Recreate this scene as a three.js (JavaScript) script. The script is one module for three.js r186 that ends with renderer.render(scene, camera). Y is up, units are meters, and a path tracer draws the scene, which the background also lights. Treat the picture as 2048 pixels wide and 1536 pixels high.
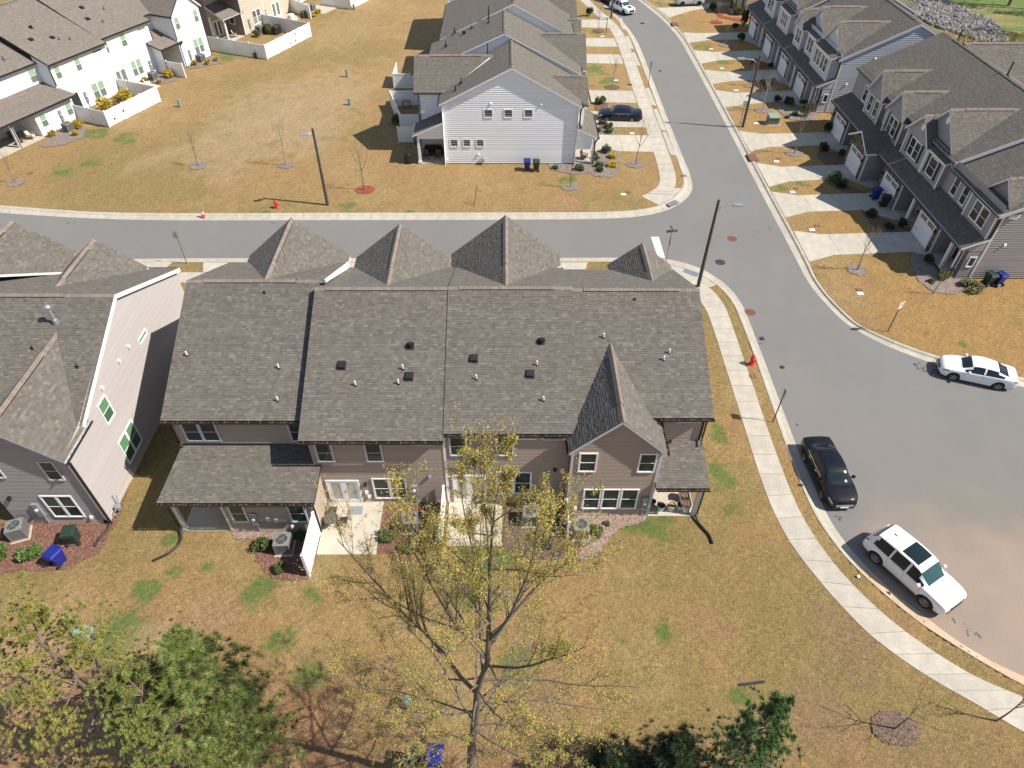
import * as THREE from 'three';
import { mergeGeometries, mergeVertices } from 'three/addons/utils/BufferGeometryUtils.js';
import { ImprovedNoise } from 'three/addons/math/ImprovedNoise.js';

// ---------------------------------------------------------------- camera, sky, sun, exposure
const scene = new THREE.Scene();
const camera = new THREE.PerspectiveCamera(58.69, 4 / 3, 0.5, 3000);
camera.position.set(0, 32, 0);
camera.rotation.x = -THREE.MathUtils.degToRad(44.153);
camera.setViewOffset(2048, 1536, 16, 0, 2048, 1536);
const sunDir = new THREE.Vector3(0.650, 0.749, 0.128).normalize();
{ // clear spring sky with thin haze: deeper blue overhead, pale near the horizon and towards the sun
  const w = 256, h = 128, d = new Float32Array(w * h * 4);
  for (let j = 0; j < h; j++) for (let i = 0; i < w; i++) {
    const el = (j / (h - 1) - .5) * Math.PI, az = (i / w - .5) * 2 * Math.PI, dir = new THREE.Vector3(Math.cos(el) * Math.cos(az), Math.sin(el), Math.cos(el) * Math.sin(az));
    const up = Math.max(0, dir.y), g = Math.pow(1 - up, 2.4), c = dir.dot(sunDir), glow = .10 * Math.pow(Math.max(0, c), 6) + .22 * Math.pow(Math.max(0, c), 60);
    const k = (j * w + i) * 4; d[k] = .132 + .30 * g + glow; d[k + 1] = .20 + .275 * g + glow * .97; d[k + 2] = .325 + .205 * g + glow * .9; d[k + 3] = 1;
  }
  const t = new THREE.DataTexture(d, w, h, THREE.RGBAFormat, THREE.FloatType); t.mapping = THREE.EquirectangularReflectionMapping; t.magFilter = THREE.LinearFilter; t.minFilter = THREE.LinearFilter; t.needsUpdate = true;
  scene.background = t; scene.environment = t;
}
const sun = new THREE.DirectionalLight(new THREE.Color(1.0, 0.94, 0.85), 5.0);
sun.position.copy(sunDir).multiplyScalar(150).add(new THREE.Vector3(0, 0, -60));
sun.target.position.set(0, 0, -60);
sun.castShadow = true; sun.shadow.radius = 1;
Object.assign(sun.shadow.camera, { left: -110, right: 110, top: 110, bottom: -110, near: 1, far: 400 });
sun.shadow.mapSize.set(4096, 4096);
scene.add(sun, sun.target);
const renderer = new THREE.WebGLRenderer({ antialias: true });
renderer.toneMapping = THREE.LinearToneMapping;
renderer.toneMappingExposure = 1.4;
renderer.shadowMap.enabled = true;

// ---------------------------------------------------------------- helpers
let seed = 7;
const rnd = () => { seed = (seed + 0x6D2B79F5) | 0; let t = Math.imul(seed ^ (seed >>> 15), 1 | seed); t = (t + Math.imul(t ^ (t >>> 7), 61 | t)) ^ t; return ((t ^ (t >>> 14)) >>> 0) / 4294967296; };
const rr = (a, b) => a + (b - a) * rnd();
const reseed = (n) => { seed = n * 7919 + 13; };
const perlin = new ImprovedNoise();
const fbm = (x, y, o = 4, z = 0) => { let s = 0, a = .5, f = 1; for (let i = 0; i < o; i++) { s += a * perlin.noise(x * f, y * f, z + i * 7.3); a *= .5; f *= 2; } return s; };
const clamp = (x, a = 0, b = 1) => Math.min(b, Math.max(a, x));
const sstep = (a, b, x) => { const t = clamp((x - a) / (b - a)); return t * t * (3 - 2 * t); };
const lerp = (a, b, t) => a + (b - a) * t;
const mix3 = (a, b, t) => [lerp(a[0], b[0], t), lerp(a[1], b[1], t), lerp(a[2], b[2], t)];
const vsub = (a, b) => [a[0] - b[0], a[1] - b[1], a[2] - b[2]];
const vadd = (a, b, k = 1) => [a[0] + b[0] * k, a[1] + b[1] * k, a[2] + b[2] * k];
const vdot = (a, b) => a[0] * b[0] + a[1] * b[1] + a[2] * b[2];
const vcross = (a, b) => [a[1] * b[2] - a[2] * b[1], a[2] * b[0] - a[0] * b[2], a[0] * b[1] - a[1] * b[0]];
const vnorm = (a) => { const l = Math.hypot(...a) || 1; return [a[0] / l, a[1] / l, a[2] / l]; };
const taken = {};
const numbered = (n) => { n = n.replace(/_\d{3,}$/, ''); const k = taken[n] = (taken[n] ?? -1) + 1; return k ? `${n}_${String(k).padStart(3, '0')}` : n; };
function tag(o, label, category, group, kind) {
  if (label) o.userData.label = label; if (category) o.userData.category = category;
  if (group) o.userData.group = group; if (kind) o.userData.kind = kind; return o;
}
let ORG = [0, 0, 0];
function thing(name, label, category, x = 0, z = 0, turn = 0, group, y = 0) {
  const o = new THREE.Group(); o.name = numbered(name); o.position.set(x, y, z); o.rotation.y = turn;
  tag(o, label, category, group); scene.add(o); ORG = [0, 0, 0]; return o;
}
function dup(src, x, z, turn, label, group, scale = 1, y = 0) {
  const r = src.clone(); r.name = numbered(src.name); r.position.set(x, y, z); r.rotation.y = turn;
  r.userData = { ...src.userData }; if (label) r.userData.label = label; if (group) r.userData.group = group;
  if (scale !== 1) r.scale.setScalar(scale); scene.add(r); return r;
}
const sub = (parent, name) => { const g = new THREE.Group(); g.name = name; parent.add(g); return g; };
// collects faces; build() makes ONE named mesh, in coordinates relative to ORG
class MB {
  constructor() { this.p = []; this.n = []; this.c = []; this.uv = null; this.col = [1, 1, 1]; this.tinted = false; }
  color(c) { this.col = c; this.tinted = true; return this; }
  v(a, n) { this.p.push(a[0] - ORG[0], a[1] - ORG[1], a[2] - ORG[2]); this.n.push(n[0], n[1], n[2]); this.c.push(this.col[0], this.col[1], this.col[2]); }
  tri(a, b, c, n) { const g = vcross(vsub(b, a), vsub(c, a)); if (!n) n = vnorm(g); else if (vdot(g, n) < 0) { const q = b; b = c; c = q; } this.v(a, n); this.v(b, n); this.v(c, n); return this; }
  quad(a, b, c, d) { const n = vnorm(vcross(vsub(c, a), vsub(d, b))); this.tri(a, b, c, n); this.tri(a, c, d, n); return this; }
  box(x0, x1, y0, y1, z0, z1) { return this.hexa([[x0, y0, z0], [x1, y0, z0], [x1, y0, z1], [x0, y0, z1]], [[x0, y1, z0], [x1, y1, z0], [x1, y1, z1], [x0, y1, z1]]); }
  hexa(b, t) { const k = b.length; for (let i = 0; i < k; i++) { const j = (i + 1) % k; this.quad(b[j], b[i], t[i], t[j]); }
    for (let i = 1; i < k - 1; i++) { this.tri(t[0], t[i + 1], t[i]); this.tri(b[0], b[i], b[i + 1]); } return this; }
  rbox(x0, x1, y0, y1, z0, z1, r = .02) { // box with chamfered upright edges and top
    const B = (i, y) => [[x0 + r, y, z0 + i], [x1 - r, y, z0 + i], [x1 - i, y, z0 + r], [x1 - i, y, z1 - r], [x1 - r, y, z1 - i], [x0 + r, y, z1 - i], [x0 + i, y, z1 - r], [x0 + i, y, z0 + r]];
    const a = B(0, y0), b = B(0, y1 - r), c = B(r, y1);
    for (let i = 0; i < 8; i++) { const j = (i + 1) % 8; this.quad(a[j], a[i], b[i], b[j]); this.quad(b[j], b[i], c[i], c[j]); }
    for (let i = 1; i < 7; i++) { this.tri(c[0], c[i + 1], c[i]); this.tri(a[0], a[i], a[i + 1]); } return this;
  }
  obox(c, ax, ay, az) { // oriented box: centre + three half axes
    const q = (i, j, k) => [0, 1, 2].map(m => c[m] + ax[m] * i + ay[m] * j + az[m] * k);
    return this.hexa([q(-1, -1, -1), q(1, -1, -1), q(1, -1, 1), q(-1, -1, 1)], [q(-1, 1, -1), q(1, 1, -1), q(1, 1, 1), q(-1, 1, 1)]);
  }
  tube(pts, rad, seg = 8, caps = true) {
    const R = i => Array.isArray(rad) ? rad[i] : rad; let prev = null, u = null; const N = pts.length;
    const ring = [];
    for (let i = 0; i < N; i++) {
      const t = vnorm(vsub(pts[Math.min(i + 1, N - 1)], pts[Math.max(i - 1, 0)]));
      if (!u) u = vnorm(vcross(t, Math.abs(t[1]) < .9 ? [0, 1, 0] : [1, 0, 0])); else u = vnorm(vsub(u, t.map(x => x * vdot(u, t))));
      const w = vcross(t, u); const r = [];
      for (let k = 0; k < seg; k++) { const a = k / seg * 6.28318, ca = Math.cos(a), sa = Math.sin(a); const d = [u[0] * ca + w[0] * sa, u[1] * ca + w[1] * sa, u[2] * ca + w[2] * sa]; r.push([vadd(pts[i], d, R(i)), d]); }
      ring.push(r);
    }
    for (let i = 0; i < N - 1; i++) for (let k = 0; k < seg; k++) {
      const a = ring[i][k], b = ring[i][(k + 1) % seg], c = ring[i + 1][(k + 1) % seg], d = ring[i + 1][k];
      this.v(a[0], a[1]); this.v(b[0], b[1]); this.v(c[0], c[1]); this.v(a[0], a[1]); this.v(c[0], c[1]); this.v(d[0], d[1]);
    }
    if (caps) for (const e of [0, N - 1]) for (let k = 1; k < seg - 1; k++) this.tri(ring[e][0][0], ring[e][k][0], ring[e][k + 1][0]);
    return this;
  }
  lathe(prof, cx, cy, cz, seg = 16) { // prof: [radius, height]
    for (let i = 0; i < prof.length - 1; i++) { const [r0, y0] = prof[i], [r1, y1] = prof[i + 1]; const nl = vnorm([y1 - y0, r0 - r1, 0]);
      for (let k = 0; k < seg; k++) { const a = k / seg * 6.28318, b = (k + 1) / seg * 6.28318; const P = (r, y, t) => [cx + r * Math.cos(t), cy + y, cz + r * Math.sin(t)], Nn = t => [nl[0] * Math.cos(t), nl[1], nl[0] * Math.sin(t)];
        const q = [[P(r0, y0, a), Nn(a)], [P(r0, y0, b), Nn(b)], [P(r1, y1, b), Nn(b)], [P(r1, y1, a), Nn(a)]];
        for (const m of [0, 2, 1, 0, 3, 2]) this.v(q[m][0], q[m][1]); } } return this;
  }
  build(name, mat, parent, kind, uvscale = 1) {
    const g = new THREE.BufferGeometry();
    g.setAttribute('position', new THREE.Float32BufferAttribute(this.p, 3));
    g.setAttribute('normal', new THREE.Float32BufferAttribute(this.n, 3));
    if (this.tinted) { g.setAttribute('color', new THREE.Float32BufferAttribute(this.c, 3)); mat = tintable(mat); }
    const uv = new Float32Array(this.p.length / 3 * 2);
    for (let i = 0; i < uv.length / 2; i++) { const x = this.p[3 * i], y = this.p[3 * i + 1], z = this.p[3 * i + 2], nx = Math.abs(this.n[3 * i]), ny = Math.abs(this.n[3 * i + 1]), nz = Math.abs(this.n[3 * i + 2]);
      if (ny >= nx && ny >= nz) { uv[2 * i] = x; uv[2 * i + 1] = z; } else if (nx > nz) { uv[2 * i] = z; uv[2 * i + 1] = y; } else { uv[2 * i] = x; uv[2 * i + 1] = y; }
      uv[2 * i] *= uvscale; uv[2 * i + 1] *= uvscale; }
    g.setAttribute('uv', new THREE.BufferAttribute(uv, 2));
    const m = new THREE.Mesh(g, mat); m.castShadow = m.receiveShadow = true;
    m.name = parent ? name : numbered(name); (parent || scene).add(m); if (kind) m.userData.kind = kind; return m;
  }
}
const tints = new Map();
function tintable(m) { if (m.vertexColors) return m; if (!tints.has(m)) { const c = m.clone(); c.vertexColors = true; tints.set(m, c); } return tints.get(m); }
const mb = () => new MB();

// ---------------------------------------------------------------- textures and materials (linear colours)
function tex(n, f, size, srgb) { // f(i,j) -> [r,g,b] 0..1
  const d = new Uint8Array(n * n * 4); for (let j = 0; j < n; j++) for (let i = 0; i < n; i++) { const c = f(i / n, j / n), k = (j * n + i) * 4; d[k] = clamp(c[0]) * 255; d[k + 1] = clamp(c[1]) * 255; d[k + 2] = clamp(c[2]) * 255; d[k + 3] = 255; }
  const t = new THREE.DataTexture(d, n, n); t.wrapS = t.wrapT = THREE.RepeatWrapping; t.magFilter = THREE.LinearFilter; t.minFilter = THREE.LinearMipmapLinearFilter; t.generateMipmaps = true;
  t.repeat.set(1 / size, 1 / size); if (srgb) t.colorSpace = THREE.SRGBColorSpace; t.needsUpdate = true; return t;
}
// noise that tiles with period 1 (fr cells)
const tn = (u, v, fr, z = 0) => { const w = (a, b) => perlin.noise(a * fr, b * fr, z); const x = u, y = v; const sx = sstep(.8, 1, x), sy = sstep(.8, 1, y);
  return lerp(lerp(w(x, y), w(x - 1, y), sx), lerp(w(x, y - 1), w(x - 1, y - 1), sx), sy); };
const M = (c, rough = .8, o = {}) => new THREE.MeshStandardMaterial({ color: new THREE.Color().setRGB(...c), roughness: rough, metalness: 0, side: THREE.DoubleSide, ...o });
const G = (c, rough) => new THREE.MeshPhysicalMaterial({ color: new THREE.Color().setRGB(...c), roughness: rough, specularIntensity: .55, side: THREE.DoubleSide });
const grains = (() => { reseed(3); const n = 512, h = new Float32Array(n * n); for (let i = 0; i < n * n; i++) h[i] = rnd(); return { n, h }; })();
const grain = (u, v, k = 1) => grains.h[((Math.floor(v * grains.n * k) & 511) * 512) + (Math.floor(u * grains.n * k) & 511)];
const asphaltTex = tex(512, (u, v) => { const g = .86 + .12 * grain(u, v) + .05 * tn(u, v, 40); return [g, g, g]; }, 2.6, true);
const asphaltBump = tex(512, (u, v) => { const g = grain(u, v) * .7 + .3 * (tn(u, v, 60) + .5); return [g, g, g]; }, 2.6);
const concTex = tex(512, (u, v) => { const g = .90 + .05 * grain(u, v) + .07 * tn(u, v, 5) + .05 * tn(u, v, 20, 4); return [g, g * .995, g * .985]; }, 3.1, true);
// dormant grass: short strokes of many straws, laid over each other
const lawnTex = (() => { reseed(11); const n = 1024, h = new Float32Array(n * n).fill(.34), r = new Float32Array(n * n);
  for (let k = 0; k < 52000; k++) { const x = rnd() * n, y = rnd() * n, a = rnd() * 6.283, L = rr(6, 20), tone = rr(.15, 1), hu = rnd(); const wid = rnd() < .3 ? 2 : 1;
    for (let s = 0; s < L; s++) for (let w = 0; w < wid; w++) { const i = (Math.floor(x + Math.cos(a) * s + w) & 1023), j = (Math.floor(y + Math.sin(a) * s) & 1023), q = j * n + i; h[q] = lerp(h[q], tone, .75); r[q] = hu; } }
  const f = (u, v) => { const q = Math.floor(v * n) * n + Math.floor(u * n); const big = tn(u, v, 6) * .10 + tn(u, v, 16, 3) * .16 + tn(u, v, 38, 5) * .22 + tn(u, v, 76, 9) * .16; return [h[q], r[q], big]; };
  const col = tex(n, (u, v) => { const [a, b, c] = f(u, v); const g = clamp(.58 + .42 * a + c * .55, .15, 1.0); return [g, g * (.985 + .03 * b), g * (.93 + .1 * b)]; }, 4.3, true);
  const bump = tex(n, (u, v) => { const [a, , c] = f(u, v); const g = a * .6 + .2 + c; return [g, g, g]; }, 4.3); return { col, bump }; })();
const mat = {
  ground: M([1, 1, 1], .95, { map: lawnTex.col, bumpMap: lawnTex.bump, bumpScale: .09, vertexColors: true }),
  asphalt: M([1, 1, 1], .9, { map: asphaltTex, bumpMap: asphaltBump, bumpScale: .006, vertexColors: true }),
  concrete: M([.515, .478, .415], .9, { map: concTex }),
  patio: M([.56, .51, .43], .9, { map: concTex }),
  curb: M([.50, .46, .39], .9, { map: concTex }),
  clayCurb: M([.60, .44, .32], .9, { map: concTex }),
  shingle: M([1, 1, 1], .93, { vertexColors: true }),
  fasciaDark: M([.035, .03, .027], .6), fasciaGrey: M([.48, .50, .52], .6), fasciaWhite: M([.74, .75, .77], .55), fasciaTan: M([.36, .33, .30], .6),
  sidTan: M([.365, .295, .242], .6), sidMauve: M([.40, .365, .355], .6), sidWhite: M([.87, .88, .90], .55), sidTWhite: M([.79, .80, .82], .55), sidGrey: M([.33, .30, .295], .6), sidGreyBlue: M([.48, .49, .52], .6), sidBeige: M([.52, .45, .36], .6), sidBrown: M([.22, .185, .165], .62), sidTaupe: M([.28, .262, .268], .6),
  white: M([.80, .80, .80], .45), vinyl: M([.80, .80, .80], .35), offwhite: M([.68, .66, .62], .5), greyTrim: M([.52, .54, .58], .5),
  black: M([.015, .015, .016], .5), gutter: M([.028, .022, .018], .45), rubber: M([.02, .02, .021], .8), shutter: M([.02, .02, .022], .6),
  paneDark: G([.035, .048, .044], .05), paneGreen: G([.13, .27, .14], .08), paneMid: G([.055, .085, .06], .07), paneGrey: G([.07, .085, .08], .07), paneTgreen: M([.28, .42, .28], .1), paneTgrey: M([.15, .19, .17], .1),
  glassWhite: M([.45, .45, .42], .08), porchCeil: M([.7, .69, .66], .7),
  galv: M([.55, .60, .66], .35, { metalness: .75 }), steel: M([.42, .44, .45], .4, { metalness: .7 }), acPaint: M([.20, .197, .19], .5), acDark: M([.05, .05, .05], .7), meter: M([.24, .26, .28], .5), pvc: M([.78, .78, .76], .4),
  cBlue: M([.012, .022, .21], .45), cGreen: M([.022, .045, .032], .5), greenBox: M([.115, .175, .135], .55), greenBoxLit: M([.21, .29, .235], .55),
  bark: M([.30, .27, .235], .95, { vertexColors: true }), barkPine: M([.20, .14, .105], .95), twig: M([.22, .17, .14], .95), twigLight: M([.33, .28, .25], .95),
  leaf: M([1, 1, 1], .75, { vertexColors: true }), red: M([.55, .03, .02], .4), orange: M([.62, .09, .03], .5), woodPole: M([.085, .07, .055], .9), woodPoleLit: M([.15, .125, .095], .9), wood: M([.33, .2, .1], .7), iron: M([.06, .045, .04], .6), rust: M([.17, .075, .05], .85), grateDark: M([.03, .03, .03], .8),
  tableTop: M([.11, .10, .095], .5), brown: M([.10, .055, .035], .8), wicker: M([.10, .06, .045], .8), cushion: M([.62, .58, .5], .9), bbq: M([.014, .014, .015], .55), soil: M([.07, .045, .03], 1), mulchMat: M([1, 1, 1], 1, { vertexColors: true }), stone: M([1, 1, 1], .9, { vertexColors: true }), paint: M([.80, .80, .78], .7), tactile: M([.17, .20, .24], .8), signGreen: M([.015, .16, .14], .5), signRed: M([.33, .05, .06], .5), signBack: M([.55, .55, .53], .45), lampGlass: M([.72, .80, .9], .3), terra: M([.6, .57, .52], .7), rockM: M([1, 1, 1], .9, { vertexColors: true }),
};
// ---------------------------------------------------------------- building kit
const fz = (d, s) => (u, y, o = 0) => [u, y, d + s * o];   // a wall in a plane z = d that faces s
const fx = (d, s) => (u, y, o = 0) => [d + s * o, y, u];   // a wall in a plane x = d
function fbox(m, F, u0, u1, y0, y1, o0, o1) { return m.hexa([F(u0, y0, o0), F(u1, y0, o0), F(u1, y0, o1), F(u0, y0, o1)], [F(u0, y1, o0), F(u1, y1, o0), F(u1, y1, o1), F(u0, y1, o1)]); }
function span(poly, y) { let a = 1e9, b = -1e9; for (let i = 0; i < poly.length; i++) { const p = poly[i], q = poly[(i + 1) % poly.length]; const lo = Math.min(p[1], q[1]), hi = Math.max(p[1], q[1]);
  if (y < lo - 1e-6 || y > hi + 1e-6) continue; if (hi - lo < 1e-6) { a = Math.min(a, p[0], q[0]); b = Math.max(b, p[0], q[0]); continue; } const x = p[0] + (q[0] - p[0]) * clamp((y - p[1]) / (q[1] - p[1])); a = Math.min(a, x); b = Math.max(b, x); } return [a, b]; }
// lapped siding on a convex polygon [[u, y], ...]
function wall(B, F, poly, material, { lap = .116, plain = false, name = 'wall' } = {}) {
  const m = mb(), lip = lap * .26; const ys = poly.map(p => p[1]); const y0 = Math.min(...ys), y1 = Math.max(...ys);
  if (plain) { for (let i = 1; i < poly.length - 1; i++) m.tri(F(...poly[0]), F(...poly[i]), F(...poly[i + 1])); return m.build(name, material, B); }
  const n = Math.max(1, Math.round((y1 - y0) / lap)), st = (y1 - y0) / n;
  for (let i = 0; i < n; i++) {
    const ya = y0 + i * st, yb = ya + st; const A = span(poly, ya + 1e-4), C = span(poly, yb - 1e-4), D = span(poly, (ya + yb) / 2);
    if (A[1] - A[0] < .01 && C[1] - C[0] < .01) continue;
    const t = .95 + .1 * rnd(); m.color([t, t, t]);
    const P = [F(A[0], ya, lip), F(A[1], ya, lip), F(D[1], yb - .022, .006), F(D[0], yb - .022, .006)];
    m.quad(P[0], P[1], [...F(lerp(A[1], C[1], .82), yb - .022, .006)], [...F(lerp(A[0], C[0], .82), yb - .022, .006)]);
    m.quad(F(lerp(A[0], C[0], .82), yb - .022, .006), F(lerp(A[1], C[1], .82), yb - .022, .006), F(C[1], yb, 0), F(C[0], yb, 0));
    m.quad(F(A[0], ya, 0), F(A[1], ya, 0), F(A[1], ya, lip), F(A[0], ya, lip));
  }
  return m.build(name, material, B);
}
function trimBoards(B, F, list, material, name = 'corner_board') { for (const [u0, u1, y0, y1] of list) { const m = mb(); fbox(m, F, u0, u1, y0, y1, 0, .045); m.build(name, material, B); } }
// shingle colours (weathered wood)
const SH = { main: [[0.132, 0.117, 0.100], [0.114, 0.101, 0.086], [0.124, 0.110, 0.094], [0.164, 0.145, 0.124], [0.143, 0.126, 0.108], [0.106, 0.094, 0.080]], mid: [[0.142, 0.125, 0.106], [0.130, 0.115, 0.097], [0.137, 0.120, 0.102], [0.162, 0.143, 0.121], [0.149, 0.131, 0.111], [0.125, 0.110, 0.093]], warm: [[0.195, 0.167, 0.143], [0.181, 0.155, 0.133], [0.189, 0.162, 0.139], [0.218, 0.187, 0.160], [0.203, 0.174, 0.149], [0.176, 0.150, 0.129]] };
// a roof plane: convex polygon, first edge along the eave; courses of separate tabs on a slab
function roof(B, pts, { tone = 'main', fascia = mat.fasciaDark, ex = .14, thick = .17, tab = [.13, .30], parent } = {}) {
  const G = parent || sub(B, 'roof'); const e = vnorm(vsub(pts[1], pts[0])); let n = null;
  for (let i = 2; i < pts.length && !n; i++) { const c = vcross(vsub(pts[1], pts[0]), vsub(pts[i], pts[0])); if (Math.hypot(...c) > 1e-3) n = vnorm(c); }
  if (n[1] < 0) n = n.map(x => -x); let up = vcross(n, e); if (up[1] < 0) up = up.map(x => -x);
  const o = pts[0], q = pts.map(p => { const d = vsub(p, o); return [vdot(d, e), vdot(d, up)]; });
  const P = (u, v, h) => [0, 1, 2].map(k => o[k] + e[k] * u + up[k] * v + n[k] * h);
  const s = mb(); const top = q.map(([u, v]) => P(u, v, -.012)), bot = top.map(p => [p[0], p[1] - thick, p[2]]); s.hexa(bot, top); s.build('fascia', fascia, G);
  const m = mb(), pal = SH[tone]; const vs = q.map(p => p[1]), v0 = Math.min(...vs), v1 = Math.max(...vs); const rows = Math.max(1, Math.round((v1 - v0) / ex)), st = (v1 - v0) / rows;
  for (let r = 0; r < rows; r++) {
    const va = v0 + r * st, vb = va + st; const A = span(q, va + 1e-4), C = span(q, vb - 1e-4); const a0 = Math.min(A[0], C[0]), a1 = Math.max(A[1], C[1]);
    const rowTone = .96 + .08 * rnd();
    let u = a0 - rnd() * .3;
    while (u < a1) {
      const w = rr(...tab), x0 = Math.max(u, a0), x1 = Math.min(u + w, a1); u += w; if (x1 - x0 < .015) continue;
      const cl = (x, S) => clamp(x, S[0], S[1]); const b0 = cl(x0, A), b1 = cl(x1, A), t0 = cl(x0, C), t1 = cl(x1, C); if (b1 - b0 < .004 && t1 - t0 < .004) continue;
      const k = rnd(), c = pal[k < .30 ? 0 : k < .5 ? 1 : k < .7 ? 2 : k < .80 ? 3 : k < .93 ? 4 : 5], f = rowTone * rr(.92, 1.08); m.color([c[0] * f, c[1] * f, c[2] * f]);
      const h = .013 + .013 * rnd();
      m.quad(P(b0, va, h), P(b1, va, h), P(t1, vb + .01, .003), P(t0, vb + .01, .003));
      m.quad(P(b0, va, -.01), P(b1, va, -.01), P(b1, va, h), P(b0, va, h));
    }
  }
  m.build('shingles', mat.shingle, G, 'stuff'); return G;
}
// ridge caps between two points, with a raised vent over the middle part [t0, t1]
function ridge(B, a, b, side, slope, vent = [.18, .82], w = .16) { // side: horizontal unit vector across the ridge
  const d = vsub(b, a), L = Math.hypot(...d), t = vnorm(d); const m = mb(); const n = Math.max(2, Math.round(L / .2));
  const at = (k, off, h) => [a[0] + t[0] * k + side[0] * off, a[1] + t[1] * k - Math.abs(off) * slope + h, a[2] + t[2] * k + side[2] * off];
  for (let i = 0; i < n; i++) { const k0 = L * i / n, k1 = L * (i + 1) / n + .03; const f = (k0 + k1) / 2 / L; const raise = vent && f > vent[0] && f < vent[1]; const h0 = (raise ? .07 : .035), h1 = h0 - .012; const c = rr(.85, 1.12); m.color([.205 * c, .165 * c, .138 * c]);
    for (const s of [-1, 1]) m.quad(at(k0, 0, h0 + .01), at(k0, s * w, h0), at(k1, s * w, h1), at(k1, 0, h1 + .01)); }
  const g = m.build('ridge_cap', mat.shingle, B, 'stuff');
  if (vent) { const v = mb(); const k0 = L * vent[0], k1 = L * vent[1]; for (const s of [-1, 1]) v.quad(at(k0, s * (w + .002), .066), at(k1, s * (w + .002), .066), at(k1, s * (w + .012), -.01), at(k0, s * (w + .012), -.01));
    v.quad(at(k0, -w, .068), at(k0, w, .068), at(k0, w, -.01), at(k0, -w, -.01)); v.quad(at(k1, -w, .068), at(k1, w, .068), at(k1, w, -.01), at(k1, -w, -.01)); v.build('ridge_vent', mat.black, B); }
  return g;
}
function gutter(B, a, b, out, leaves = true, material = mat.gutter) { // along an eave, out: horizontal unit vector
  const d = vsub(b, a), L = Math.hypot(...d), t = vnorm(d); const m = mb(); const c = (k, o, h) => [a[0] + t[0] * k + out[0] * o, a[1] + t[1] * k + h, a[2] + t[2] * k + out[2] * o];
  const bar = (k0, k1, o0, o1, h0, h1) => m.hexa([c(k0, o0, h0), c(k1, o0, h0), c(k1, o1, h0), c(k0, o1, h0)], [c(k0, o0, h1), c(k1, o0, h1), c(k1, o1, h1), c(k0, o1, h1)]);
  bar(0, L, .005, .125, -.13, -.115); bar(0, L, .108, .125, -.115, -.012);
  const g = m.build('gutter', material, B);
  if (leaves) { const l = mb(); for (let k = 0; k < L; k += .06) { const f = fbm(k * .7 + a[0], a[2], 2); if (f < -.1) continue; const q = rr(.5, 1.1); l.color(rnd() < .75 ? [.24 * q, .10 * q, .045 * q] : [.3 * q, .24 * q, .12 * q]); const o = rr(.02, .07), h = rr(-.105, -.03); l.tri(c(k, o, h), c(k + .08, o + rr(-.02, .04), h + rr(0, .02)), c(k + rr(0, .06), o + .045, h)); } l.build('leaf_litter', mat.leaf, g, 'stuff');
    const s = mb(); for (let k = .3; k < L; k += .62) { s.hexa([c(k, .0, -.03), c(k + .014, 0, -.03), c(k + .014, .126, -.03), c(k, .126, -.03)], [c(k, 0, -.016), c(k + .014, 0, -.016), c(k + .014, .126, -.012), c(k, .126, -.012)]); } s.build('gutter_hanger', mat.meter, g, 'stuff'); }
  return g;
}
function downspout(B, pts, material = mat.gutter, w = .04) { const m = mb(); for (let i = 0; i < pts.length - 1; i++) { const a = pts[i], b = pts[i + 1], t = vnorm(vsub(b, a)); const s = vnorm(Math.abs(t[1]) > .9 ? [1, 0, 0] : vcross(t, [0, 1, 0])), u = vcross(t, s), h = Math.hypot(...vsub(b, a)) / 2 + w * .6; m.obox([0, 1, 2].map(k => (a[k] + b[k]) / 2), s.map(x => x * w), t.map(x => x * h), u.map(x => x * w)); } return m.build('downspout', material, B); }
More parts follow.
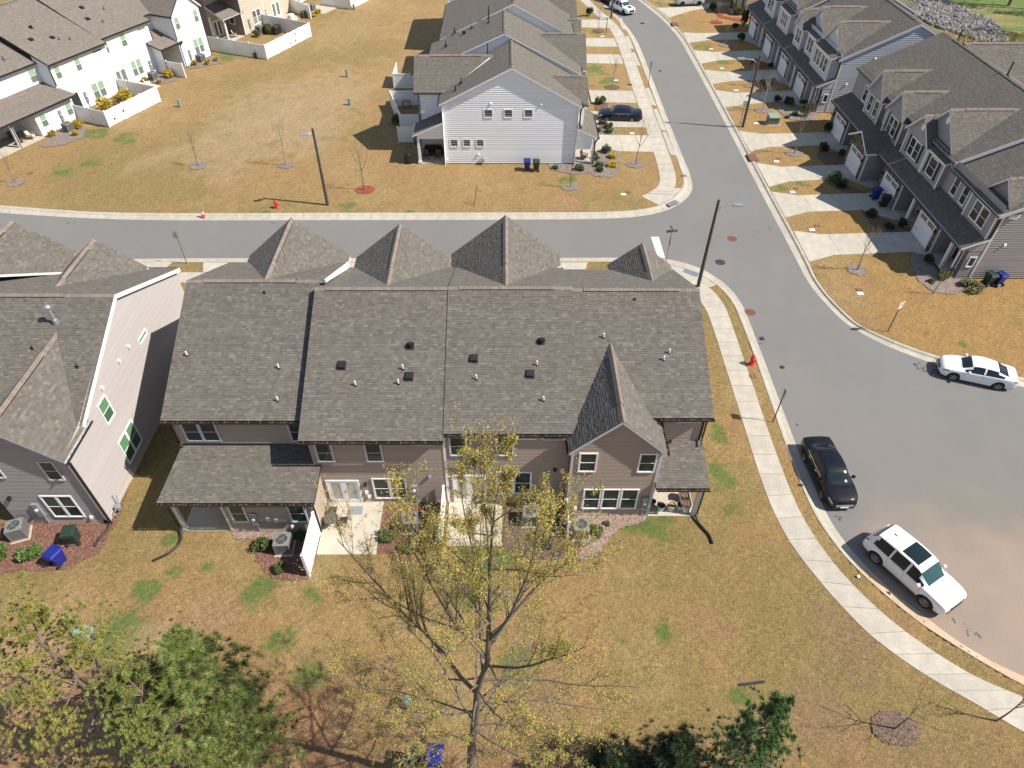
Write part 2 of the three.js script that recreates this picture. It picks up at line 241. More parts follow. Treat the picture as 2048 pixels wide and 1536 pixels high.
// a window: frame, sashes; cols sashes side by side, each with an upper and a lower pane
function win(B, F, u0, u1, y0, y1, { cols = 1, top = mat.paneDark, low = mat.paneDark, frame = mat.white, rows = 2, grid = 0, cas = .07, name = 'window', shutters = false } = {}) {
  const W = sub(B, name); const a = Math.min(u0, u1), b = Math.max(u0, u1); const f = mb(); const c = cas;
  fbox(f, F, a - c, a, y0 - c, y1 + c, 0, .075); fbox(f, F, b, b + c, y0 - c, y1 + c, 0, .075); fbox(f, F, a, b, y1, y1 + c, 0, .077); fbox(f, F, a - .0, b + .0, y0 - c, y0, 0, .087);
  const cw = (b - a) / cols; const mid = y0 + (y1 - y0) * .5;
  for (let i = 1; i < cols; i++) fbox(f, F, a + i * cw - .06, a + i * cw + .06, y0, y1, 0, .071);
  for (let i = 0; i < cols; i++) { const p0 = a + i * cw + (i ? .06 : 0), p1 = a + (i + 1) * cw - (i < cols - 1 ? .06 : 0);
    if (rows === 2) { fbox(f, F, p0, p1, mid - .016, mid + .016, 0, .068); }
    for (const q of [p0, p1 - .03]) fbox(f, F, q, q + .03, y0, y1, 0, .061); fbox(f, F, p0 + .03, p1 - .03, y1 - .03, y1, 0, .061); fbox(f, F, p0 + .03, p1 - .03, y0, y0 + .035, 0, .059);
    if (grid) { for (let g = 1; g < 3; g++) fbox(f, F, p0 + (p1 - p0) * g / 3 - .008, p0 + (p1 - p0) * g / 3 + .008, y0, y1, .04, .056); for (const g of [.25, .75]) fbox(f, F, p0, p1, y0 + (y1 - y0) * g - .008, y0 + (y1 - y0) * g + .008, .04, .055); }
    const pa = mb(); pa.quad(F(p0, rows === 2 ? mid : y0, .048), F(p1, rows === 2 ? mid : y0, .048), F(p1, y1, .048), F(p0, y1, .048)); pa.build('pane', top, W);
    if (rows === 2) { const pb = mb(); pb.quad(F(p0, y0, .042), F(p1, y0, .042), F(p1, mid, .042), F(p0, mid, .042)); pb.build('pane', low, W); } }
  f.build('frame', frame, W);
  if (shutters) for (const [s0, s1] of [[a - c - .36, a - c - .03], [b + c + .03, b + c + .36]]) { const s = mb(); fbox(s, F, s0, s1, y0 - .06, y1 + .06, 0, .05); for (let y = y0; y < y1 - .05; y += .09) fbox(s, F, s0 + .05, s1 - .05, y, y + .06, .05, .063); s.build('shutter', mat.shutter, B); }
  return W;
}
function patioDoor(B, F, a, b, y0, y1, glass = mat.glassWhite) { const D = sub(B, 'patio_door'); const f = mb(), mid = (a + b) / 2; fbox(f, F, a - .09, b + .09, y1, y1 + .1, 0, .08); for (const u of [a - .09, b]) fbox(f, F, u, u + .09, y0, y1, 0, .08); fbox(f, F, mid - .03, mid + .03, y0, y1, 0, .065);
  for (const [p, q] of [[a, mid - .03], [mid + .03, b]]) { fbox(f, F, p, p + .13, y0, y1, 0, .06); fbox(f, F, q - .13, q, y0, y1, 0, .06); fbox(f, F, p + .13, q - .13, y1 - .14, y1, 0, .06); fbox(f, F, p + .13, q - .13, y0, y0 + .24, 0, .06); const g = mb(); g.quad(F(p + .13, y0 + .24, .04), F(q - .13, y0 + .24, .04), F(q - .13, y1 - .14, .04), F(p + .13, y1 - .14, .04)); g.build('pane', glass, D); }
  f.build('frame', mat.white, D); const h = mb(); fbox(h, F, mid + .06, mid + .1, y0 + .95, y0 + 1.05, .06, .12); h.build('handle', mat.black, D); return D; }
function slab(B, x0, x1, y0, y1, z0, z1, material = mat.patio, name = 'porch_slab') { return mb().box(x0, x1, y0, y1, z0, z1).build(name, material, B); }
function ventPipe(B, x, y, z, h = .32, m1 = mat.pvc, r = .045) { const G = sub(B, 'vent_pipe'); mb().tube([[x, y - .1, z], [x, y + h, z]], r, 10).build('pipe', m1, G); const f = mb(); f.tube([[x, y - .02, z], [x, y + .07, z]], [r * 2.0, r * 1.15], 10, false); f.box(x - .17, x + .17, y - .115, y - .07, z - .17, z + .17); f.build('flashing', mat.black, G); return G; }
function roofVentBox(B, x, y, z, sl, round = false) { const m = mb(); const T = (dx, dz, h) => [x + dx, y + h - dz * sl, z + dz];
  if (round) { m.tube([T(0, 0, -.05), T(0, 0, .16)], [.13, .13], 12); m.tube([T(0, 0, .16), T(0, 0, .22)], [.21, .12], 12); m.hexa([T(-.2, -.2, .0), T(.2, -.2, .0), T(.2, .2, 0), T(-.2, .2, 0)], [T(-.2, -.2, .03), T(.2, -.2, .03), T(.2, .2, .03), T(-.2, .2, .03)]); }
  else { m.hexa([T(-.24, -.24, 0), T(.24, -.24, 0), T(.24, .24, 0), T(-.24, .24, 0)], [T(-.24, -.24, .03), T(.24, -.24, .03), T(.24, .24, .03), T(-.24, .24, .03)]); m.hexa([T(-.19, -.2, .03), T(.19, -.2, .03), T(.19, .19, .03), T(-.19, .19, .03)], [T(-.17, -.16, .12), T(.17, -.16, .12), T(.19, .2, .19), T(-.19, .2, .19)]); }
  return m.build('roof_vent', mat.black, B); }
function wallLamp(B, F, u, y, small = false) { const m = mb(); fbox(m, F, u - .06, u + .06, y - .1, y + .12, 0, .03); fbox(m, F, u - .07, u + .07, y - .12, y + .1, .05, .19); return m.build('wall_lamp', small ? mat.offwhite : mat.black, B); }
function dryerVent(B, F, u, y, material = mat.offwhite) { const m = mb(); fbox(m, F, u - .1, u + .1, y - .1, y + .1, 0, .03); m.hexa([F(u - .08, y - .09, .03), F(u + .08, y - .09, .03), F(u + .08, y - .09, .15), F(u - .08, y - .09, .15)], [F(u - .08, y + .08, .03), F(u + .08, y + .08, .03), F(u + .08, y + .05, .1), F(u - .08, y + .05, .1)]); return m.build('wall_vent', material, B); }
function meterBox(B, F, u, y0, y1) { const G = sub(B, 'electric_meter'); const m = mb(); fbox(m, F, u - .16, u + .16, y0, y1, .01, .16); fbox(m, F, u - .045, u + .045, 0, y0, .02, .09); m.build('meter_box', mat.meter, G); const c = F(u, (y0 + y1) / 2 + .1, .16), d = F(u, (y0 + y1) / 2 + .1, .26); mb().tube([c, d], .09, 14).build('meter_dial', mat.offwhite, G); return G; }
function garageDoor(B, F, a, b, h = 2.13) { const G = sub(B, 'garage_door'); const rows = 4, ph = h / rows;
  for (let r = 0; r < rows; r++) { const m = mb(); const y0 = r * ph + .012, y1 = (r + 1) * ph - .008; fbox(m, F, a, b, y0, y1, -.06, -.03); const nc = 4, cw = (b - a) / nc;
    if (r < 3) for (let i = 0; i < nc; i++) m.hexa([F(a + i * cw + .06, y0 + .07, -.03), F(a + (i + 1) * cw - .06, y0 + .07, -.03), F(a + (i + 1) * cw - .06, y1 - .07, -.03), F(a + i * cw + .06, y1 - .07, -.03)], [F(a + i * cw + .09, y0 + .10, -.012), F(a + (i + 1) * cw - .09, y0 + .1, -.012), F(a + (i + 1) * cw - .09, y1 - .1, -.012), F(a + i * cw + .09, y1 - .1, -.012)]);
    m.build('door_panel', mat.white, G);
    if (r === 3) for (const [p, q] of [[.06, .46], [.54, .94]]) { const w = mb(); const u0 = lerp(a, b, p), u1 = lerp(a, b, q); w.quad(F(u0, y0 + .1, -.024), F(u1, y0 + .1, -.024), F(u1, y1 - .08, -.024), F(u0, y1 - .08, -.024)); w.build('pane', mat.paneDark, G); const g = mb(); for (let k = 0; k <= 4; k++) fbox(g, F, lerp(u0, u1, k / 4) - .015, lerp(u0, u1, k / 4) + .015, y0 + .09, y1 - .07, -.03, -.012); fbox(g, F, u0, u1, (y0 + y1) / 2 - .012, (y0 + y1) / 2 + .012, -.03, -.013); g.build('window_bars', mat.white, G); } }
  const f = mb(); fbox(f, F, a - .1, a, 0, h + .1, -.05, .03); fbox(f, F, b, b + .1, 0, h + .1, -.05, .03); fbox(f, F, a, b, h, h + .1, -.05, .032); f.build('door_frame', mat.white, G); return G; }
// irregular stacked stone veneer
function stoneWall(B, F, poly, name = 'stone_veneer') { const m = mb(); const ys = poly.map(p => p[1]); let y = Math.min(...ys); const y1 = Math.max(...ys); const pal = [[.16, .12, .09], [.11, .085, .07], [.2, .16, .125], [.085, .07, .06], [.24, .19, .15], [.13, .11, .1]];
  while (y < y1 - .02) { const h = Math.min(rr(.09, .2), y1 - y); const S = span(poly, y + h * .5); let u = S[0]; while (u < S[1] - .02) { const w = Math.min(rr(.14, .42), S[1] - u), c = pal[Math.floor(rnd() * 6)], k = rr(.8, 1.2); m.color(c.map(x => x * k)); const o = rr(.02, .06); m.hexa([F(u + .008, y + .008, 0), F(u + w - .008, y + .008, 0), F(u + w - .008, y + h - .008, 0), F(u + .008, y + h - .008, 0)], [F(u + .02, y + .02, o), F(u + w - .02, y + .02, o), F(u + w - .02, y + h - .02, o), F(u + .02, y + h - .02, o)]); u += w; } y += h; }
  return m.build(name, mat.stone, B, 'stuff'); }
// ---------------------------------------------------------------- ground, road, kerbs, pavements
const asN = [[-110, -66], [-80, -61.5], [-60, -57.5], [-45.82, -55.47], [-41.7, -54.95], [-37.25, -54.5], [-31.34, -54.2], [-13.8, -54.2], [-0.36, -54.26], [9.19, -54.45], [12.32, -54.86], [14.79, -55.85], [16.69, -57.55], [17.86, -59.5], [18.3, -62], [18.35, -67], [18.4, -75.3], [18.5, -84.5], [18.6, -93.2], [18.6, -101.4], [18.3, -105.74], [17.6, -110.9], [16.5, -116.3], [15.2, -121.5], [10, -134], [0, -148]];
const bkN = [[-110, -67], [-80, -62.5], [-60, -58.6], [-46.4, -56.55], [-42.2, -55.95], [-37.6, -55.4], [-31.7, -55.15], [-13.96, -55.2], [-0.36, -55.25], [9.5, -55.4], [12, -55.7], [14.2, -56.5], [15.7, -57.9], [16.9, -59.6], [17.45, -61.6], [17.6, -65], [17.7, -75.3], [17.8, -84.5], [17.85, -93.2], [17.85, -101.4], [17.6, -105.8], [16.9, -110.9], [15.8, -116.6], [14.5, -121.8], [9.4, -134.3], [-.5, -148.4]];
const asR = [[2, -149], [12, -139], [20.3, -125.3], [21.6, -121], [22.85, -115.7], [23.7, -111.5], [24.3, -107], [24.7, -102], [24.75, -96.7], [24.75, -91], [24.72, -84.5], [24.65, -77.9], [24.6, -72], [24.5, -66], [24.42, -60.3], [24.36, -55], [24.32, -50], [24.28, -47], [24.25, -45.5], [24.4, -43.6], [24.75, -41.8], [25.4, -39.6], [26.83, -37.6], [28.8, -35.9], [30.8, -34.65], [34.9, -32.8], [39.5, -30.4], [43, -26.5], [44, -21.5], [42, -16], [38, -12.5]];
const bkR = [[2.8, -149.6], [12.9, -139.5], [21.3, -125.4], [22.5, -121], [23.8, -115.7], [24.6, -111.5], [25.2, -107], [25.6, -102], [25.65, -96.7], [25.6, -91], [25.58, -84.5], [25.52, -77.9], [25.45, -72], [25.35, -66], [25.25, -60.3], [25.2, -55], [25.15, -50], [25.05, -47], [24.95, -45.2], [25.1, -43.2], [25.5, -41.3], [26.2, -39.3], [27.5, -37.9], [29.4, -36.4], [31.3, -35.3], [35.3, -33.5], [40, -31], [43.7, -26.9], [44.8, -21.4], [42.7, -15.5], [38.5, -11.8]];
const asS = [[-110, -59.5], [-80, -54], [-60, -50.2], [-41.9, -48.05], [-24.45, -48.1], [-4.5, -48.13], [7.6, -48.17], [10.1, -48.2], [12.3, -48.15], [13.64, -47.95], [14.73, -47.5], [15.97, -46.7], [16.6, -46], [17.35, -44.9], [17.87, -43.7], [18.18, -42.3], [18.28, -40.5], [18.25, -38.1], [18.2, -34.7], [18.1, -30.6], [18.05, -27.2], [18.12, -24.5], [18.25, -22.2], [18.65, -20.5], [19.65, -18.3], [21.1, -16.3], [22, -15.2], [23, -14.3], [24.35, -13.4], [28, -11.8], [33, -11.2], [38, -12.5]];
const bkS = [[-110, -58.6], [-80, -53.2], [-60, -49.4], [-41.5, -47.32], [-24.2, -47.33], [-4.45, -47.36], [7.5, -47.4], [10, -47.42], [12, -47.37], [13.3, -47.1], [14.3, -46.65], [15.45, -45.9], [16.1, -45.2], [16.75, -44.25], [17.2, -43.2], [17.5, -42], [17.6, -40.4], [17.6, -37.8], [17.55, -34.5], [17.45, -30.9], [17.35, -27.6], [17.35, -24.6], [17.5, -22.3], [17.9, -20.6], [18.55, -19], [20.4, -16.2], [21.7, -14.9], [23, -13.75], [24.2, -12.85], [27.8, -11.1], [33, -10.4], [38.5, -11.8]];
function resample(poly, n) { const L = [0]; for (let i = 1; i < poly.length; i++) L.push(L[i - 1] + Math.hypot(poly[i][0] - poly[i - 1][0], poly[i][1] - poly[i - 1][1])); const T = L[L.length - 1], out = []; let k = 0;
  for (let i = 0; i <= n; i++) { const s = T * i / n; while (k < poly.length - 2 && L[k + 1] < s) k++; const f = (s - L[k]) / (L[k + 1] - L[k] || 1); out.push([lerp(poly[k][0], poly[k + 1][0], f), lerp(poly[k][1], poly[k + 1][1], f)]); } out.total = T; return out; }
function smoothLine(poly, n) { const c = new THREE.CatmullRomCurve3(poly.map(p => new THREE.Vector3(p[0], 0, p[1])), false, 'centripetal'); return c.getPoints(n).map(p => [p.x, p.z]); }
// pair the two edges by parameter so that the cross lines stay square to the kerb
function pairEdges(a, b, step) { const ca = new THREE.CatmullRomCurve3(a.map(p => new THREE.Vector3(p[0], 0, p[1])), false, 'centripetal'), cb = new THREE.CatmullRomCurve3(b.map(p => new THREE.Vector3(p[0], 0, p[1])), false, 'centripetal'); const n = Math.round(ca.getLength() / step), out = [];
  for (let i = 0; i <= n; i++) { const u = ca.getUtoTmapping(i / n); const p = ca.getPoint(u), q = cb.getPoint(u); out.push([[p.x, p.z], [q.x, q.z]]); } return out; }
const mid = L => L.map(([p, q]) => [lerp(p[0], q[0], .76), lerp(p[1], q[1], .76)]);
const eN = pairEdges(asN, bkN, .5), eR = pairEdges(asR, bkR, .5), eS = pairEdges(asS, bkS, .5);
const roadPoly = [...mid(eN), ...mid(eR), ...mid(eS).reverse()];
function inside(poly, x, z) { let c = false; for (let i = 0, j = poly.length - 1; i < poly.length; j = i++) { const [xi, zi] = poly[i], [xj, zj] = poly[j]; if ((zi > z) !== (zj > z) && x < (xj - xi) * (z - zi) / (zj - zi) + xi) c = !c; } return c; }
const roadBuckets = new Map();
function inRoad(x, z) { if (z < -150 || z > -9 || x > 46 || x < -111) return false; const k = Math.floor(z / 2); if (!roadBuckets.has(k)) { const segs = []; for (let i = 0, j = roadPoly.length - 1; i < roadPoly.length; j = i++) { const a = roadPoly[i][1], b = roadPoly[j][1]; if (Math.max(a, b) >= k * 2 && Math.min(a, b) <= k * 2 + 2) segs.push([roadPoly[i], roadPoly[j]]); } roadBuckets.set(k, segs); }
  let c = false; for (const [[xi, zi], [xj, zj]] of roadBuckets.get(k)) if ((zi > z) !== (zj > z) && x < (xj - xi) * (z - zi) / (zj - zi) + xi) c = !c; return c; }
// sheet over a rectangle grid of uneven spacing
function axisLine(a, b, fine, lo, hi) { const o = []; let x = lo; const far = [400, 200, 100, 60, 35, 20, 12, 7, 4, 2, 1]; for (const f of far) if (a - f > lo) o.push(a - f); for (x = a; x <= b + 1e-6; x += fine) o.push(x); for (const f of [...far].reverse()) if (b + f < hi) o.push(b + f); return o; }
function sheet(xs, zs, h, colr, material, name, keep) { const nx = xs.length, nz = zs.length; const pos = new Float32Array(nx * nz * 3), col = new Float32Array(nx * nz * 3), uv = new Float32Array(nx * nz * 2), idx = []; const k = new Uint8Array(nx * nz);
  for (let j = 0; j < nz; j++) for (let i = 0; i < nx; i++) { const q = j * nx + i, x = xs[i], z = zs[j]; if (keep) k[q] = keep(x, z) ? 1 : 0; pos.set([x, h(x, z), z], q * 3); col.set(colr(x, z), q * 3); uv.set([x + .12 * z, z - .1 * x], q * 2); }
  for (let j = 0; j < nz - 1; j++) for (let i = 0; i < nx - 1; i++) { const a = j * nx + i, b = a + 1, c = a + nx, d = c + 1; if (keep && !(k[a] || k[b] || k[c] || k[d])) continue; idx.push(a, c, b, b, c, d); }
  const g = new THREE.BufferGeometry(); g.setAttribute('position', new THREE.BufferAttribute(pos, 3)); g.setAttribute('color', new THREE.BufferAttribute(col, 3)); g.setAttribute('uv', new THREE.BufferAttribute(uv, 2)); g.setIndex(idx); g.computeVertexNormals();
  const m = new THREE.Mesh(g, material); m.name = name; m.userData.kind = 'structure'; m.receiveShadow = true; scene.add(m); return m; }
// patches of living grass, bare soil and worn lawn: [x, z, radius, stretch z]
const greens = [[-18.6,-14.75, 1.3, .9], [-19.79,-15, 1.0, .6], [-18.42,-17.78, .7, .5], [-9.72,-17.23, .7, .5], [8.63,-21.57, 1.3, .5], [7.27,-21.73, .8, .5], [12.98,-24.86, .8, 1.4], [13.06,-22.74, .7, .5], [13.49,-28.39, .5, 1.3], [-1.51,-18.64, 1.6, .7], [0.52,-13.67, .9, .6], [-9.07,-13.43, .9, .7], [7.88,-15.51, .5, .8], [5.75,-15.13, .35, .5], [6.18,-20.77, .3, .4], [-10.81,-14.88, .8, .5], [-17.28,-18.93, .6, .5], [-15.53,-19.23, .4, .4], [-18.05,-20.77, .6, .3], [-22.02,-54.86, 1, .5], [-14.25,-56.45, .9, .5], [-13.74,-55.3, .7, .4], [-29.87,-70.85, 1.2, .5], [-24.72,-74, 1, .6], [-22.24,-78.05, 1.0, .5], [-25.21,-67.3, .6, .4], [-44.32,-72.08, 1.4, .6], [-40.43,-70.48, 1.2, .6], [-41.56,-65.08, 1.0, .6], [-36.8,-95.63, 2, .8], [11.31,-90.55, 1.6, 1.0], [13.07,-86.35, 1.2, .8], [13,-104.97, 1.0, .6], [26.37,-60.22, 1.2, .4], [28.51,-60.61, .8, .4], [27.11,-98.93, 1, .6], [28.85,-93.22, 1, .5], [25.28,-118.38, 1.6, .8], [5.93,-61.41, .8, .5], [-43.36,-62.95, .9, .5], [30.7,-38.35, .4, .4], [32.94,-36.96, .4, .4], [23.26,-58.96, .4, .4], [-8.49,-54.86, .9, .5], [-0.74,-19.53, 1.1, .5], [-12.49,-17.64, .9, .5], [10.81,-12.52, .5, .4], [-35.21,-106.29, 1.6, 1.2], [-10.43,-87.16, .9, .8]];
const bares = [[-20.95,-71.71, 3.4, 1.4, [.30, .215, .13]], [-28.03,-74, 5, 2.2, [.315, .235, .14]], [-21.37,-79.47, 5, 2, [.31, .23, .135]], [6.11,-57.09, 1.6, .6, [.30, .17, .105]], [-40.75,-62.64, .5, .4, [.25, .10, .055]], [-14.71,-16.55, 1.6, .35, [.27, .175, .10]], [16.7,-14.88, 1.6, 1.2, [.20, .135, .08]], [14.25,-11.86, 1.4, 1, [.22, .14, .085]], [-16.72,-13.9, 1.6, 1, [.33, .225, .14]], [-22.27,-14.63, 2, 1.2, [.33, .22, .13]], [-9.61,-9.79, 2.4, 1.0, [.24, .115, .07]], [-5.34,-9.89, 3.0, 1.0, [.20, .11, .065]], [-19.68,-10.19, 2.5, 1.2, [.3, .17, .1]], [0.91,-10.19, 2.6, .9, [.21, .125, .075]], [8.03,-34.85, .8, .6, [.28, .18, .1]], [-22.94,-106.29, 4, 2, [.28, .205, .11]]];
function lawnColor(x, z) {
  const a = fbm(x * .055, z * .055, 4), b = fbm(x * .22 + 40, z * .22, 3), c = fbm(x * .8, z * .8 + 70, 3);
  let col = mix3([.262, .176, .076], [.212, .158, .062], sstep(-.12, .2, a + b * .5)); col = mix3(col, [.295, .208, .10], sstep(.02, .3, b - a * .4) * .6);
  const warm = sstep(26, 30, x) * sstep(-30, -36, z); col = mix3(col, [.290, .178, .062], warm * .75);
  col = mix3(col, [.165, .145, .05], sstep(.12, .34, c + b * .4) * .45); col = mix3(col, [.235, .135, .075], sstep(.16, .36, -b + c * .4) * .4);
  // mown swale beyond the street
  const d = Math.abs((z + 62.5) - (x + 36) * -.98) / 1.4, sw = (x > -37 && x < -12 && z > -88) ? Math.exp(-d * d / 1.2) : 0; col = mix3(col, [.215, .15, .066], sw * .4);
  const d2 = ((z + 62.5) - (x + 36) * -.98) / 1.4 + 2.2; if (x > -38 && x < -8 && z > -95 && z < -58) col = mix3(col, [.32, .235, .135], Math.exp(-d2 * d2 / 2.5) * .5);
  for (const [gx, gz, r, s] of greens) { const dx = (x - gx) / r, dz = (z - gz) / (r * (s + .35)); const q = dx * dx + dz * dz; if (q < 4) { const w = sstep(1.5, .1, q + (c * 2.6 + b) * 1.4); col = mix3(col, [.085, .135, .030], w * .85); } }
  for (const [gx, gz, r, s, cc] of bares) { const dx = (x - gx) / r, dz = (z - gz) / (r * (s + .3)); const q = dx * dx + dz * dz; if (q < 3) col = mix3(col, cc, sstep(1.6, .2, q + c * 1.5 + b) * .6); }
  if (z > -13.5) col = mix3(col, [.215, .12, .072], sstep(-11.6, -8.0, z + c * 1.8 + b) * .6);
  if (x > 52 && z < -70) { const w = sstep(53, 60, x + b * 6); col = mix3(col, mix3([.10, .155, .035], [.25, .19, .085], sstep(-.12, .2, b + a)), w); if (z < -128) col = mix3(col, [.17, .085, .05], .7); }
  return [col[0] * 2.3, col[1] * 2.22, col[2] * 2.22];
}
const gx = axisLine(-66, 62, .25, -900, 900), gzz = axisLine(-128, -7, .25, -1500, 600);
const ground = sheet(gx, gzz, (x, z) => inRoad(x, z) ? -.17 : 0, lawnColor, mat.ground, 'ground');
const xsA = [], zsA = []; for (let x = -111; x <= 46; x += .4) xsA.push(x); for (let z = -150; z <= -9.5; z += .4) zsA.push(z);
sheet(xsA, zsA, () => -.12, (x, z) => {
  const a = fbm(x * .12, z * .12, 4), b = fbm(x * .6 + 9, z * .6, 3); let g = .206 + .02 * a + .012 * b; g *= 1 + .05 * fbm(x * .9 + z * .25, z * .14, 3, 9); let c = [g * 1.035, g * .985, g * .94];
  c = mix3(c, [.225, .205, .165], sstep(-32, -22, z + a * 6) * sstep(17, 26, x + b * 3) * .6);
  const r = sstep(-24, -13.5, z + (x - 21) * .2 + a * 9 + b * 3); c = mix3(c, [.40, .285, .215], r * .85); return c;
}, mat.asphalt, 'road', inRoad);
// kerb and gutter in separate cast sections
function curb(edges, name, every, clay) { const G = new THREE.Group(); G.name = name; G.userData.kind = 'structure'; scene.add(G); ORG = [0, 0, 0]; const prof = [[-.02, -.45], [-.02, -.112], [.5, -.095], [.62, -.075], [.74, .012], [.80, .03], [1, .032], [1, -.45]];
  for (let s = 0; s < edges.length - 1; s += every) { const m = mb(); const e = edges.slice(s, s + every + 1); if (e.length < 2) break;
    const far = e[0][0][0] < -62 || e[0][0][1] < -132; if (far && s % (every * 4)) { } const P = (k, j) => { let [p, q] = e[k]; const [t, y] = prof[j]; let x = lerp(p[0], q[0], t), z = lerp(p[1], q[1], t); if (k === e.length - 1) { const [p2, q2] = e[k - 1]; const f = .03; x = lerp(x, lerp(p2[0], q2[0], t), f); z = lerp(z, lerp(p2[1], q2[1], t), f); } return [x, y, z]; };
    for (let k = 0; k < e.length - 1; k++) for (let j = 0; j < prof.length - 1; j++) m.quad(P(k, j), P(k, j + 1), P(k + 1, j + 1), P(k + 1, j));
    for (const k of [0, e.length - 1]) for (let j = 1; j < prof.length - 1; j++) m.tri(P(k, 0), P(k, j), P(k, j + 1));
    const f = rr(.93, 1.05); m.color([f, f, f]); m.c.fill(f); m.build('curb_section', clay && e[0][0][1] > -19.5 && e[0][0][0] > 18 ? mat.clayCurb : mat.curb, G); } return G; }
reseed(21); curb(eN, 'curb', 6); curb(eR, 'curb_001', 6); curb(eS, 'curb_002', 6, true); taken.curb = 2;
// slabs: polygon pieces with thickness
function slabPoly(m, poly, y0, y1) { const s = new THREE.Shape(poly.map(p => new THREE.Vector2(p[0], p[1]))); const tri = THREE.ShapeUtils.triangulateShape(poly.map(p => new THREE.Vector2(p[0], p[1])), []); for (const [a, b, c] of tri) m.tri([poly[a][0], y1, poly[a][1]], [poly[c][0], y1, poly[c][1]], [poly[b][0], y1, poly[b][1]], [0, 1, 0]);
  for (let i = 0; i < poly.length; i++) { const p = poly[i], q = poly[(i + 1) % poly.length]; m.quad([p[0], y0, p[1]], [q[0], y0, q[1]], [q[0], y1, q[1]], [p[0], y1, p[1]]); } return m; }
function clipHalf(poly, ax, lim, keepLess) { const o = []; const f = p => keepLess ? lim - p[ax] : p[ax] - lim; for (let i = 0; i < poly.length; i++) { const a = poly[i], b = poly[(i + 1) % poly.length], fa = f(a), fb = f(b); if (fa >= 0) o.push(a); if ((fa > 0 && fb < 0) || (fa < 0 && fb > 0)) { const t = fa / (fa - fb); o.push([lerp(a[0], b[0], t), lerp(a[1], b[1], t)]); } } return o; }
function area(p) { let s = 0; for (let i = 0; i < p.length; i++) { const q = p[(i + 1) % p.length]; s += p[i][0] * q[1] - q[0] * p[i][1]; } return Math.abs(s / 2); }
function paving(name, polys, ax, cuts, material = mat.concrete, y1 = .024, piece = 'slab') { const G = new THREE.Group(); G.name = numbered(name); G.userData.kind = 'structure'; scene.add(G); ORG = [0, 0, 0];
  for (const poly of polys) { const lims = [-1e3, ...cuts, 1e3]; for (let i = 0; i < lims.length - 1; i++) { let p = clipHalf(clipHalf(poly, ax, lims[i] + .011, false), ax, lims[i + 1] - .011, true); if (p.length < 3 || area(p) < .03) continue; const m = mb(); const f = rr(.93, 1.06); m.color([f, f * rr(.985, 1.0), f * rr(.96, 1.0)]); slabPoly(m, p, -.1, y1 + rr(-.003, .003)); m.build(piece, material, G); } } return G; }
function walk(name, A, Bp, step) { const G = new THREE.Group(); G.name = numbered(name); G.userData.kind = 'structure'; scene.add(G); ORG = [0, 0, 0]; const E = pairEdges(A, Bp, .5), k = Math.round(step / .5);
  for (let s = 0; s < E.length - 1; s += k) { const e = E.slice(s, s + k + 1); if (e.length < 2) break; const n = e.length - 1; const c = (i, f) => { const [p, q] = e[i]; let x = lerp(p[0], q[0], f), z = lerp(p[1], q[1], f); const o = i === 0 ? e[1] : i === n ? e[n - 1] : null; if (o) { x = lerp(x, lerp(o[0][0], o[1][0], f), .024); z = lerp(z, lerp(o[0][1], o[1][1], f), .024); } return [x, z]; };
    const poly = []; for (let i = 0; i <= n; i++) poly.push(c(i, 0)); for (let i = n; i >= 0; i--) poly.push(c(i, 1)); const m = mb(); const f = rr(.93, 1.05); m.color([f, f * rr(.985, 1), f * rr(.96, 1)]); slabPoly(m, poly, -.1, .024 + rr(-.004, .004)); m.build('slab', mat.concrete, G); } return G; }
walk('sidewalk', [[14.4, -45.3], [15.35, -44.7], [16.15, -43.8], [16.6, -42.6], [16.82, -41.2], [16.82, -38.5], [16.75, -35.5], [16.7, -32.6], [16.62, -30], [16.58, -27.2], [16.58, -25], [16.66, -22.9], [16.95, -21.1], [17.4, -19.5], [18.05, -18], [18.8, -16.7], [19.7, -15.5], [20.7, -14.45], [21.95, -13.4], [23.76, -12.4], [27, -10.8], [33, -9.6]], [[13.5, -44.4], [14.2, -43.7], [14.75, -42.9], [15.1, -42], [15.3, -40.8], [15.35, -38.5], [15.3, -35.5], [15.25, -32.6], [15.2, -30], [15.14, -27.2], [15.12, -25], [15.2, -22.7], [15.45, -21.0], [15.85, -19.6], [16.4, -18.2], [17.05, -16.8], [17.85, -15.4], [18.7, -14.4], [19.8, -13.35], [21.1, -12.35], [24.5, -10], [32.5, -8.1]], 1.5);
walk('sidewalk', [[12.74, -124.4], [13.6, -121], [14.7, -116.1], [15.87, -111.5], [16.7, -107.5], [17.1, -103], [17.2, -98], [17.15, -91.8], [17.1, -83.6], [17.06, -77.2], [17.03, -71], [16.98, -66.6], [16.93, -64], [16.75, -61.6], [16.3, -59.9], [15.7, -58.6]], [[11.2, -124.4], [12.1, -121], [13.4, -115.7], [14.45, -111.1], [15.25, -107.2], [15.6, -102.5], [15.68, -97.6], [15.67, -92], [15.6, -84], [15.58, -77], [15.5, -70.5], [15.45, -66.5], [15.35, -63.7], [15.1, -61.2], [14.5, -59.8], [13.6, -58.8]], 1.5);
paving('corner_ramp', [[[12.9, -58.2], [13.6, -58.72], [15.7, -58.55], [16.3, -59.8], [16.95, -59.7], [15.7, -57.95], [14.25, -56.55]]], 0, [], mat.concrete, .03);
paving('corner_ramp', [[[13.35, -47.05], [14.35, -46.6], [15.45, -45.85], [16.1, -45.15], [16.75, -44.2], [16.15, -43.85], [15.35, -44.72], [14.4, -45.3], [13.5, -44.42], [12.6, -44.6], [12.4, -46.2]]], 0, [], mat.concrete, .03);
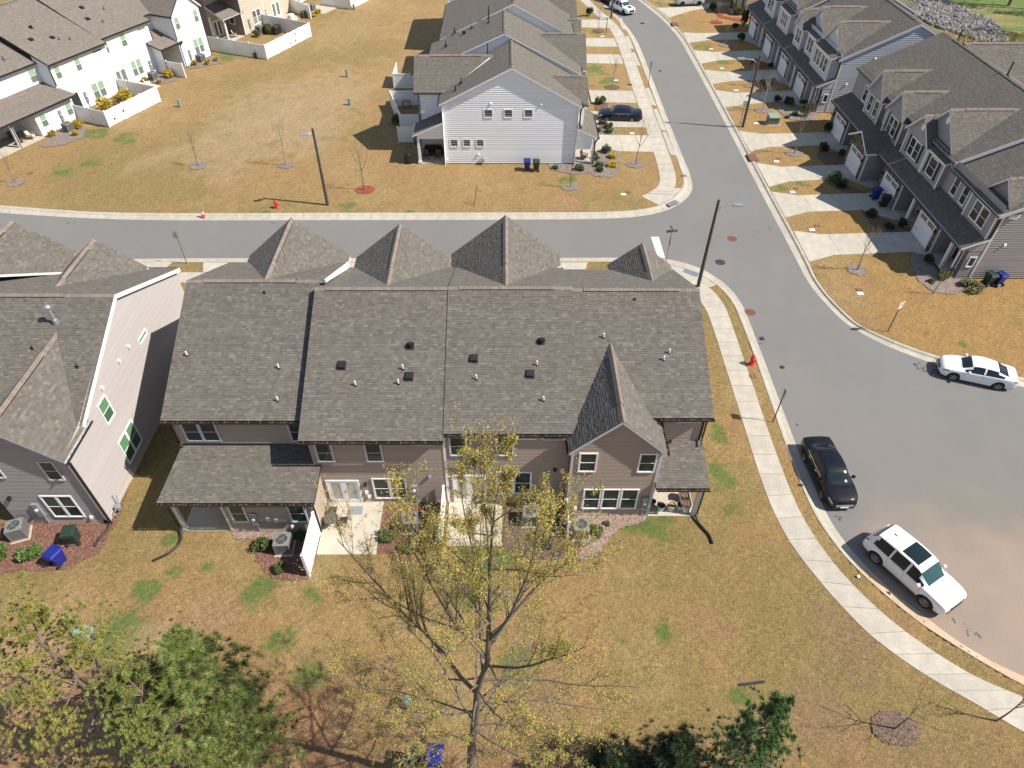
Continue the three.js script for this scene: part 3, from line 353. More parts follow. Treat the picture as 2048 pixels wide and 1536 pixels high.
for (const [cx, cz, a] of [[15.57,-56.91, .62], [15.11,-45.83, -.62]]) { const o = thing('tactile_pad', cz < -50 ? 'dark grey bumpy tactile pad on the corner ramp beside the white end house' : 'dark grey bumpy tactile pad on the corner ramp beside the leaning light pole', 'tactile pad', cx, cz, a); const m = mb(); m.box(-.62, .62, .02, .04, -.3, .3); m.build('pad', mat.tactile, o); const d = mb(); for (let i = -9; i <= 9; i++) for (let j = -4; j <= 4; j++) d.tube([[i * .064, .038, j * .064], [i * .064, .048, j * .064]], [.016, .009], 6); d.build('domes', mat.tactile, o, 'stuff'); }
// driveways of the grey row on the right
const rCuts = [28.1, 30.7, 33.4];
for (const p of [[[25.3, -52.2], [27.6, -51.6], [35.5, -52], [35.5, -49.2], [37, -48.7], [37, -46.2], [35.6, -46.2], [34.4, -48.9], [27.5, -48.4], [25.15, -47.4]], [[25.3, -59.1], [27.6, -58.4], [35.4, -58.9], [35.4, -56.2], [36.9, -55.5], [36.9, -54], [34.9, -54], [32.5, -55.7], [27.6, -55.4], [25.25, -54.4]], [[25.4, -65], [27.7, -64.1], [34.4, -64.6], [34.4, -61.9], [36.9, -61.2], [36.9, -59.8], [34.9, -59.8], [33.4, -61.7], [27.6, -61.1], [25.35, -60]], [[25.5, -72.5], [27.9, -71.7], [35.5, -72.1], [35.6, -69.4], [36.9, -68.6], [36.9, -67], [35, -67], [33.6, -69], [27.7, -68.5], [25.45, -67.4]], [[25.6, -83.9], [27.9, -83], [34.9, -83.8], [34.9, -81.1], [36.4, -80.4], [36.4, -78.6], [34.7, -78.6], [33.2, -80.6], [28.4, -79.7], [25.55, -78.7]], [[25.65, -90.6], [28.1, -89.9], [34.9, -90.6], [34.9, -87.8], [36.4, -87], [36.4, -85.5], [34.7, -85.5], [33.2, -87.5], [28.2, -86.8], [25.6, -85.8]], [[25.7, -97.8], [28.1, -97.1], [34.9, -97.8], [34.9, -94.8], [36.4, -94], [36.4, -92.6], [34.7, -92.6], [33.2, -94.6], [28.3, -94], [25.65, -92.8]], [[25.6, -105.2], [28, -104.8], [34.9, -105.3], [34.9, -102.4], [36.4, -101.6], [36.4, -100], [34.7, -100], [33.2, -102.2], [28.4, -101.8], [25.65, -100.8]], [[23.7, -116.9], [26.7, -117.1], [34.2, -119.9], [36.4, -118.9], [29.1, -115.6], [24.75, -112]]]) paving('driveway', [p], 0, rCuts);
// driveways and aprons of the white row
for (const [z0, z1, x0] of [[-71.3, -67.4, 8.6], [-77.4, -73.3, 8.9], [-83.6, -80, 9.2], [-96.1, -92.7, 9.2], [-102.6, -99.1, 9.2], [-110.8, -107.2, 9]]) { paving('driveway', [[[x0, z0 - .3], [15.5, z0], [15.5, z1], [x0, z1 - .3]]], 0, [12.4]); paving('driveway_apron', [[[17.14, z0 - .9], [17.62, z0 - .9], [17.66, z1 + .9], [17.08, z1 + .6]]], 0, [], mat.concrete, .03); }
// pavement and driveways in front of the two tan buildings
{ const xs = []; for (let x = -59; x < 12; x += 1.5) xs.push(x); paving('sidewalk', [[[-60, -45.9], [13, -45.9], [13, -44.5], [-60, -44.5]]], 0, xs);
  for (const [a, b] of [[-46, -41.5], [-37.5, -33], [-32.2, -27.75], [-24.35, -20.2], [-16, -11.6], [-9, -5], [-1.6, 2.2], [3.0, 6.5]]) { paving('driveway', [[[a - .4, -47.3], [b + .4, -47.3], [b, -45.95], [a, -45.95]]], 0, []); paving('driveway', [[[a, -44.45], [b, -44.45], [b, -37.6], [a, -37.6]]], 1, [-41.2]); } }
// patios behind the tan building
for (const [a, b, c, d] of [[-10.02, -6.85, -23.3, -19.84], [-3.12, -.12, -23.3, -20.38]]) paving('patio', [[[a, c], [b, c], [b, d], [a, d]]], 0, [], mat.patio, .05);
// painted stop line, manholes, inlets, covers
mb().hexa([[12.75, -.118, -51.4], [13.42, -.118, -51.4], [13.42, -.118, -48.2], [12.85, -.118, -48.2]], [[12.75, -.114, -51.4], [13.42, -.114, -51.4], [13.42, -.114, -48.2], [12.85, -.114, -48.2]]).build('stop_line', mat.paint, null, 'structure');
function manhole(x, z, r, label, material, group) { const o = thing('manhole_cover', label, 'manhole cover', x, z, 0, group, -.12); mb().lathe([[0, .012], [r, .012], [r + .06, .012], [r + .07, .002]], 0, 0, 0, 24).build('frame', material, o); const m = mb(); for (let i = -5; i <= 5; i++) for (let j = -5; j <= 5; j++) { const d = Math.hypot(i, j) * r / 5.6; if (d < r * .9 && (i + j) % 2) m.box(i * r / 5.6 - r * .09, i * r / 5.6 + r * .09, .012, .02, j * r / 5.6 - r * .09, j * r / 5.6 + r * .09); } m.build('cover', material, o); return o; }
manhole(19.73,-51.12, .36, 'reddish brown round manhole cover in the road near the light pole', mat.rust); manhole(17.88,-47.54, .36, 'worn round manhole cover in the road just right of the light pole foot', mat.iron); manhole(18.63,-40.88, .36, 'rusty round manhole cover in the road beside the curving curb', mat.rust);
manhole(18.66,-37.79, .13, 'small dark valve cover in the road above the red hydrant', mat.grateDark); manhole(19.25,-34.75, .11, 'small dark valve cover in the road right of the red hydrant', mat.grateDark); manhole(20.48,-109.71, .3, 'dark manhole cover in the far road ahead of the white car', mat.grateDark); manhole(19.93,-90.55, .16, 'small dark valve cover in the middle of the far road', mat.grateDark);
function meterCover(x, z, label, white = true) { const o = thing('utility_cover', label, 'utility cover', x, z); mb().rbox(-.24, .24, 0, .04, -.17, .17, .012).build('lid', white ? mat.paint : mat.rust, o); mb().tube([[0, .035, 0], [0, .046, 0]], .05, 10).build('knob', mat.meter, o); return o; }
for (const [x, z, l, w] of [[27.73,-43.08, 'white utility cover in the lawn below the nearest curb tree', 1], [27.82,-43.54, 'low grey utility box lid in the lawn above a white cover', 0], [26.98,-52.33, 'white utility cover in the lawn strip above the nearest driveway', 1], [27.64,-52.99, 'brown utility lid just right of the white cover above the nearest driveway', 0], [27.3,-59.01, 'white utility cover in the narrow lawn with green grass edge', 1], [27.85,-59.73, 'brown utility lid in the narrow lawn with green grass edge', 0], [27.58,-65.29, 'white utility cover in the lawn with a dark storm inlet', 1], [28.03,-65.95, 'brown utility lid behind the white cover near the storm inlet', 0], [27.92,-74.39, 'pale utility cover beside the green transformer box', 1], [28,-83.81, 'white utility cover in the lawn above the tall right light pole foot', 1], [27.97,-91.08, 'white utility cover in the third lawn strip behind the pole lamp', 1], [28.14,-98.34, 'white utility cover in the far lawn strip of the grey row', 1], [11.25,-58.58, 'white utility cover near the corner ramp of the white row', 1], [11.77,-58.96, 'rusty utility lid next to the white cover near the corner ramp', 0], [13.84,-71.83, 'pale utility cover in the lawn between the two near white row driveways', 1], [13.89,-87, 'pale utility cover by the young tree in the wide green lawn', 1], [13.92,-103.46, 'pale utility cover in the lawn by the propped young tree', 1], [16.91,-33.69, 'rusty square cover in the verge below the red hydrant', 0], [17.59,-62.22, 'rust brown inlet lid in the verge at the street corner', 0], [-46.66,-62.74, 'rusty drain lid sunk in the big lawn', 0]]) meterCover(x, z, l, w);
for (const [x, z, l] of [[24.95,-66.07, 'dark storm drain opening in the curb beside a driveway of the grey row'], [24.68,-108.78, 'black storm drain opening in the far curb of the street']]) { const o = thing('storm_inlet', l, 'storm drain', x + .35, z, 0); mb().rbox(-.42, .5, -.08, .10, -.75, .75, .03).build('hood', mat.rust, o); mb().box(-.44, -.3, -.1, .03, -.6, .6).build('opening', mat.black, o); }
// drops of oil and damp spots on the road
{ const m = mb(); reseed(5); const spot = (x, z, r) => { const n = 9, P = []; for (let i = 0; i < n; i++) { const a = i / n * 6.283; const q = r * rr(.6, 1.2); P.push([x + Math.cos(a) * q, -.1165, z + Math.sin(a) * q * 1.2]); } for (let i = 1; i < n - 1; i++) m.tri(P[0], P[i], P[i + 1], [0, 1, 0]); }; m.color([.095, .09, .086]);
  for (const [x, z] of [[18.68,-37.84], [18.38,-38.24], [18.43,-37.18], [18.7,-32.29], [18.5,-29.45], [18.79,-22.33], [18.82,-22.16], [22.84,-15.89], [22.79,-15.58], [22.22,-16.21], [23.2,-15.38], [23.36,-53.16], [23.48,-52.66], [22.16,-52.17], [-38.8,-53.74], [-38.22,-53.74], [-20.6,-53.66]]) for (let k = 0; k < 3; k++) spot(x + rr(-.2, .2), z + rr(-.2, .2), rr(.03, .1));
  for (let k = 0; k < 40; k++) { const t = k / 40; spot(lerp(28.4, 31, t) + rr(-.3, .3), lerp(-35, -33.6, t) + rr(-.3, .3), rr(.03, .13)); } m.build('road_stains', M([1, 1, 1], .6), null, 'structure'); }
// mulch: a bed of loose chips, uneven ground in its own colour
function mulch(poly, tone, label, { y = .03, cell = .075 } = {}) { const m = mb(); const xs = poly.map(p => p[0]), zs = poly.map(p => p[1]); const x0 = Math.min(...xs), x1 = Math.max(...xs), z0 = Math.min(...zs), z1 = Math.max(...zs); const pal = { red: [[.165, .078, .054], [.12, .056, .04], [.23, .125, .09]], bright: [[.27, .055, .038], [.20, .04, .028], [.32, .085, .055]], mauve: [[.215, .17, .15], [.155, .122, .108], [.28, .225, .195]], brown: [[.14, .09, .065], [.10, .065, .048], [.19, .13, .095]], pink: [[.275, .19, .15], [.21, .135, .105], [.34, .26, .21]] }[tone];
  const nx = Math.ceil((x1 - x0) / cell), nz = Math.ceil((z1 - z0) / cell); const H = (i, j) => { const s = Math.sin(i * 127.1 + j * 311.7 + x0 * 17) * 43758.5453; return y + .03 * (s - Math.floor(s)) + .03 * fbm((x0 + i * cell) * 1.2, (z0 + j * cell) * 1.2, 2); };
  for (let i = 0; i < nx; i++) for (let j = 0; j < nz; j++) { const x = x0 + (i + .5) * cell, z = z0 + (j + .5) * cell; const w = .16 * fbm(x * 3, z * 3, 2); if (!inside(poly, x + w, z - w)) continue; const c = pal[Math.floor(rnd() * 3)], k = rr(.85, 1.15); m.color(c.map(v => v * k)); const P = (a, b) => [x0 + (i + a) * cell, H(i + a, j + b), z0 + (j + b) * cell]; m.tri(P(0, 0), P(1, 1), P(1, 0)); m.color(pal[Math.floor(rnd() * 3)].map(v => v * k)); m.tri(P(0, 0), P(0, 1), P(1, 1)); }
  // chips lying on top
  for (let k = 0; k < area(poly) * 26; k++) { const x = rr(x0, x1), z = rr(z0, z1); if (!inside(poly, x, z)) continue; const c = pal[Math.floor(rnd() * 3)], q = rr(.7, 1.5); m.color(c.map(v => v * q)); const a = rnd() * 6.3, l = rr(.03, .09), h = y + .04; m.quad([x, h, z], [x + Math.cos(a) * l, h + rr(0, .03), z + Math.sin(a) * l], [x + Math.cos(a) * l - Math.sin(a) * .03, h + rr(0, .03), z + Math.sin(a) * l + Math.cos(a) * .03], [x - Math.sin(a) * .03, h, z + Math.cos(a) * .03]); }
  const o = m.build('mulch_bed', mat.mulchMat, null, 'stuff'); tag(o, label, 'mulch bed'); return o; }
const ringPoly = (x, z, a, b = a) => Array.from({ length: 18 }, (_, i) => [x + a * Math.cos(i / 18 * 6.283), z + b * Math.sin(i / 18 * 6.283)]);
reseed(31);
for (const [p, t, l] of [
  [[[-28.02,-21.86], [-22.31,-21.83], [-21.64,-21.34], [-21.61,-19.99], [-23.06,-18.93], [-24.85,-18.85], [-27.36,-18.64], [-29.14,-21.86]], 'red', 'reddish mulch bed behind the left house with condenser and bins'],
  [[[-22.2,-21.83], [-22.21,-24.57], [-21.89,-24.79], [-21.73,-23.96], [-21.5,-21.41]], 'red', 'narrow reddish mulch strip along the sunlit end wall of the left house'],
  [[[-13.71,-20.83], [-10.87,-21.21], [-10.38,-20.14], [-10.24,-18.41], [-10.82,-18.21], [-12.18,-18.5], [-13.06,-19.38]], 'red', 'reddish mulch bed beside the white fence panel and condenser'],
  [[[-14.93,-21.28], [-11.22,-21.28], [-12.18,-20.7], [-14.67,-20.83]], 'pink', 'pale mulch strip under the low wing wall with meter'],
  [[[-6.83,-23.08], [-3.41,-23.08], [-3.39,-21.34], [-3.93,-20.14], [-6.64,-19.9], [-6.83,-20.14]], 'red', 'mulch bed between the two patios with a condenser'],
  [[[0.06,-23.15], [3.53,-23.15], [3.3,-19.59], [1.38,-19.53], [-0.05,-20.39]], 'brown', 'dark mulch bed right of the second patio under the budding tree'],
  [[[4.13,-22.4], [8.08,-22.36], [7.79,-21.93], [6.35,-21.47], [5.54,-20.61], [5.03,-19.83], [4.16,-19.38], [3.8,-19.83]], 'pink', 'pale mulch bed under the three windows of the gabled end unit'],
  [[[4.43,-64.75], [8.95,-64.64], [8.98,-62.84], [6.97,-62.43], [4.67,-63.47]], 'mauve', 'grey mulch bed along the front corner of the white end house'],
  [[[8.92,-66.51], [10.52,-68.11], [11.82,-67.65], [11.52,-63.47], [10.44,-61.82], [8.62,-62.22]], 'mauve', 'grey mulch bed with yellow bushes beside the white end house porch'],
  [[[10.43,-74.52], [11.51,-74.26], [11.85,-72.46], [12.06,-71.46], [10.15,-71.71]], 'mauve', 'mulch bed with small shrubs below the parked dark car'],
  [[[10.49,-79.9], [12.04,-80.19], [11.98,-78.61], [10.52,-77.77]], 'red', 'reddish mulch bed in front of the parked dark car'],
  [[[-48.79,-68.81], [-48.29,-72.46], [-47.02,-74.26], [-45.52,-72.97], [-44.96,-70.85], [-46.17,-69.04], [-47.88,-68.46]], 'mauve', 'grey mulch bed below the low wing of the white row'],
  [[[-44.71,-87.49], [-43.83,-89.86], [-41.43,-89.17], [-40.62,-86.84], [-42.26,-85.54]], 'mauve', 'grey mulch bed in front of the middle white townhouse condenser'],
  [[[-41.04,-91.78], [-39.13,-95.63], [-37.2,-94.51], [-37.18,-92.68], [-39.06,-91.25], [-40.23,-90.9]], 'mauve', 'grey mulch bed at the foot of the white end gable'],
  [[[34.22,-48.57], [35.24,-48.43], [35.03,-45.42], [37.01,-44.87], [37.65,-44.06], [34.84,-42.89], [33.43,-43.21], [32.99,-44.87], [33.51,-47.69]], 'mauve', 'curved mulch bed at the corner of the nearest grey row house'],
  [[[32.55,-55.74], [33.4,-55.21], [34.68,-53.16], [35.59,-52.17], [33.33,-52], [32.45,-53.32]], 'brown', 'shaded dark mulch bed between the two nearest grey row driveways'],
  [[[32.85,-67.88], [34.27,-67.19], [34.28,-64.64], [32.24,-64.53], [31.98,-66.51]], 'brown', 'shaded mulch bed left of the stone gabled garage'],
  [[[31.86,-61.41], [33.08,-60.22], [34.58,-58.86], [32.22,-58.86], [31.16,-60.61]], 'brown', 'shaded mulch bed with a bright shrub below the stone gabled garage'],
  [[[31.09,-80.19], [33.12,-79.18], [35.85,-76.94], [34.14,-74.78], [31.96,-75.31], [31.33,-77.77]], 'mauve', 'round mulch bed with shrubs at the corner of the far grey row house'],
  [[[33.44,-93.77], [34.69,-91.25], [32.29,-90.9]], 'bright', 'red mulch bed behind the lamp of the right light pole'],
  [[[32.06,-115.29], [33.67,-112.32], [36.06,-111.36], [38.02,-114.28], [37.66,-112.32], [34.81,-109.94], [32.43,-111.84]], 'bright', 'bright red mulch bed in front of the beige house at the top'],
]) mulch(p, t, l);
// ---------------------------------------------------------------- the tan four-unit building in the middle
function gableFront(B, x, yp, ye, hw, zf, backZ, eaveZ, siding, o = {}) { // gable facing -z: ridge from zf back to backZ
  for (const s of [-1, 1]) roof(B, [[x + s * hw, ye, eaveZ], [x + s * hw, ye, zf], [x, yp, zf], [x, yp, backZ]], { fascia: o.fascia || mat.fasciaWhite, tone: o.tone });
  const sl = (yp - ye) / hw; ridge(B, [x, yp, zf], [x, yp, backZ], [1, 0, 0], sl, o.vent || [.08, .72]);
  const w = hw - .28, zz = zf + .28; wall(B, fz(zz, -1), [[x - w, 0], [x + w, 0], [x + w, ye + .1], [x, yp - .2], [x - w, ye + .1]], siding);
  for (const s of [-1, 1]) wall(B, fx(x + s * w, s), [[zz, 0], [eaveZ + .8, 0], [eaveZ + .8, ye], [zz, ye]], siding, { plain: true });
}
{
  reseed(101);
  const B = thing('townhouse_building', 'tan four-unit townhouse in the centre with broad brown shingle roofs', 'townhouse', -3.5, -30); ORG = [-3.5, 0, -30];
  const S = mat.sidTan;
  // walls, rear side
  const zA = fz(-24.6, 1), zB = fz(-23.3, 1), zP = fz(-21.35, 1), zG = fz(-22.45, 1), zD = fz(-24.5, 1);
  wall(B, zA, [[-17.7, 3.3], [-10.25, 3.3], [-10.25, 5.76], [-17.7, 5.76]], S);
  wall(B, zA, [[-17.7, 0], [-14.9, 0], [-14.9, 3.4], [-17.7, 3.4]], S);
  wall(B, zP, [[-14.9, .12], [-10.1, .12], [-10.1, 2.9], [-14.9, 2.9]], S);
  wall(B, fx(-14.9, -1), [[-24.6, .1], [-21.35, .1], [-21.35, 2.9], [-24.6, 3.4]], S);
  wall(B, fx(-10.08, 1), [[-23.3, .1], [-21.35, .1], [-21.35, 2.9], [-23.3, 3.2]], S);
  wall(B, zB, [[-10.2, .12], [-3.1, .12], [-3.1, 5.72], [-10.2, 5.72]], S);
  wall(B, fx(-10.2, -1), [[-24.6, 3], [-23.3, 3], [-23.3, 5.7], [-24.6, 6.2]], S);
  wall(B, zB, [[-3.1, .12], [3.5, .12], [3.5, 5.86], [-3.1, 5.86]], S);
  wall(B, zG, [[3.45, .12], [8.05, .12], [8.05, 5.75], [5.71, 7.88], [3.45, 5.75]], S);
  wall(B, fx(3.45, -1), [[-23.3, 0], [-22.45, 0], [-22.45, 5.7], [-23.3, 5.7]], S);
  wall(B, fx(8.05, 1), [[-24.5, .1], [-22.45, .1], [-22.45, 5.7], [-24.5, 5.7]], S);
  wall(B, zD, [[8.05, .1], [10.6, .1], [10.6, 6.2], [8.05, 6.2]], S);
  const foot = mb(); foot.box(-14.95, -10.02, 0, .13, -21.6, -21.31); foot.box(-10.2, 3.5, 0, .13, -23.5, -23.26); foot.box(3.4, 8.1, 0, .13, -22.7, -22.41); foot.build('foundation', mat.patio, B);
  // ends and front
  wall(B, fx(10.6, 1), [[-36.5, 0], [-24.5, 0], [-24.5, 6.2], [-30.9, 9.2], [-36.5, 6.6]], S);
  wall(B, fx(-17.7, -1), [[-37.1, 0], [-24.6, 0], [-24.6, 5.7], [-31.8, 9.1], [-37.1, 6.6]], S);
  wall(B, fx(-10.2, -1), [[-37, 6], [-24.6, 6], [-24.6, 6.3], [-30.9, 9.2], [-37, 6.5]], S, { plain: true });
  wall(B, fz(-36.6, -1), [[-10.2, 0], [10.6, 0], [10.6, 6.7], [-10.2, 6.6]], S); wall(B, fz(-37.1, -1), [[-17.7, 0], [-10.2, 0], [-10.2, 6.7], [-17.7, 6.7]], S);
  // main roofs, back and front of the ridge
  const fd = mat.fasciaDark;
  roof(B, [[-17.95, 5.78, -24.25], [-10.42, 5.78, -24.25], [-10.42, 9.28, -31.8], [-17.95, 9.28, -31.8]], { fascia: fd });
  roof(B, [[-17.95, 6.62, -37.5], [-10.1, 6.62, -37.5], [-10.1, 9.28, -31.8], [-17.95, 9.28, -31.8]], { fascia: mat.fasciaWhite });
  roof(B, [[-10.5, 5.70, -22.92], [-3.1, 5.70, -22.92], [-3.1, 9.40, -30.9], [-10.5, 9.40, -30.9]], { fascia: fd });
  roof(B, [[-10.5, 6.55, -37.05], [-3.1, 6.55, -37.05], [-3.1, 9.40, -30.9], [-10.5, 9.40, -30.9]], { fascia: mat.fasciaWhite });
  roof(B, [[-3.1, 5.90, -23.23], [3.8, 5.90, -23.23], [3.8, 9.46, -30.9], [-3.1, 9.46, -30.9]], { fascia: fd });
  roof(B, [[-3.1, 6.78, -36.7], [3.8, 6.78, -36.7], [3.8, 9.46, -30.9], [-3.1, 9.46, -30.9]], { fascia: fd });
  roof(B, [[3.8, 6.18, -24.07], [10.85, 6.18, -24.07], [10.85, 9.34, -30.9], [3.8, 9.34, -30.9]], { fascia: fd });
  roof(B, [[3.8, 6.74, -36.55], [10.85, 6.74, -36.55], [10.85, 9.34, -30.9], [3.8, 9.34, -30.9]], { fascia: mat.fasciaWhite });
  ridge(B, [-17.95, 9.28, -31.8], [-10.45, 9.28, -31.8], [0, 0, 1], .464, [.14, .83]); ridge(B, [-10.5, 9.4, -30.9], [-3.1, 9.4, -30.9], [0, 0, 1], .464, [.09, .99]); ridge(B, [-3.1, 9.46, -30.9], [3.8, 9.46, -30.9], [0, 0, 1], .464, [.09, .85]); ridge(B, [3.8, 9.34, -30.9], [10.85, 9.34, -30.9], [0, 0, 1], .464, [.08, .84]);
  { const m = mb(); m.hexa([[-10.1, 6.55, -37.0], [-10.02, 6.55, -37.0], [-10.02, 9.3, -31.6], [-10.1, 9.3, -31.6]], [[-10.1, 7.0, -37.0], [-10.02, 7.0, -37.0], [-10.02, 9.5, -31.6], [-10.1, 9.5, -31.6]]); m.build('rake_board', mat.white, B); }
  // rear gable of the end unit
  roof(B, [[3.26, 5.66, -22.15], [3.26, 5.66, -23.1], [5.71, 7.98, -27.95], [5.71, 7.98, -22.15]], { fascia: mat.greyTrim });
  roof(B, [[8.2, 5.62, -22.15], [8.2, 5.62, -24.45], [5.71, 7.98, -27.95], [5.71, 7.98, -22.15]], { fascia: mat.greyTrim });
  ridge(B, [5.71, 7.98, -22.15], [5.71, 7.98, -27.9], [1, 0, 0], .93, [.2, .82], .17);
  gutter(B, [3.24, 5.64, -22.2], [3.24, 5.64, -23.1], [-1, 0, 0], false); gutter(B, [8.22, 5.6, -22.15], [8.22, 5.6, -24.4], [1, 0, 0]);
  // gables to the street
  gableFront(B, -13.65, 9.12, 6.3, 3.35, -38.85, -32.1, -38.1, S); gableFront(B, -6.65, 9.0, 6.5, 3.1, -38.3, -31.7, -37.1, S); gableFront(B, .1, 9.22, 6.3, 3.62, -39.0, -31.4, -37.6, S); gableFront(B, 8.72, 8.36, 6.72, 2.05, -37.1, -33.0, -36.55, S);
  for (const x of [-13.8, -7, .3, 4.8]) garageDoor(B, fz(x === -13.8 ? -38.58 : x === -7 ? -38.03 : x === .3 ? -38.73 : -36.62, -1), x - 1.3, x + 1.3);
  for (const [x, z] of [[-13.6, -38.57], [-6.65, -38.02], [.1, -38.72], [8.7, -36.82]]) win(B, fz(z, -1), x - .9, x + .9, 4, 5.6, { cols: 2 });
  // low roofs
  roof(B, [[-17.95, 3.02, -21.02], [-9.82, 3.02, -21.02], [-9.82, 3.58, -24.62], [-17.6, 3.58, -24.62]], { fascia: mat.gutter });
  roof(B, [[8.05, 2.84, -22.1], [10.92, 2.84, -22.1], [10.75, 4.0, -24.5], [8.05, 4.0, -24.5]], { fascia: mat.gutter });
  gutter(B, [-17.97, 3.02, -21.0], [-9.84, 3.02, -21.0], [0, 0, 1]); gutter(B, [-17.97, 5.77, -24.23], [-10.55, 5.77, -24.23], [0, 0, 1]); gutter(B, [-10.52, 5.69, -22.9], [-3.12, 5.69, -22.9], [0, 0, 1]); gutter(B, [-3.1, 5.89, -23.21], [3.3, 5.89, -23.21], [0, 0, 1]); gutter(B, [8.1, 6.17, -24.05], [10.9, 6.17, -24.05], [0, 0, 1]); gutter(B, [8.1, 2.83, -22.08], [10.95, 2.83, -22.08], [0, 0, 1]);
  // porches
  slab(B, -17.65, -14.9, 0, .06, -24.6, -21.34); slab(B, 8.05, 10.72, 0, .06, -24.5, -22.3);
  { const m = mb(); m.box(-17.62, -17.42, .06, 2.85, -21.56, -21.36); m.box(-17.66, -17.38, .06, .22, -21.6, -21.32); m.build('porch_post', mat.offwhite, B); const p = mb(); p.box(10.48, 10.68, .06, 2.7, -22.52, -22.32); p.build('porch_post', mat.offwhite, B); const c = mb(); c.quad([-17.7, 2.86, -24.58], [-14.9, 2.86, -24.58], [-14.9, 2.84, -21.4], [-17.7, 2.84, -21.4]); c.build('porch_ceiling', mat.porchCeil, B); }
  trimBoards(B, zP, [[-14.98, -14.86, .1, 2.9], [-10.2, -10.07, .1, 2.9]], mat.offwhite); trimBoards(B, fx(-10.07, 1), [[-21.47, -21.35, .1, 2.9]], mat.offwhite); trimBoards(B, zG, [[3.42, 3.56, .1, 5.7], [7.94, 8.08, .1, 5.7]], mat.greyTrim); trimBoards(B, fx(8.07, 1), [[-22.57, -22.43, .1, 5.6]], mat.greyTrim); trimBoards(B, zD, [[10.5, 10.62, .1, 6.1]], mat.fasciaDark);
  trimBoards(B, zB, [[-3.2, -3.06, .1, 5.7]], mat.white);
  // windows
  win(B, zA, -17.18, -15.44, 3.86, 5.3, { cols: 2, frame: mat.greyTrim }); win(B, zA, -11.5, -10.6, 3.86, 5.3, { frame: mat.greyTrim });
  win(B, zP, -14.55, -13.8, .98, 2.4, { top: mat.paneMid, low: mat.paneMid, frame: mat.offwhite }); win(B, zP, -11.4, -10.6, .98, 2.4, { frame: mat.greyTrim });
  for (const u of [-9.84, -7.25]) win(B, zB, u, u + .8, 3.7, 5.05, { frame: mat.greyTrim }); win(B, zB, -4.8, -3.65, 5.08, 5.3, { rows: 1, frame: mat.greyTrim }); win(B, zB, -7.22, -5.48, .46, 2.14, { cols: 2 });
  patioDoor(B, zB, -9.75, -8.1, .08, 1.95);
  for (const u of [-2.8, -.36]) win(B, zB, u, u + .8, 4.2, 5.6, { frame: mat.greyTrim }); win(B, zB, 2.0, 3.1, 5.48, 5.62, { rows: 1, frame: mat.greyTrim }); patioDoor(B, zB, -2.75, -1.1, .08, 2.4); win(B, zB, -.4, 1.45, .9, 2.72, { cols: 2 });
  win(B, zG, 3.9, 4.72, 3.92, 5.3, {}); win(B, zG, 6.98, 7.78, 3.88, 5.26, {}); for (const u of [4.36, 5.38, 6.4]) win(B, zG, u, u + .84, .66, 2.3, {});
  win(B, zD, 9.15, 10.3, 5.5, 5.7, { rows: 1, frame: mat.greyTrim });
  // things on the walls
  wallLamp(B, zB, -7.66, 1.75); wallLamp(B, zB, -.75, 2.2); dryerVent(B, zB, -4.05, 2.4, mat.meter); dryerVent(B, zB, 2.75, 3.0, mat.black); dryerVent(B, zB, -7.7, 1.0); dryerVent(B, zB, -7.6, .62); dryerVent(B, zB, 2.5, 1.35); dryerVent(B, zB, 1.2, .9); dryerVent(B, zP, -12.7, 1.28); dryerVent(B, zP, -12.28, 1.12, mat.offwhite); dryerVent(B, zP, -11.5, .55, mat.offwhite); dryerVent(B, zG, 3.95, .7);
  meterBox(B, zP, -13.4, .75, 1.75); meterBox(B, zB, -5.0, .75, 1.6); meterBox(B, zG, 7.7, .62, 1.75);
  downspout(B, [[-17.8, 5.6, -24.2], [-17.78, 5.4, -24.5], [-17.76, 3.75, -24.5], [-17.5, 3.62, -24.3]]); downspout(B, [[-17.85, 2.9, -20.98], [-17.75, 2.6, -21.3], [-17.72, .1, -21.3]]); downspout(B, [[10.85, 6.1, -24.02], [10.68, 5.8, -24.4], [10.68, 4.25, -24.4], [10.6, 4.05, -24.1]]); downspout(B, [[10.85, 2.75, -22.05], [10.75, 2.5, -22.3], [10.75, .05, -22.3]]); downspout(B, [[3.25, 5.5, -22.9], [3.36, 5.2, -22.4], [3.36, .1, -22.4]]); downspout(B, [[-10.0, 2.9, -21.0], [-10.02, 2.7, -21.28], [-10.02, .1, -21.28]], mat.gutter);
  // roof vents
  const onB = (f, list) => { for (const [x, y, z] of list) f(x, y, z); };
  onB((x, y, z) => ventPipe(B, x, y, z), [[-17.14,7.33,-27.59], [-12.1,7.02,-26.92], [-11.93,6.24,-25.24], [-5.35,7.36,-26.49], [-7.79,6.97,-25.66], [-5.54,7.01,-25.74], [1.75,7.48,-26.66], [-1.45,7.15,-25.94], [2.05,6.64,-24.85], [8.84,7.69,-27.38], [8.51,7.52,-27.01], [5.38,8.08,-28.21]]);
  onB((x, y, z) => roofVentBox(B, x, y, z, .464), [[-8.62,7.44,-26.67], [-5.01,7.18,-26.1], [-1.62,7.64,-27], [1.37,7.27,-26.19]]);
  onB((x, y, z) => roofVentBox(B, x, y, z, .464, true), [[-5.02,7.92,-27.7], [2.01,8.06,-27.9]]);
  onB((x, y, z) => ventPipe(B, x, y, z, .16, mat.black, .04), [[-13.45,8.95,-31.08], [7.21,9.05,-30.3]]);
}
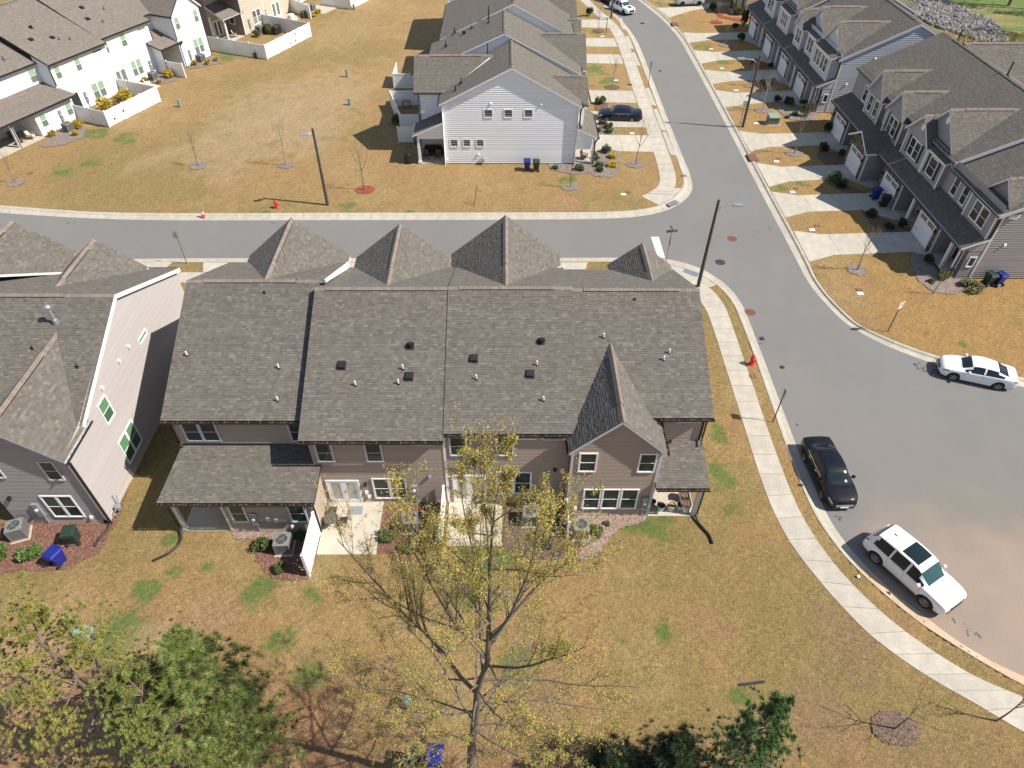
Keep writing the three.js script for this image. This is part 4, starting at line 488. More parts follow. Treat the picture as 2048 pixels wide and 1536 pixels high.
// ---------------------------------------------------------------- the grey-mauve building on the left
{
  reseed(102);
  const B = thing('townhouse_building', 'mauve grey townhouse on the left with a tall sunlit end wall', 'townhouse', -29, -30); ORG = [-29, 0, -30];
  const E = mat.sidMauve, G = mat.sidGrey, ex = fx(-21.9, 1), zr = fz(-21.9, 1);
  wall(B, ex, [[-37.9, .3], [-21.9, .3], [-21.9, 5.75], [-23.9, 6.1], [-30.8, 8.95], [-37.9, 5.6]], E, { lap: .105 });
  { const m = mb(); m.box(-22.2, -21.87, 0, .32, -37.9, -21.87); m.box(-27, -22.0, 0, .3, -22.2, -21.87); m.build('foundation', M([.5, .44, .38], .9), B); }
  wall(B, zr, [[-27.0, .28], [-21.9, .28], [-21.9, 5.75], [-24.4, 7.95], [-27.0, 5.7]], G); wall(B, fz(-24.2, 1), [[-40, .1], [-27, .1], [-27, 6], [-40, 6]], G); wall(B, fx(-27, -1), [[-24.2, 0], [-21.9, 0], [-21.9, 5.7], [-24.2, 5.7]], G); wall(B, fz(-37.9, -1), [[-40, 0], [-21.9, 0], [-21.9, 5.7], [-40, 5.7]], G); wall(B, fx(-40, -1), [[-37.9, 0], [-24.2, 0], [-24.2, 6], [-30.8, 9], [-37.9, 5.6]], G);
  roof(B, [[-40.2, 5.95, -23.75], [-21.72, 5.95, -23.75], [-21.72, 9.02, -30.8], [-40.2, 9.02, -30.8]], { fascia: mat.fasciaWhite });
  roof(B, [[-40.2, 5.72, -38.2], [-21.72, 5.72, -38.2], [-21.72, 9.02, -30.8], [-40.2, 9.02, -30.8]], { fascia: mat.fasciaWhite });
  ridge(B, [-40, 9.02, -30.8], [-21.75, 9.02, -30.8], [0, 0, 1], .44, [.55, .85]);
  for (const [z0, y0, z1, y1] of [[-30.8, 9.02, -38.15, 5.74], [-23.8, 5.98, -30.8, 9.02]]) { const m = mb(); m.hexa([[-21.72, y0 - .24, z0], [-21.68, y0 - .24, z0], [-21.68, y1 - .24, z1], [-21.72, y1 - .24, z1]], [[-21.72, y0 + .02, z0], [-21.68, y0 + .02, z0], [-21.68, y1 + .02, z1], [-21.72, y1 + .02, z1]]); m.build('rake_board', mat.white, B); }
  roof(B, [[-21.75, 5.7, -21.55], [-21.75, 5.7, -24.3], [-24.4, 8.08, -29.0], [-24.4, 8.08, -21.55]], { fascia: mat.greyTrim }); roof(B, [[-27.1, 5.7, -21.55], [-27.1, 5.7, -24.3], [-24.4, 8.08, -29.0], [-24.4, 8.08, -21.55]], { fascia: mat.greyTrim });
  ridge(B, [-24.4, 8.08, -21.55], [-24.4, 8.08, -28.9], [1, 0, 0], .9, [.02, .72]);
  // street gables of the left building
  for (const [x, yp, hw, zf] of [[-26.35, 8.15, 2.75, -37.9], [-31.6, 9.0, 4.2, -38.7], [-37, 8.4, 3, -38]]) { for (const s of [-1, 1]) roof(B, [[x + s * hw, 6.0, -37.5], [x + s * hw, 6.0, zf], [x, yp, zf], [x, yp, -32.6]], { fascia: mat.fasciaWhite }); ridge(B, [x, yp, zf], [x, yp, -32.6], [1, 0, 0], (yp - 6) / hw, [.2, .8]); wall(B, fz(zf + .25, -1), [[x - hw + .3, 0], [x + hw - .3, 0], [x + hw - .3, 6.1], [x, yp - .2], [x - hw + .3, 6.1]], G); garageDoor(B, fz(zf + .22, -1), x - 1.3, x + 1.3); win(B, fz(zf + .24, -1), x - .8, x + .8, 4, 5.4, { cols: 2 }); }
  gutter(B, [-21.72, 5.68, -21.5], [-21.72, 5.68, -24.4], [1, 0, 0]); gutter(B, [-22.0, 5.7, -38.22], [-26, 5.7, -38.22], [0, 0, -1], false);
  const gr = { top: mat.paneGreen, low: M([.07, .15, .085], .08), frame: mat.white };
  win(B, ex, -26.36, -25.52, 4.14, 5.52, gr); win(B, ex, -27.22, -25.44, .9, 2.6, { ...gr, cols: 2 }); win(B, ex, -32.15, -31.1, 5.16, 5.4, { ...gr, rows: 1 });
  for (const [z, y] of [[-30, 5.9], [-28.7, 5.95], [-26.47, 6.0]]) { const m = mb(); fbox(m, ex, z - .09, z + .09, y - .09, y + .09, .01, .13); m.build('wall_vent', mat.white, B); }
  win(B, zr, -23.4, -22.72, 3.92, 5.3, { top: mat.paneMid, low: mat.paneDark, frame: mat.greyTrim }); win(B, zr, -24.62, -23.06, .68, 2.45, { cols: 2, top: mat.paneMid, low: mat.paneDark, frame: mat.white }); win(B, zr, -26.3, -25.68, 4.1, 5.3, { top: mat.paneMid, frame: mat.greyTrim });
  meterBox(B, zr, -25.25, .75, 1.85); dryerVent(B, zr, -22.68, .62, mat.offwhite); wallLamp(B, zr, -26.3, 2.35); { const m = mb(); fbox(m, ex, -22.98, -22.9, .2, 1.05, .02, .07); m.tube([[-21.8, 1.05, -22.95], [-21.6, 1.1, -22.95], [-21.6, .5, -22.8]], .025, 8); m.build('gas_pipe', mat.galv, B); const g = mb(); g.rbox(-21.75, -21.45, .35, .62, -22.75, -22.45, .04); g.tube([[-21.6, .5, -22.45], [-21.6, .5, -22.2], [-21.6, .1, -22.2]], .03, 8); g.build('gas_meter', mat.meter, B); }
  trimBoards(B, zr, [[-22.03, -21.88, .3, 5.7]], mat.white); downspout(B, [[-21.66, 5.55, -21.5], [-21.76, 5.3, -21.78], [-21.76, .1, -21.78]], mat.gutter, .05);
  ventPipe(B, -25.43,7.69,-27.75, .2, mat.black); ventPipe(B, -22.75,7.26,-26.75, .2, mat.black);
  { const [x, y, z] = [-24.53,8.32,-29.19]; const m = mb(); m.tube([[x, y - .1, z], [x, y + .25, z]], [.17, .14], 14); m.tube([[x, y + .25, z], [x, y + 1.05, z]], .09, 12); m.lathe([[.1, 0], [.17, .04], [.17, .12], [.12, .2], [0, .24]], x - ORG[0] + ORG[0], y + 1.0, z, 14); m.box(x - .22, x + .22, y - .12, y - .09, z - .2, z + .2); m.build('metal_flue', mat.galv, B); }
}
// ---------------------------------------------------------------- the white row beyond the street
{
  reseed(103);
  const B = thing('townhouse_row', 'white row house beyond the street with a striped sunlit gable end', 'townhouse', 0, -80); ORG = [0, 0, -80];
  const S = mat.sidWhite, fw = mat.fasciaWhite, T = { tone: 'mid', fascia: fw };
  const zs = fz(-64.8, 1);
  wall(B, zs, [[-5.9, .1], [7.1, .1], [7.1, 5.85], [.72, 9.15], [-5.9, 5.95]], S, { lap: .2 });
  wall(B, fx(-5.9, -1), [[-72, 0], [-64.8, 0], [-64.8, 5.95], [-72, 5.95]], S, { plain: true }); wall(B, fx(7.1, 1), [[-72, 0], [-64.8, 0], [-64.8, 5.9], [-72, 5.9]], S);
  const U = (z0, z1, xr, yr, xw, yw, xe, ye, first) => { roof(B, [[xw, yw, z0], [xw, yw, z1], [xr, yr, z1], [xr, yr, z0]], T); roof(B, [[xe, ye, z0], [xe, ye, z1], [xr, yr, z1], [xr, yr, z0]], T); ridge(B, [xr, yr, z0], [xr, yr, z1], [1, 0, 0], (yr - yw) / (xr - xw), [.12, 1]); if (!first) wall(B, fz(z0 + (-.3), 1), [[xw + .3, 2.5], [xe - .3, 2.5], [xe - .3, ye], [xr, yr - .2], [xw + .3, yw]], S, { lap: .2 }); gutter(B, [xw, yw - .02, z0], [xw, yw - .02, z1], [-1, 0, 0], false); gutter(B, [xe, ye - .02, z0], [xe, ye - .02, z1], [1, 0, 0], false); wall(B, fx(xw + .35, -1), [[z1, 0], [z0, 0], [z0, yw], [z1, yw]], S); wall(B, fx(xe - .35, 1), [[z1, 0], [z0, 0], [z0, ye], [z1, ye]], S); };
  U(-64.5, -72, .72, 9.42, -6.2, 6.05, 7.4, 5.85, true); U(-71.8, -79.4, .05, 10.1, -7.9, 6.7, 7.95, 6.25); U(-79.2, -87, 1.0, 10.75, -7.0, 7.2, 7.6, 7.5); U(-86.8, -94.4, .6, 10.3, -7.2, 6.6, 7.7, 6.8); U(-97, -110, .4, 10.8, -7.5, 6.9, 8, 6.9);
  wall(B, fz(-94.3, -1), [[-6.9, 0], [7.4, 0], [7.4, 6.7], [.6, 10.1], [-6.9, 6.5]], S); wall(B, fz(-109.9, -1), [[-7.2, 0], [7.7, 0], [7.7, 6.8], [.4, 10.6], [-7.2, 6.8]], S);
  // wing to the west with its ridge across
  wall(B, fz(-67.3, 1), [[-8.4, .1], [-5.9, .1], [-5.9, 6.3], [-8.4, 6.3]], S, { lap: .2 }); wall(B, fx(-8.4, -1), [[-72.4, 0], [-67.3, 0], [-67.3, 6.2], [-69.9, 8.5], [-72.4, 6.2]], S);
  roof(B, [[-8.75, 6.25, -66.95], [-5.6, 6.25, -66.95], [-1.1, 8.72, -69.9], [-8.75, 8.72, -69.9]], T); roof(B, [[-8.75, 6.25, -72.85], [-5.6, 6.25, -72.85], [-1.1, 8.72, -69.9], [-8.75, 8.72, -69.9]], T); ridge(B, [-8.75, 8.72, -69.9], [-1.1, 8.72, -69.9], [0, 0, 1], .84, [.2, .85]); gutter(B, [-8.75, 6.23, -66.93], [-5.6, 6.23, -66.93], [0, 0, 1], false); downspout(B, [[-8.35, 6.1, -66.85], [-8.32, 5.9, -67.2], [-8.32, 3.4, -67.2]]);
  // porch on the west side
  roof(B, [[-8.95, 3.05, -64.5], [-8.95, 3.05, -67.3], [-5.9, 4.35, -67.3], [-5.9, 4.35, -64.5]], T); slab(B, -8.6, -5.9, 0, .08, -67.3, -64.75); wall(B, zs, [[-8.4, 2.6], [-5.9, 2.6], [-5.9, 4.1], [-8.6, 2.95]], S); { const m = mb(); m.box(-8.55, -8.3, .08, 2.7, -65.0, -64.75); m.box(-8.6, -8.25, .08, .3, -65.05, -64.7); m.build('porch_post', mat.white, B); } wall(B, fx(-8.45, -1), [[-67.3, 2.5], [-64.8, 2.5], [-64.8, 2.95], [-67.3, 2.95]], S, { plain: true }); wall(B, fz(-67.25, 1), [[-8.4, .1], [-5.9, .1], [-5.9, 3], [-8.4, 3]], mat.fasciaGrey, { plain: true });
  // porch roof along the street side and cross gables
  for (const [z0, z1] of [[-64.55, -70.6], [-73.5, -79.2], [-79.6, -86]]) { roof(B, [[9.2, 2.8, z0], [9.2, 2.8, z1], [7.1, 3.75, z1], [7.1, 3.75, z0]], T); gutter(B, [9.22, 2.78, z0], [9.22, 2.78, z1], [1, 0, 0], false); slab(B, 7.1, 8.9, 0, .12, z1, z0 - .2, mat.concrete); for (const z of [z0 - .25, z1 + .2]) { const m = mb(); m.box(8.75, 8.95, .1, 2.6, z - .1, z + .1); m.box(8.68, 9.02, .1, .9, z - .17, z + .17); m.build('porch_post', z === z0 - .25 ? mat.white : mat.offwhite, B); } }
  wall(B, zs, [[7.1, 2.55], [8.95, 2.55], [8.95, 2.9], [7.1, 3.7]], S); wall(B, fz(-65.0, 1), [[7.15, 1.45], [8.7, 1.45], [8.7, 2.5], [7.15, 2.5]], S, { lap: .2 });
  const cross = (xe, yr, z, hw, ye, x0, xl) => { for (const s of [1, -1]) roof(B, [[xe, ye, z + s * hw], [xl, ye, z + s * hw], [x0, yr, z], [xe, yr, z]], T); ridge(B, [xe, yr, z], [x0, yr, z], [0, 0, 1], (yr - ye) / hw, [.15, .75]); wall(B, fx(xe - .3, 1), [[z - hw + .3, 2.6], [z + hw - .3, 2.6], [z + hw - .3, ye], [z, yr - .25], [z - hw + .3, ye]], S); wall(B, fz(z + hw - .3, 1), [[7, 2.6], [xe - .3, 2.6], [xe - .3, ye], [7, ye]], S, { plain: true }); win(B, fx(xe - .3, 1), z - .9, z + .9, 4, 5.4, { cols: 2 }); };
  cross(8.1, 7.42, -68.1, 2.45, 5.62, 3.9, 7.0); cross(8.6, 8.45, -77.2, 3.7, 6.0, 2.6, 7.4); cross(8.75, 7.8, -84.2, 1.9, 6.5, 5.4, 7.3); cross(8.7, 8.2, -91, 2.8, 6.2, 4.5, 7.4); gutter(B, [7.3, 5.6, -65.6], [8.12, 5.6, -65.6], [0, 0, 1], false);
  // second porch on the west side
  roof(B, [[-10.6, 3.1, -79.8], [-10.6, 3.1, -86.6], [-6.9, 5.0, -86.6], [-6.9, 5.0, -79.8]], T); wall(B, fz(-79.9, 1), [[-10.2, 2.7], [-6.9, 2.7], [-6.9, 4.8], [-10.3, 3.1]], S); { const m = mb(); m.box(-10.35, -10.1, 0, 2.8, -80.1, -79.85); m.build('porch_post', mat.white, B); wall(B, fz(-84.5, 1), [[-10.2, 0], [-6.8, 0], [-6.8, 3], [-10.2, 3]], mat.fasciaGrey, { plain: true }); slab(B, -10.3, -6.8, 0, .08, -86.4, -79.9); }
  // windows and vents of the end wall
  for (const u of [-1.86, .05, 1.98]) win(B, zs, u - .02, u + .72, 4.76, 5.46, { rows: 1, frame: mat.white }); for (const u of [-5.25, -4.0, -2.7]) win(B, zs, u, u + .66, 1.82, 2.52, { rows: 1, top: mat.paneMid });
  for (const [u, y] of [[-4.67,6.14], [-1.23,6.1], [3.55,6.05], [6.4,2.98], [-2.54,1.09], [-2.01,0.4], [-5.66,0.51]]) dryerVent(B, zs, u, y, mat.white);
  trimBoards(B, zs, [[-5.92, -5.78, .1, 5.9], [6.98, 7.12, .1, 5.8]], mat.white); downspout(B, [[7.55, 5.55, -65.55], [7.3, 5.3, -64.7], [7.28, 3.95, -64.68], [7.5, 3.75, -64.7]], mat.gutter, .07); downspout(B, [[9.2, 2.75, -64.6], [8.95, 2.3, -64.6], [8.9, 0.1, -64.62]], mat.gutter, .06); { const m = mb(); m.tube([[1.1 - 3.2, .8, -64.7], [-2.1, .8, -64.55], [-2.1, .1, -64.5]], .05, 8); m.rbox(-2.3, -1.9, .35, .7, -64.7, -64.45, .03); m.build('gas_meter', mat.galv, B); }
  for (const [x, y, z] of [[-1.6, 8.6, -70.2], [-4.1, 7.2, -67], [-4.6, 6.9, -65.9], [-1.6, 9.5, -77.4], [-6.1, 7.7, -76.0], [-5.3, 8.1, -79.0], [-1.6, 9.5, -79]]) ventPipe(B, x, y, z, x > -2 ? 1.1 : .4, mat.black, .05);
  roofVentBox(B, -4.2, 8.35, -77.5, 0, true); ventPipe(B, -3.4, 8.75, -78.2, .2, mat.black); ventPipe(B, -7.3, 7.3, -68.4, .15, mat.black);
  // porch seats seen through the opening
}
// ---------------------------------------------------------------- grey rows on the right, facing the street on their west side
function greyRow(label, z0, dx, o) { // z0: south end, local layout as for the near row
  const B = thing('townhouse_row', label, 'townhouse', 42 + dx, z0 - 15); ORG = [42 + dx, 0, z0 - 15];
  const X = x => x + dx, Z = z => z0 + z, S = o.main, fw = mat.fasciaWhite, T = { tone: 'main', fascia: fw }; const L = o.len;
  const zs = fz(Z(0), 1); const rx = X(44.1), yr = o.yr, xe = X(36.75), ye = 5.78;
  // south gable end
  wall(B, zs, [[X(37.1), .1], [X(51.2), .1], [X(51.2), ye], [rx, o.y1 - .2], [X(37.1), ye]], o.end, { lap: .2 });
  // main roofs; the end unit sits lower
  const sect = (a, b, yR, yE) => { roof(B, [[xe - .05, yE, Z(a)], [xe - .05, yE, Z(b)], [rx, yR, Z(b)], [rx, yR, Z(a)]], T); roof(B, [[X(51.5), yE, Z(a)], [X(51.5), yE, Z(b)], [rx, yR, Z(b)], [rx, yR, Z(a)]], T); ridge(B, [rx, yR, Z(a)], [rx, yR, Z(b)], [1, 0, 0], (yR - yE) / 7.4, [.1, .9]); wall(B, fz(Z(a) - .25, 1), [[X(37.1), 3], [X(51.2), 3], [X(51.2), yE], [rx, yR - .2], [X(37.1), yE]], S, { plain: true }); wall(B, fx(X(51.2), 1), [[Z(b), 0], [Z(a), 0], [Z(a), yE], [Z(b), yE]], S, { plain: true }); gutter(B, [xe - .05, yE - .02, Z(a)], [xe - .05, yE - .02, Z(b)], [-1, 0, 0], false); };
  for (const [a, b, yR, yE] of o.sections) sect(a, b, yR, yE);
  for (const [a, yR, yE] of o.rakes) { const m = mb(); m.hexa([[xe - .05, yE - .26, Z(a) + .01], [xe - .05, yE - .26, Z(a) + .07], [rx, yR - .26, Z(a) + .07], [rx, yR - .26, Z(a) + .01]], [[xe - .05, yE + .03, Z(a) + .01], [xe - .05, yE + .03, Z(a) + .07], [rx, yR + .03, Z(a) + .07], [rx, yR + .03, Z(a) + .01]]); m.build('rake_board', mat.greyTrim, B); }
  wall(B, fz(Z(-L), -1), [[X(37), 0], [X(51.2), 0], [X(51.2), ye], [rx, yr - .3], [X(37), ye]], S, { plain: true });
  // first storey: set back wall, garage blocks, long low roof
  wall(B, fx(X(37.1), -1), [[Z(-L), .1], [Z(0), .1], [Z(0), 3.6], [Z(-L), 3.6]], o.low); wall(B, fx(X(36.95), -1), [[Z(-L), 3.4], [Z(0), 3.4], [Z(0), ye + .6], [Z(-L), ye + .6]], S);
  const low = (a, b) => { roof(B, [[X(35.15), 2.92, Z(a)], [X(35.15), 2.92, Z(b)], [X(36.95), 3.72, Z(b)], [X(36.95), 3.72, Z(a)]], T); gutter(B, [X(35.13), 2.9, Z(a)], [X(35.13), 2.9, Z(b)], [-1, 0, 0], false); };
  for (const [a, b] of o.low_roofs) low(a, b);
  wall(B, zs, [[X(35.4), 2.65], [X(37.1), 2.65], [X(37.1), 3.7], [X(35.3), 2.9]], o.end);
  for (const g of o.garages) { const gx0 = X(g.x), F = fx(gx0, -1), a = Z(g.a), b = Z(g.b), d0 = Z(g.d), d1 = Z(g.d) - 2.6; const top = g.gable ? 2.9 : 2.75;
    stoneWall(B, F, [[b, 0], [d1 - .1, 0], [d1 - .1, top], [b, top]]); stoneWall(B, F, [[d0 + .1, 0], [a, 0], [a, top], [d0 + .1, top]]); stoneWall(B, F, [[d1 - .1, 2.23], [d0 + .1, 2.23], [d0 + .1, top], [d1 - .1, top]]);
    if (g.gable) { stoneWall(B, F, [[b, top], [a, top], [(a + b) / 2, top + 1.1]]); for (const s of [1, -1]) { const ed = s > 0 ? a + .25 : b - .25; roof(B, [[gx0 - .3, top - .05, ed], [X(36.0), top - .05, ed], [X(36.9), top + 1.2, (a + b) / 2], [gx0 - .3, top + 1.2, (a + b) / 2]], T); } }
    const back = mb(); back.quad([gx0 + .05, 0, a], [gx0 + .05, 0, b], [gx0 + .05, top, b], [gx0 + .05, top, a]); back.build('sheathing', o.low, B); garageDoor(B, fx(gx0 - .01, -1), d1, d0); wall(B, fz(a, 1), [[gx0, 0], [X(37.1), 0], [X(37.1), top + .3], [gx0, top]], o.low); wall(B, fz(b, -1), [[gx0, 0], [X(37.1), 0], [X(37.1), top + .3], [gx0, top]], o.low); trimBoards(B, fz(a, 1), [[gx0 - .03, gx0 + .13, 0, top]], mat.white); for (const z of [d0 + .3, d1 - .3]) wallLamp(B, F, z, 1.9); }
  for (const z of o.doors) { const D = mb(); const F = fx(X(37.1), -1); fbox(D, F, Z(z) - .5, Z(z) + .5, 0.1, 2.15, 0, .05); D.build('front_door', mat.shutter, B); const t = mb(); for (const s of [-1, 1]) fbox(t, F, Z(z) + s * .56 - .06, Z(z) + s * .56 + .06, .1, 2.2, 0, .06); fbox(t, F, Z(z) - .62, Z(z) + .62, 2.2, 2.32, 0, .06); t.build('door_frame', mat.white, B); const p = mb(); p.box(X(35.35), X(35.55), .1, 2.75, Z(z) + .9, Z(z) + 1.1); p.build('porch_post', mat.white, B); slab(B, X(35.3), X(37.1), 0, .12, Z(z) - 1.2, Z(z) + 1.6, mat.concrete); }
  // bays with windows on the upper storey
  for (const b of o.bays) { const F = fx(X(b.x), -1), a = Z(b.a), c = Z(b.b), top = b.top ?? 5.75; const mid_ = (a + c) / 2; const yg = b.apex;
    if (b.front) { wall(B, F, [[c, 3.2], [a, 3.2], [a, top], [mid_, yg - .25], [c, top]], b.mat || S); for (const s of [1, -1]) { const ed = s > 0 ? a + .25 : c - .25; roof(B, [[X(b.x) - .3, top - .05, ed], [X(b.back || 37.3), top - .05, ed], [X(b.in), yg, mid_], [X(b.x) - .3, yg, mid_]], T); } ridge(B, [X(b.x) - .3, yg, mid_], [X(b.in), yg, mid_], [0, 0, 1], (yg - top) / ((a - c) / 2 + .25), [.2, .75]); }
    else { wall(B, F, [[c, 3.2], [a, 3.2], [a, top], [c, top]], b.mat || S); roof(B, [[X(b.x) - .12, top, c - .1], [X(b.x) - .12, top, a + .1], [X(b.gx), top + .42, a + .1], [X(b.gx), top + .42, c - .1]], T); const h = (b.gw || (a - c)) / 2, gm = b.gz !== undefined ? Z(b.gz) : mid_; wall(B, fx(X(b.gx), -1), [[gm - h, top], [gm + h, top], [gm, yg - .25]], b.mat || S); for (const s of [1, -1]) { const ed = gm + s * (h + .25); roof(B, [[X(b.gx) - .3, top - .05, ed], [X(b.back || 37.6), top - .05, ed], [X(b.in), yg, gm], [X(b.gx) - .3, yg, gm]], T); } ridge(B, [X(b.gx) - .3, yg, gm], [X(b.in), yg, gm], [0, 0, 1], (yg - top) / (h + .25), [.18, .8]); if (b.vent) { const m = mb(); fbox(m, fx(X(b.gx), -1), gm - .22, gm + .22, yg - 1.25, yg - .75, .01, .05); m.build('gable_vent', mat.white, B); } }
    for (const s of [a, c]) wall(B, fz(s, s === a ? 1 : -1), [[X(b.x), 3.2], [X(37.1), 3.2], [X(37.1), top], [X(b.x), top]], b.mat || S, { plain: true }); trimBoards(B, F, [[a - .12, a + .02, 3.4, top - .1], [c - .02, c + .12, 3.4, top - .1]], mat.white); if (b.front && b.vent) { const m = mb(); fbox(m, F, mid_ - .22, mid_ + .22, yg - 1.35, yg - .85, .01, .05); m.build('gable_vent', mat.white, B); }
    for (const [w0, w1, cols] of b.wins) win(B, F, Z(w0), Z(w1), 3.98, 5.42, { cols, shutters: b.sh, grid: 0 }); }
  for (const [w0, w1] of o.flat) win(B, fx(X(36.95), -1), Z(w0), Z(w1), 4.0, 5.42, {});
  trimBoards(B, zs, [[X(37.08), X(37.22), .1, 5.7]], mat.white); dryerVent(B, zs, X(38.4), 3.2, mat.white); dryerVent(B, zs, X(40.6), 5.9, mat.white); downspout(B, [[X(36.75), 5.6, Z(.05)], [X(36.95), 5.3, Z(.06)], [X(36.95), 3.8, Z(.06)]], mat.gutter, .06); downspout(B, [[X(35.2), 2.85, Z(.02)], [X(35.45), 2.5, Z(.02)], [X(35.45), .1, Z(.02)]], mat.gutter, .05);
  { const p = mb(); p.box(X(35.45), X(35.7), .9, 2.7, Z(-.35), Z(-.1)); p.build('porch_post', mat.white, B); const q = mb(); q.color([.3, .24, .19]); stoneWall(B, fz(Z(-.08), 1), [[X(35.35), 0], [X(35.8), 0], [X(35.8), .95], [X(35.35), .95]]); stoneWall(B, fx(X(35.35), -1), [[Z(-.45), 0], [Z(-.08), 0], [Z(-.08), .95], [Z(-.45), .95]]); slab(B, X(35.3), X(37.1), 0, .14, Z(-3.4), Z(-.03), mat.concrete); win(B, fz(Z(-.01), 1), X(36.35), X(36.8), 1.2, 2.0, { rows: 1 }); wall(B, fz(Z(-.03), 1), [[X(36), .1], [X(37.1), .1], [X(37.1), 2.7], [X(36), 2.7]], o.low, { lap: .2 }); }
  return B;
}
reseed(104);
{
  const B = greyRow('grey row house at right with dark shaded garages and stone trim', -45.05, 0, { main: mat.sidTaupe, end: mat.sidGrey, low: mat.sidTaupe, len: 28.6, yr: 9.6, y1: 9.1, sections: [[.15, -7.3, 9.12, 5.72], [-7.3, -28.7, 9.62, 6.22]], rakes: [[.12, 9.12, 5.72], [-7.3, 9.62, 6.22]], low_roofs: [[.15, -13.6], [-13.8, -28.6]],
    garages: [{ x: 35.5, a: -3.6, b: -7.6, d: -4.25 }, { x: 35.3, a: -10.6, b: -14.4, d: -11.2 }, { x: 34.27, a: -16.2, b: -20.2, d: -16.9, gable: 1 }, { x: 35.4, a: -23.9, b: -28, d: -24.5 }], doors: [-2.4, -9.3, -15.2, -22.6],
    bays: [{ x: 36.72, a: 0.0, b: -3.75, wins: [[-2.85, -.9, 2]], gx: 37.7, apex: 7.75, in: 41.2, back: 38 }, { x: 36.5, a: -8.0, b: -11.0, wins: [[-10.2, -9.0, 1]], sh: 1, gx: 37.2, gz: -11.3, gw: 6.6, apex: 9.0, in: 43.4, back: 37.8, vent: 1 }, { x: 36.5, a: -11.1, b: -15.1, front: 1, mat: mat.sidGrey, apex: 7.75, in: 40.6, wins: [[-14, -12.2, 2]], sh: 1, vent: 1 }, { x: 36.5, a: -16.15, b: -19.55, front: 1, apex: 7.95, in: 40.9, wins: [[-18.7, -17, 2]], sh: 1 }, { x: 36.5, a: -20.9, b: -24.15, front: 1, apex: 8.15, in: 41.2, wins: [[-23.6, -22.8, 1], [-22.2, -21.4, 1]] }], flat: [[-5.1, -4.4], [-6.6, -5.9], [-26, -25.2], [-20.5, -19.9]] });
  for (const [x, y, z] of [[44.6, 9.5, -62.5], [44.8, 9.3, -72]]) ventPipe(B, x, y, z, 1.1, mat.black, .07);
  for (const s of [1, -1]) roof(B, [[54, 6.5, -71.5 + s * 4], [46, 6.5, -71.5 + s * 4], [45.2, 9.3, -71.5], [54, 9.3, -71.5]], {}); ridge(B, [45.2, 9.3, -71.5], [54, 9.3, -71.5], [0, 0, 1], .7, [.1, .9]); wall(B, fx(53.7, 1), [[-75.2, 0], [-67.8, 0], [-67.8, 6.5], [-71.5, 9.1], [-75.2, 6.5]], mat.sidTaupe);
}
reseed(105);
{
  const B = greyRow('bluish grey row house farther up the right side with a striped gable end', -77.3, -.55, { main: mat.sidGreyBlue, end: mat.sidGreyBlue, low: mat.sidGreyBlue, len: 30, yr: 9.5, y1: 9.35, sections: [[.15, -15, 9.35, 5.75], [-15, -30, 9.75, 6.2]], rakes: [[.12, 9.35, 5.75]], low_roofs: [[.15, -12], [-12.2, -21.5], [-21.7, -30]],
    garages: [{ x: 35.45, a: -3.2, b: -7.2, d: -3.95 }, { x: 35.45, a: -9.9, b: -13.8, d: -10.6 }, { x: 35.45, a: -16.8, b: -20.7, d: -17.5 }, { x: 35.5, a: -24.3, b: -28.5, d: -25.2 }], doors: [-2.2, -8.8, -15.6, -23],
    bays: [{ x: 36.1, a: -.3, b: -5.7, wins: [[-4.9, -3.2, 2], [-2.8, -1.1, 2]], gx: 37.1, gz: -3.3, gw: 5.2, apex: 8.65, in: 42.6, back: 38, vent: 1 }, { x: 36.5, a: -6.6, b: -9.2, wins: [[-8.7, -7.1, 2]], gx: 37.4, gz: -9.2, gw: 5.4, apex: 8.5, in: 42.4, back: 38, vent: 1 }, { x: 36.2, a: -10.1, b: -12.6, front: 1, apex: 7.7, in: 40.8, wins: [[-12.1, -10.6, 2]] }, { x: 36.3, a: -15.5, b: -19.8, wins: [[-18.6, -16.5, 3]], gx: 37.2, gw: 4.6, apex: 8.5, in: 42, back: 38, vent: 1 }, { x: 36.4, a: -22, b: -26, front: 1, apex: 8.4, in: 41.5, wins: [[-25, -23, 2]] }], flat: [[-13.9, -13.1], [-21.2, -20.4], [-28, -27.2]] });
  ventPipe(B, 43.9, 9.2, -85.5, 1.1, mat.galv, .08);
}
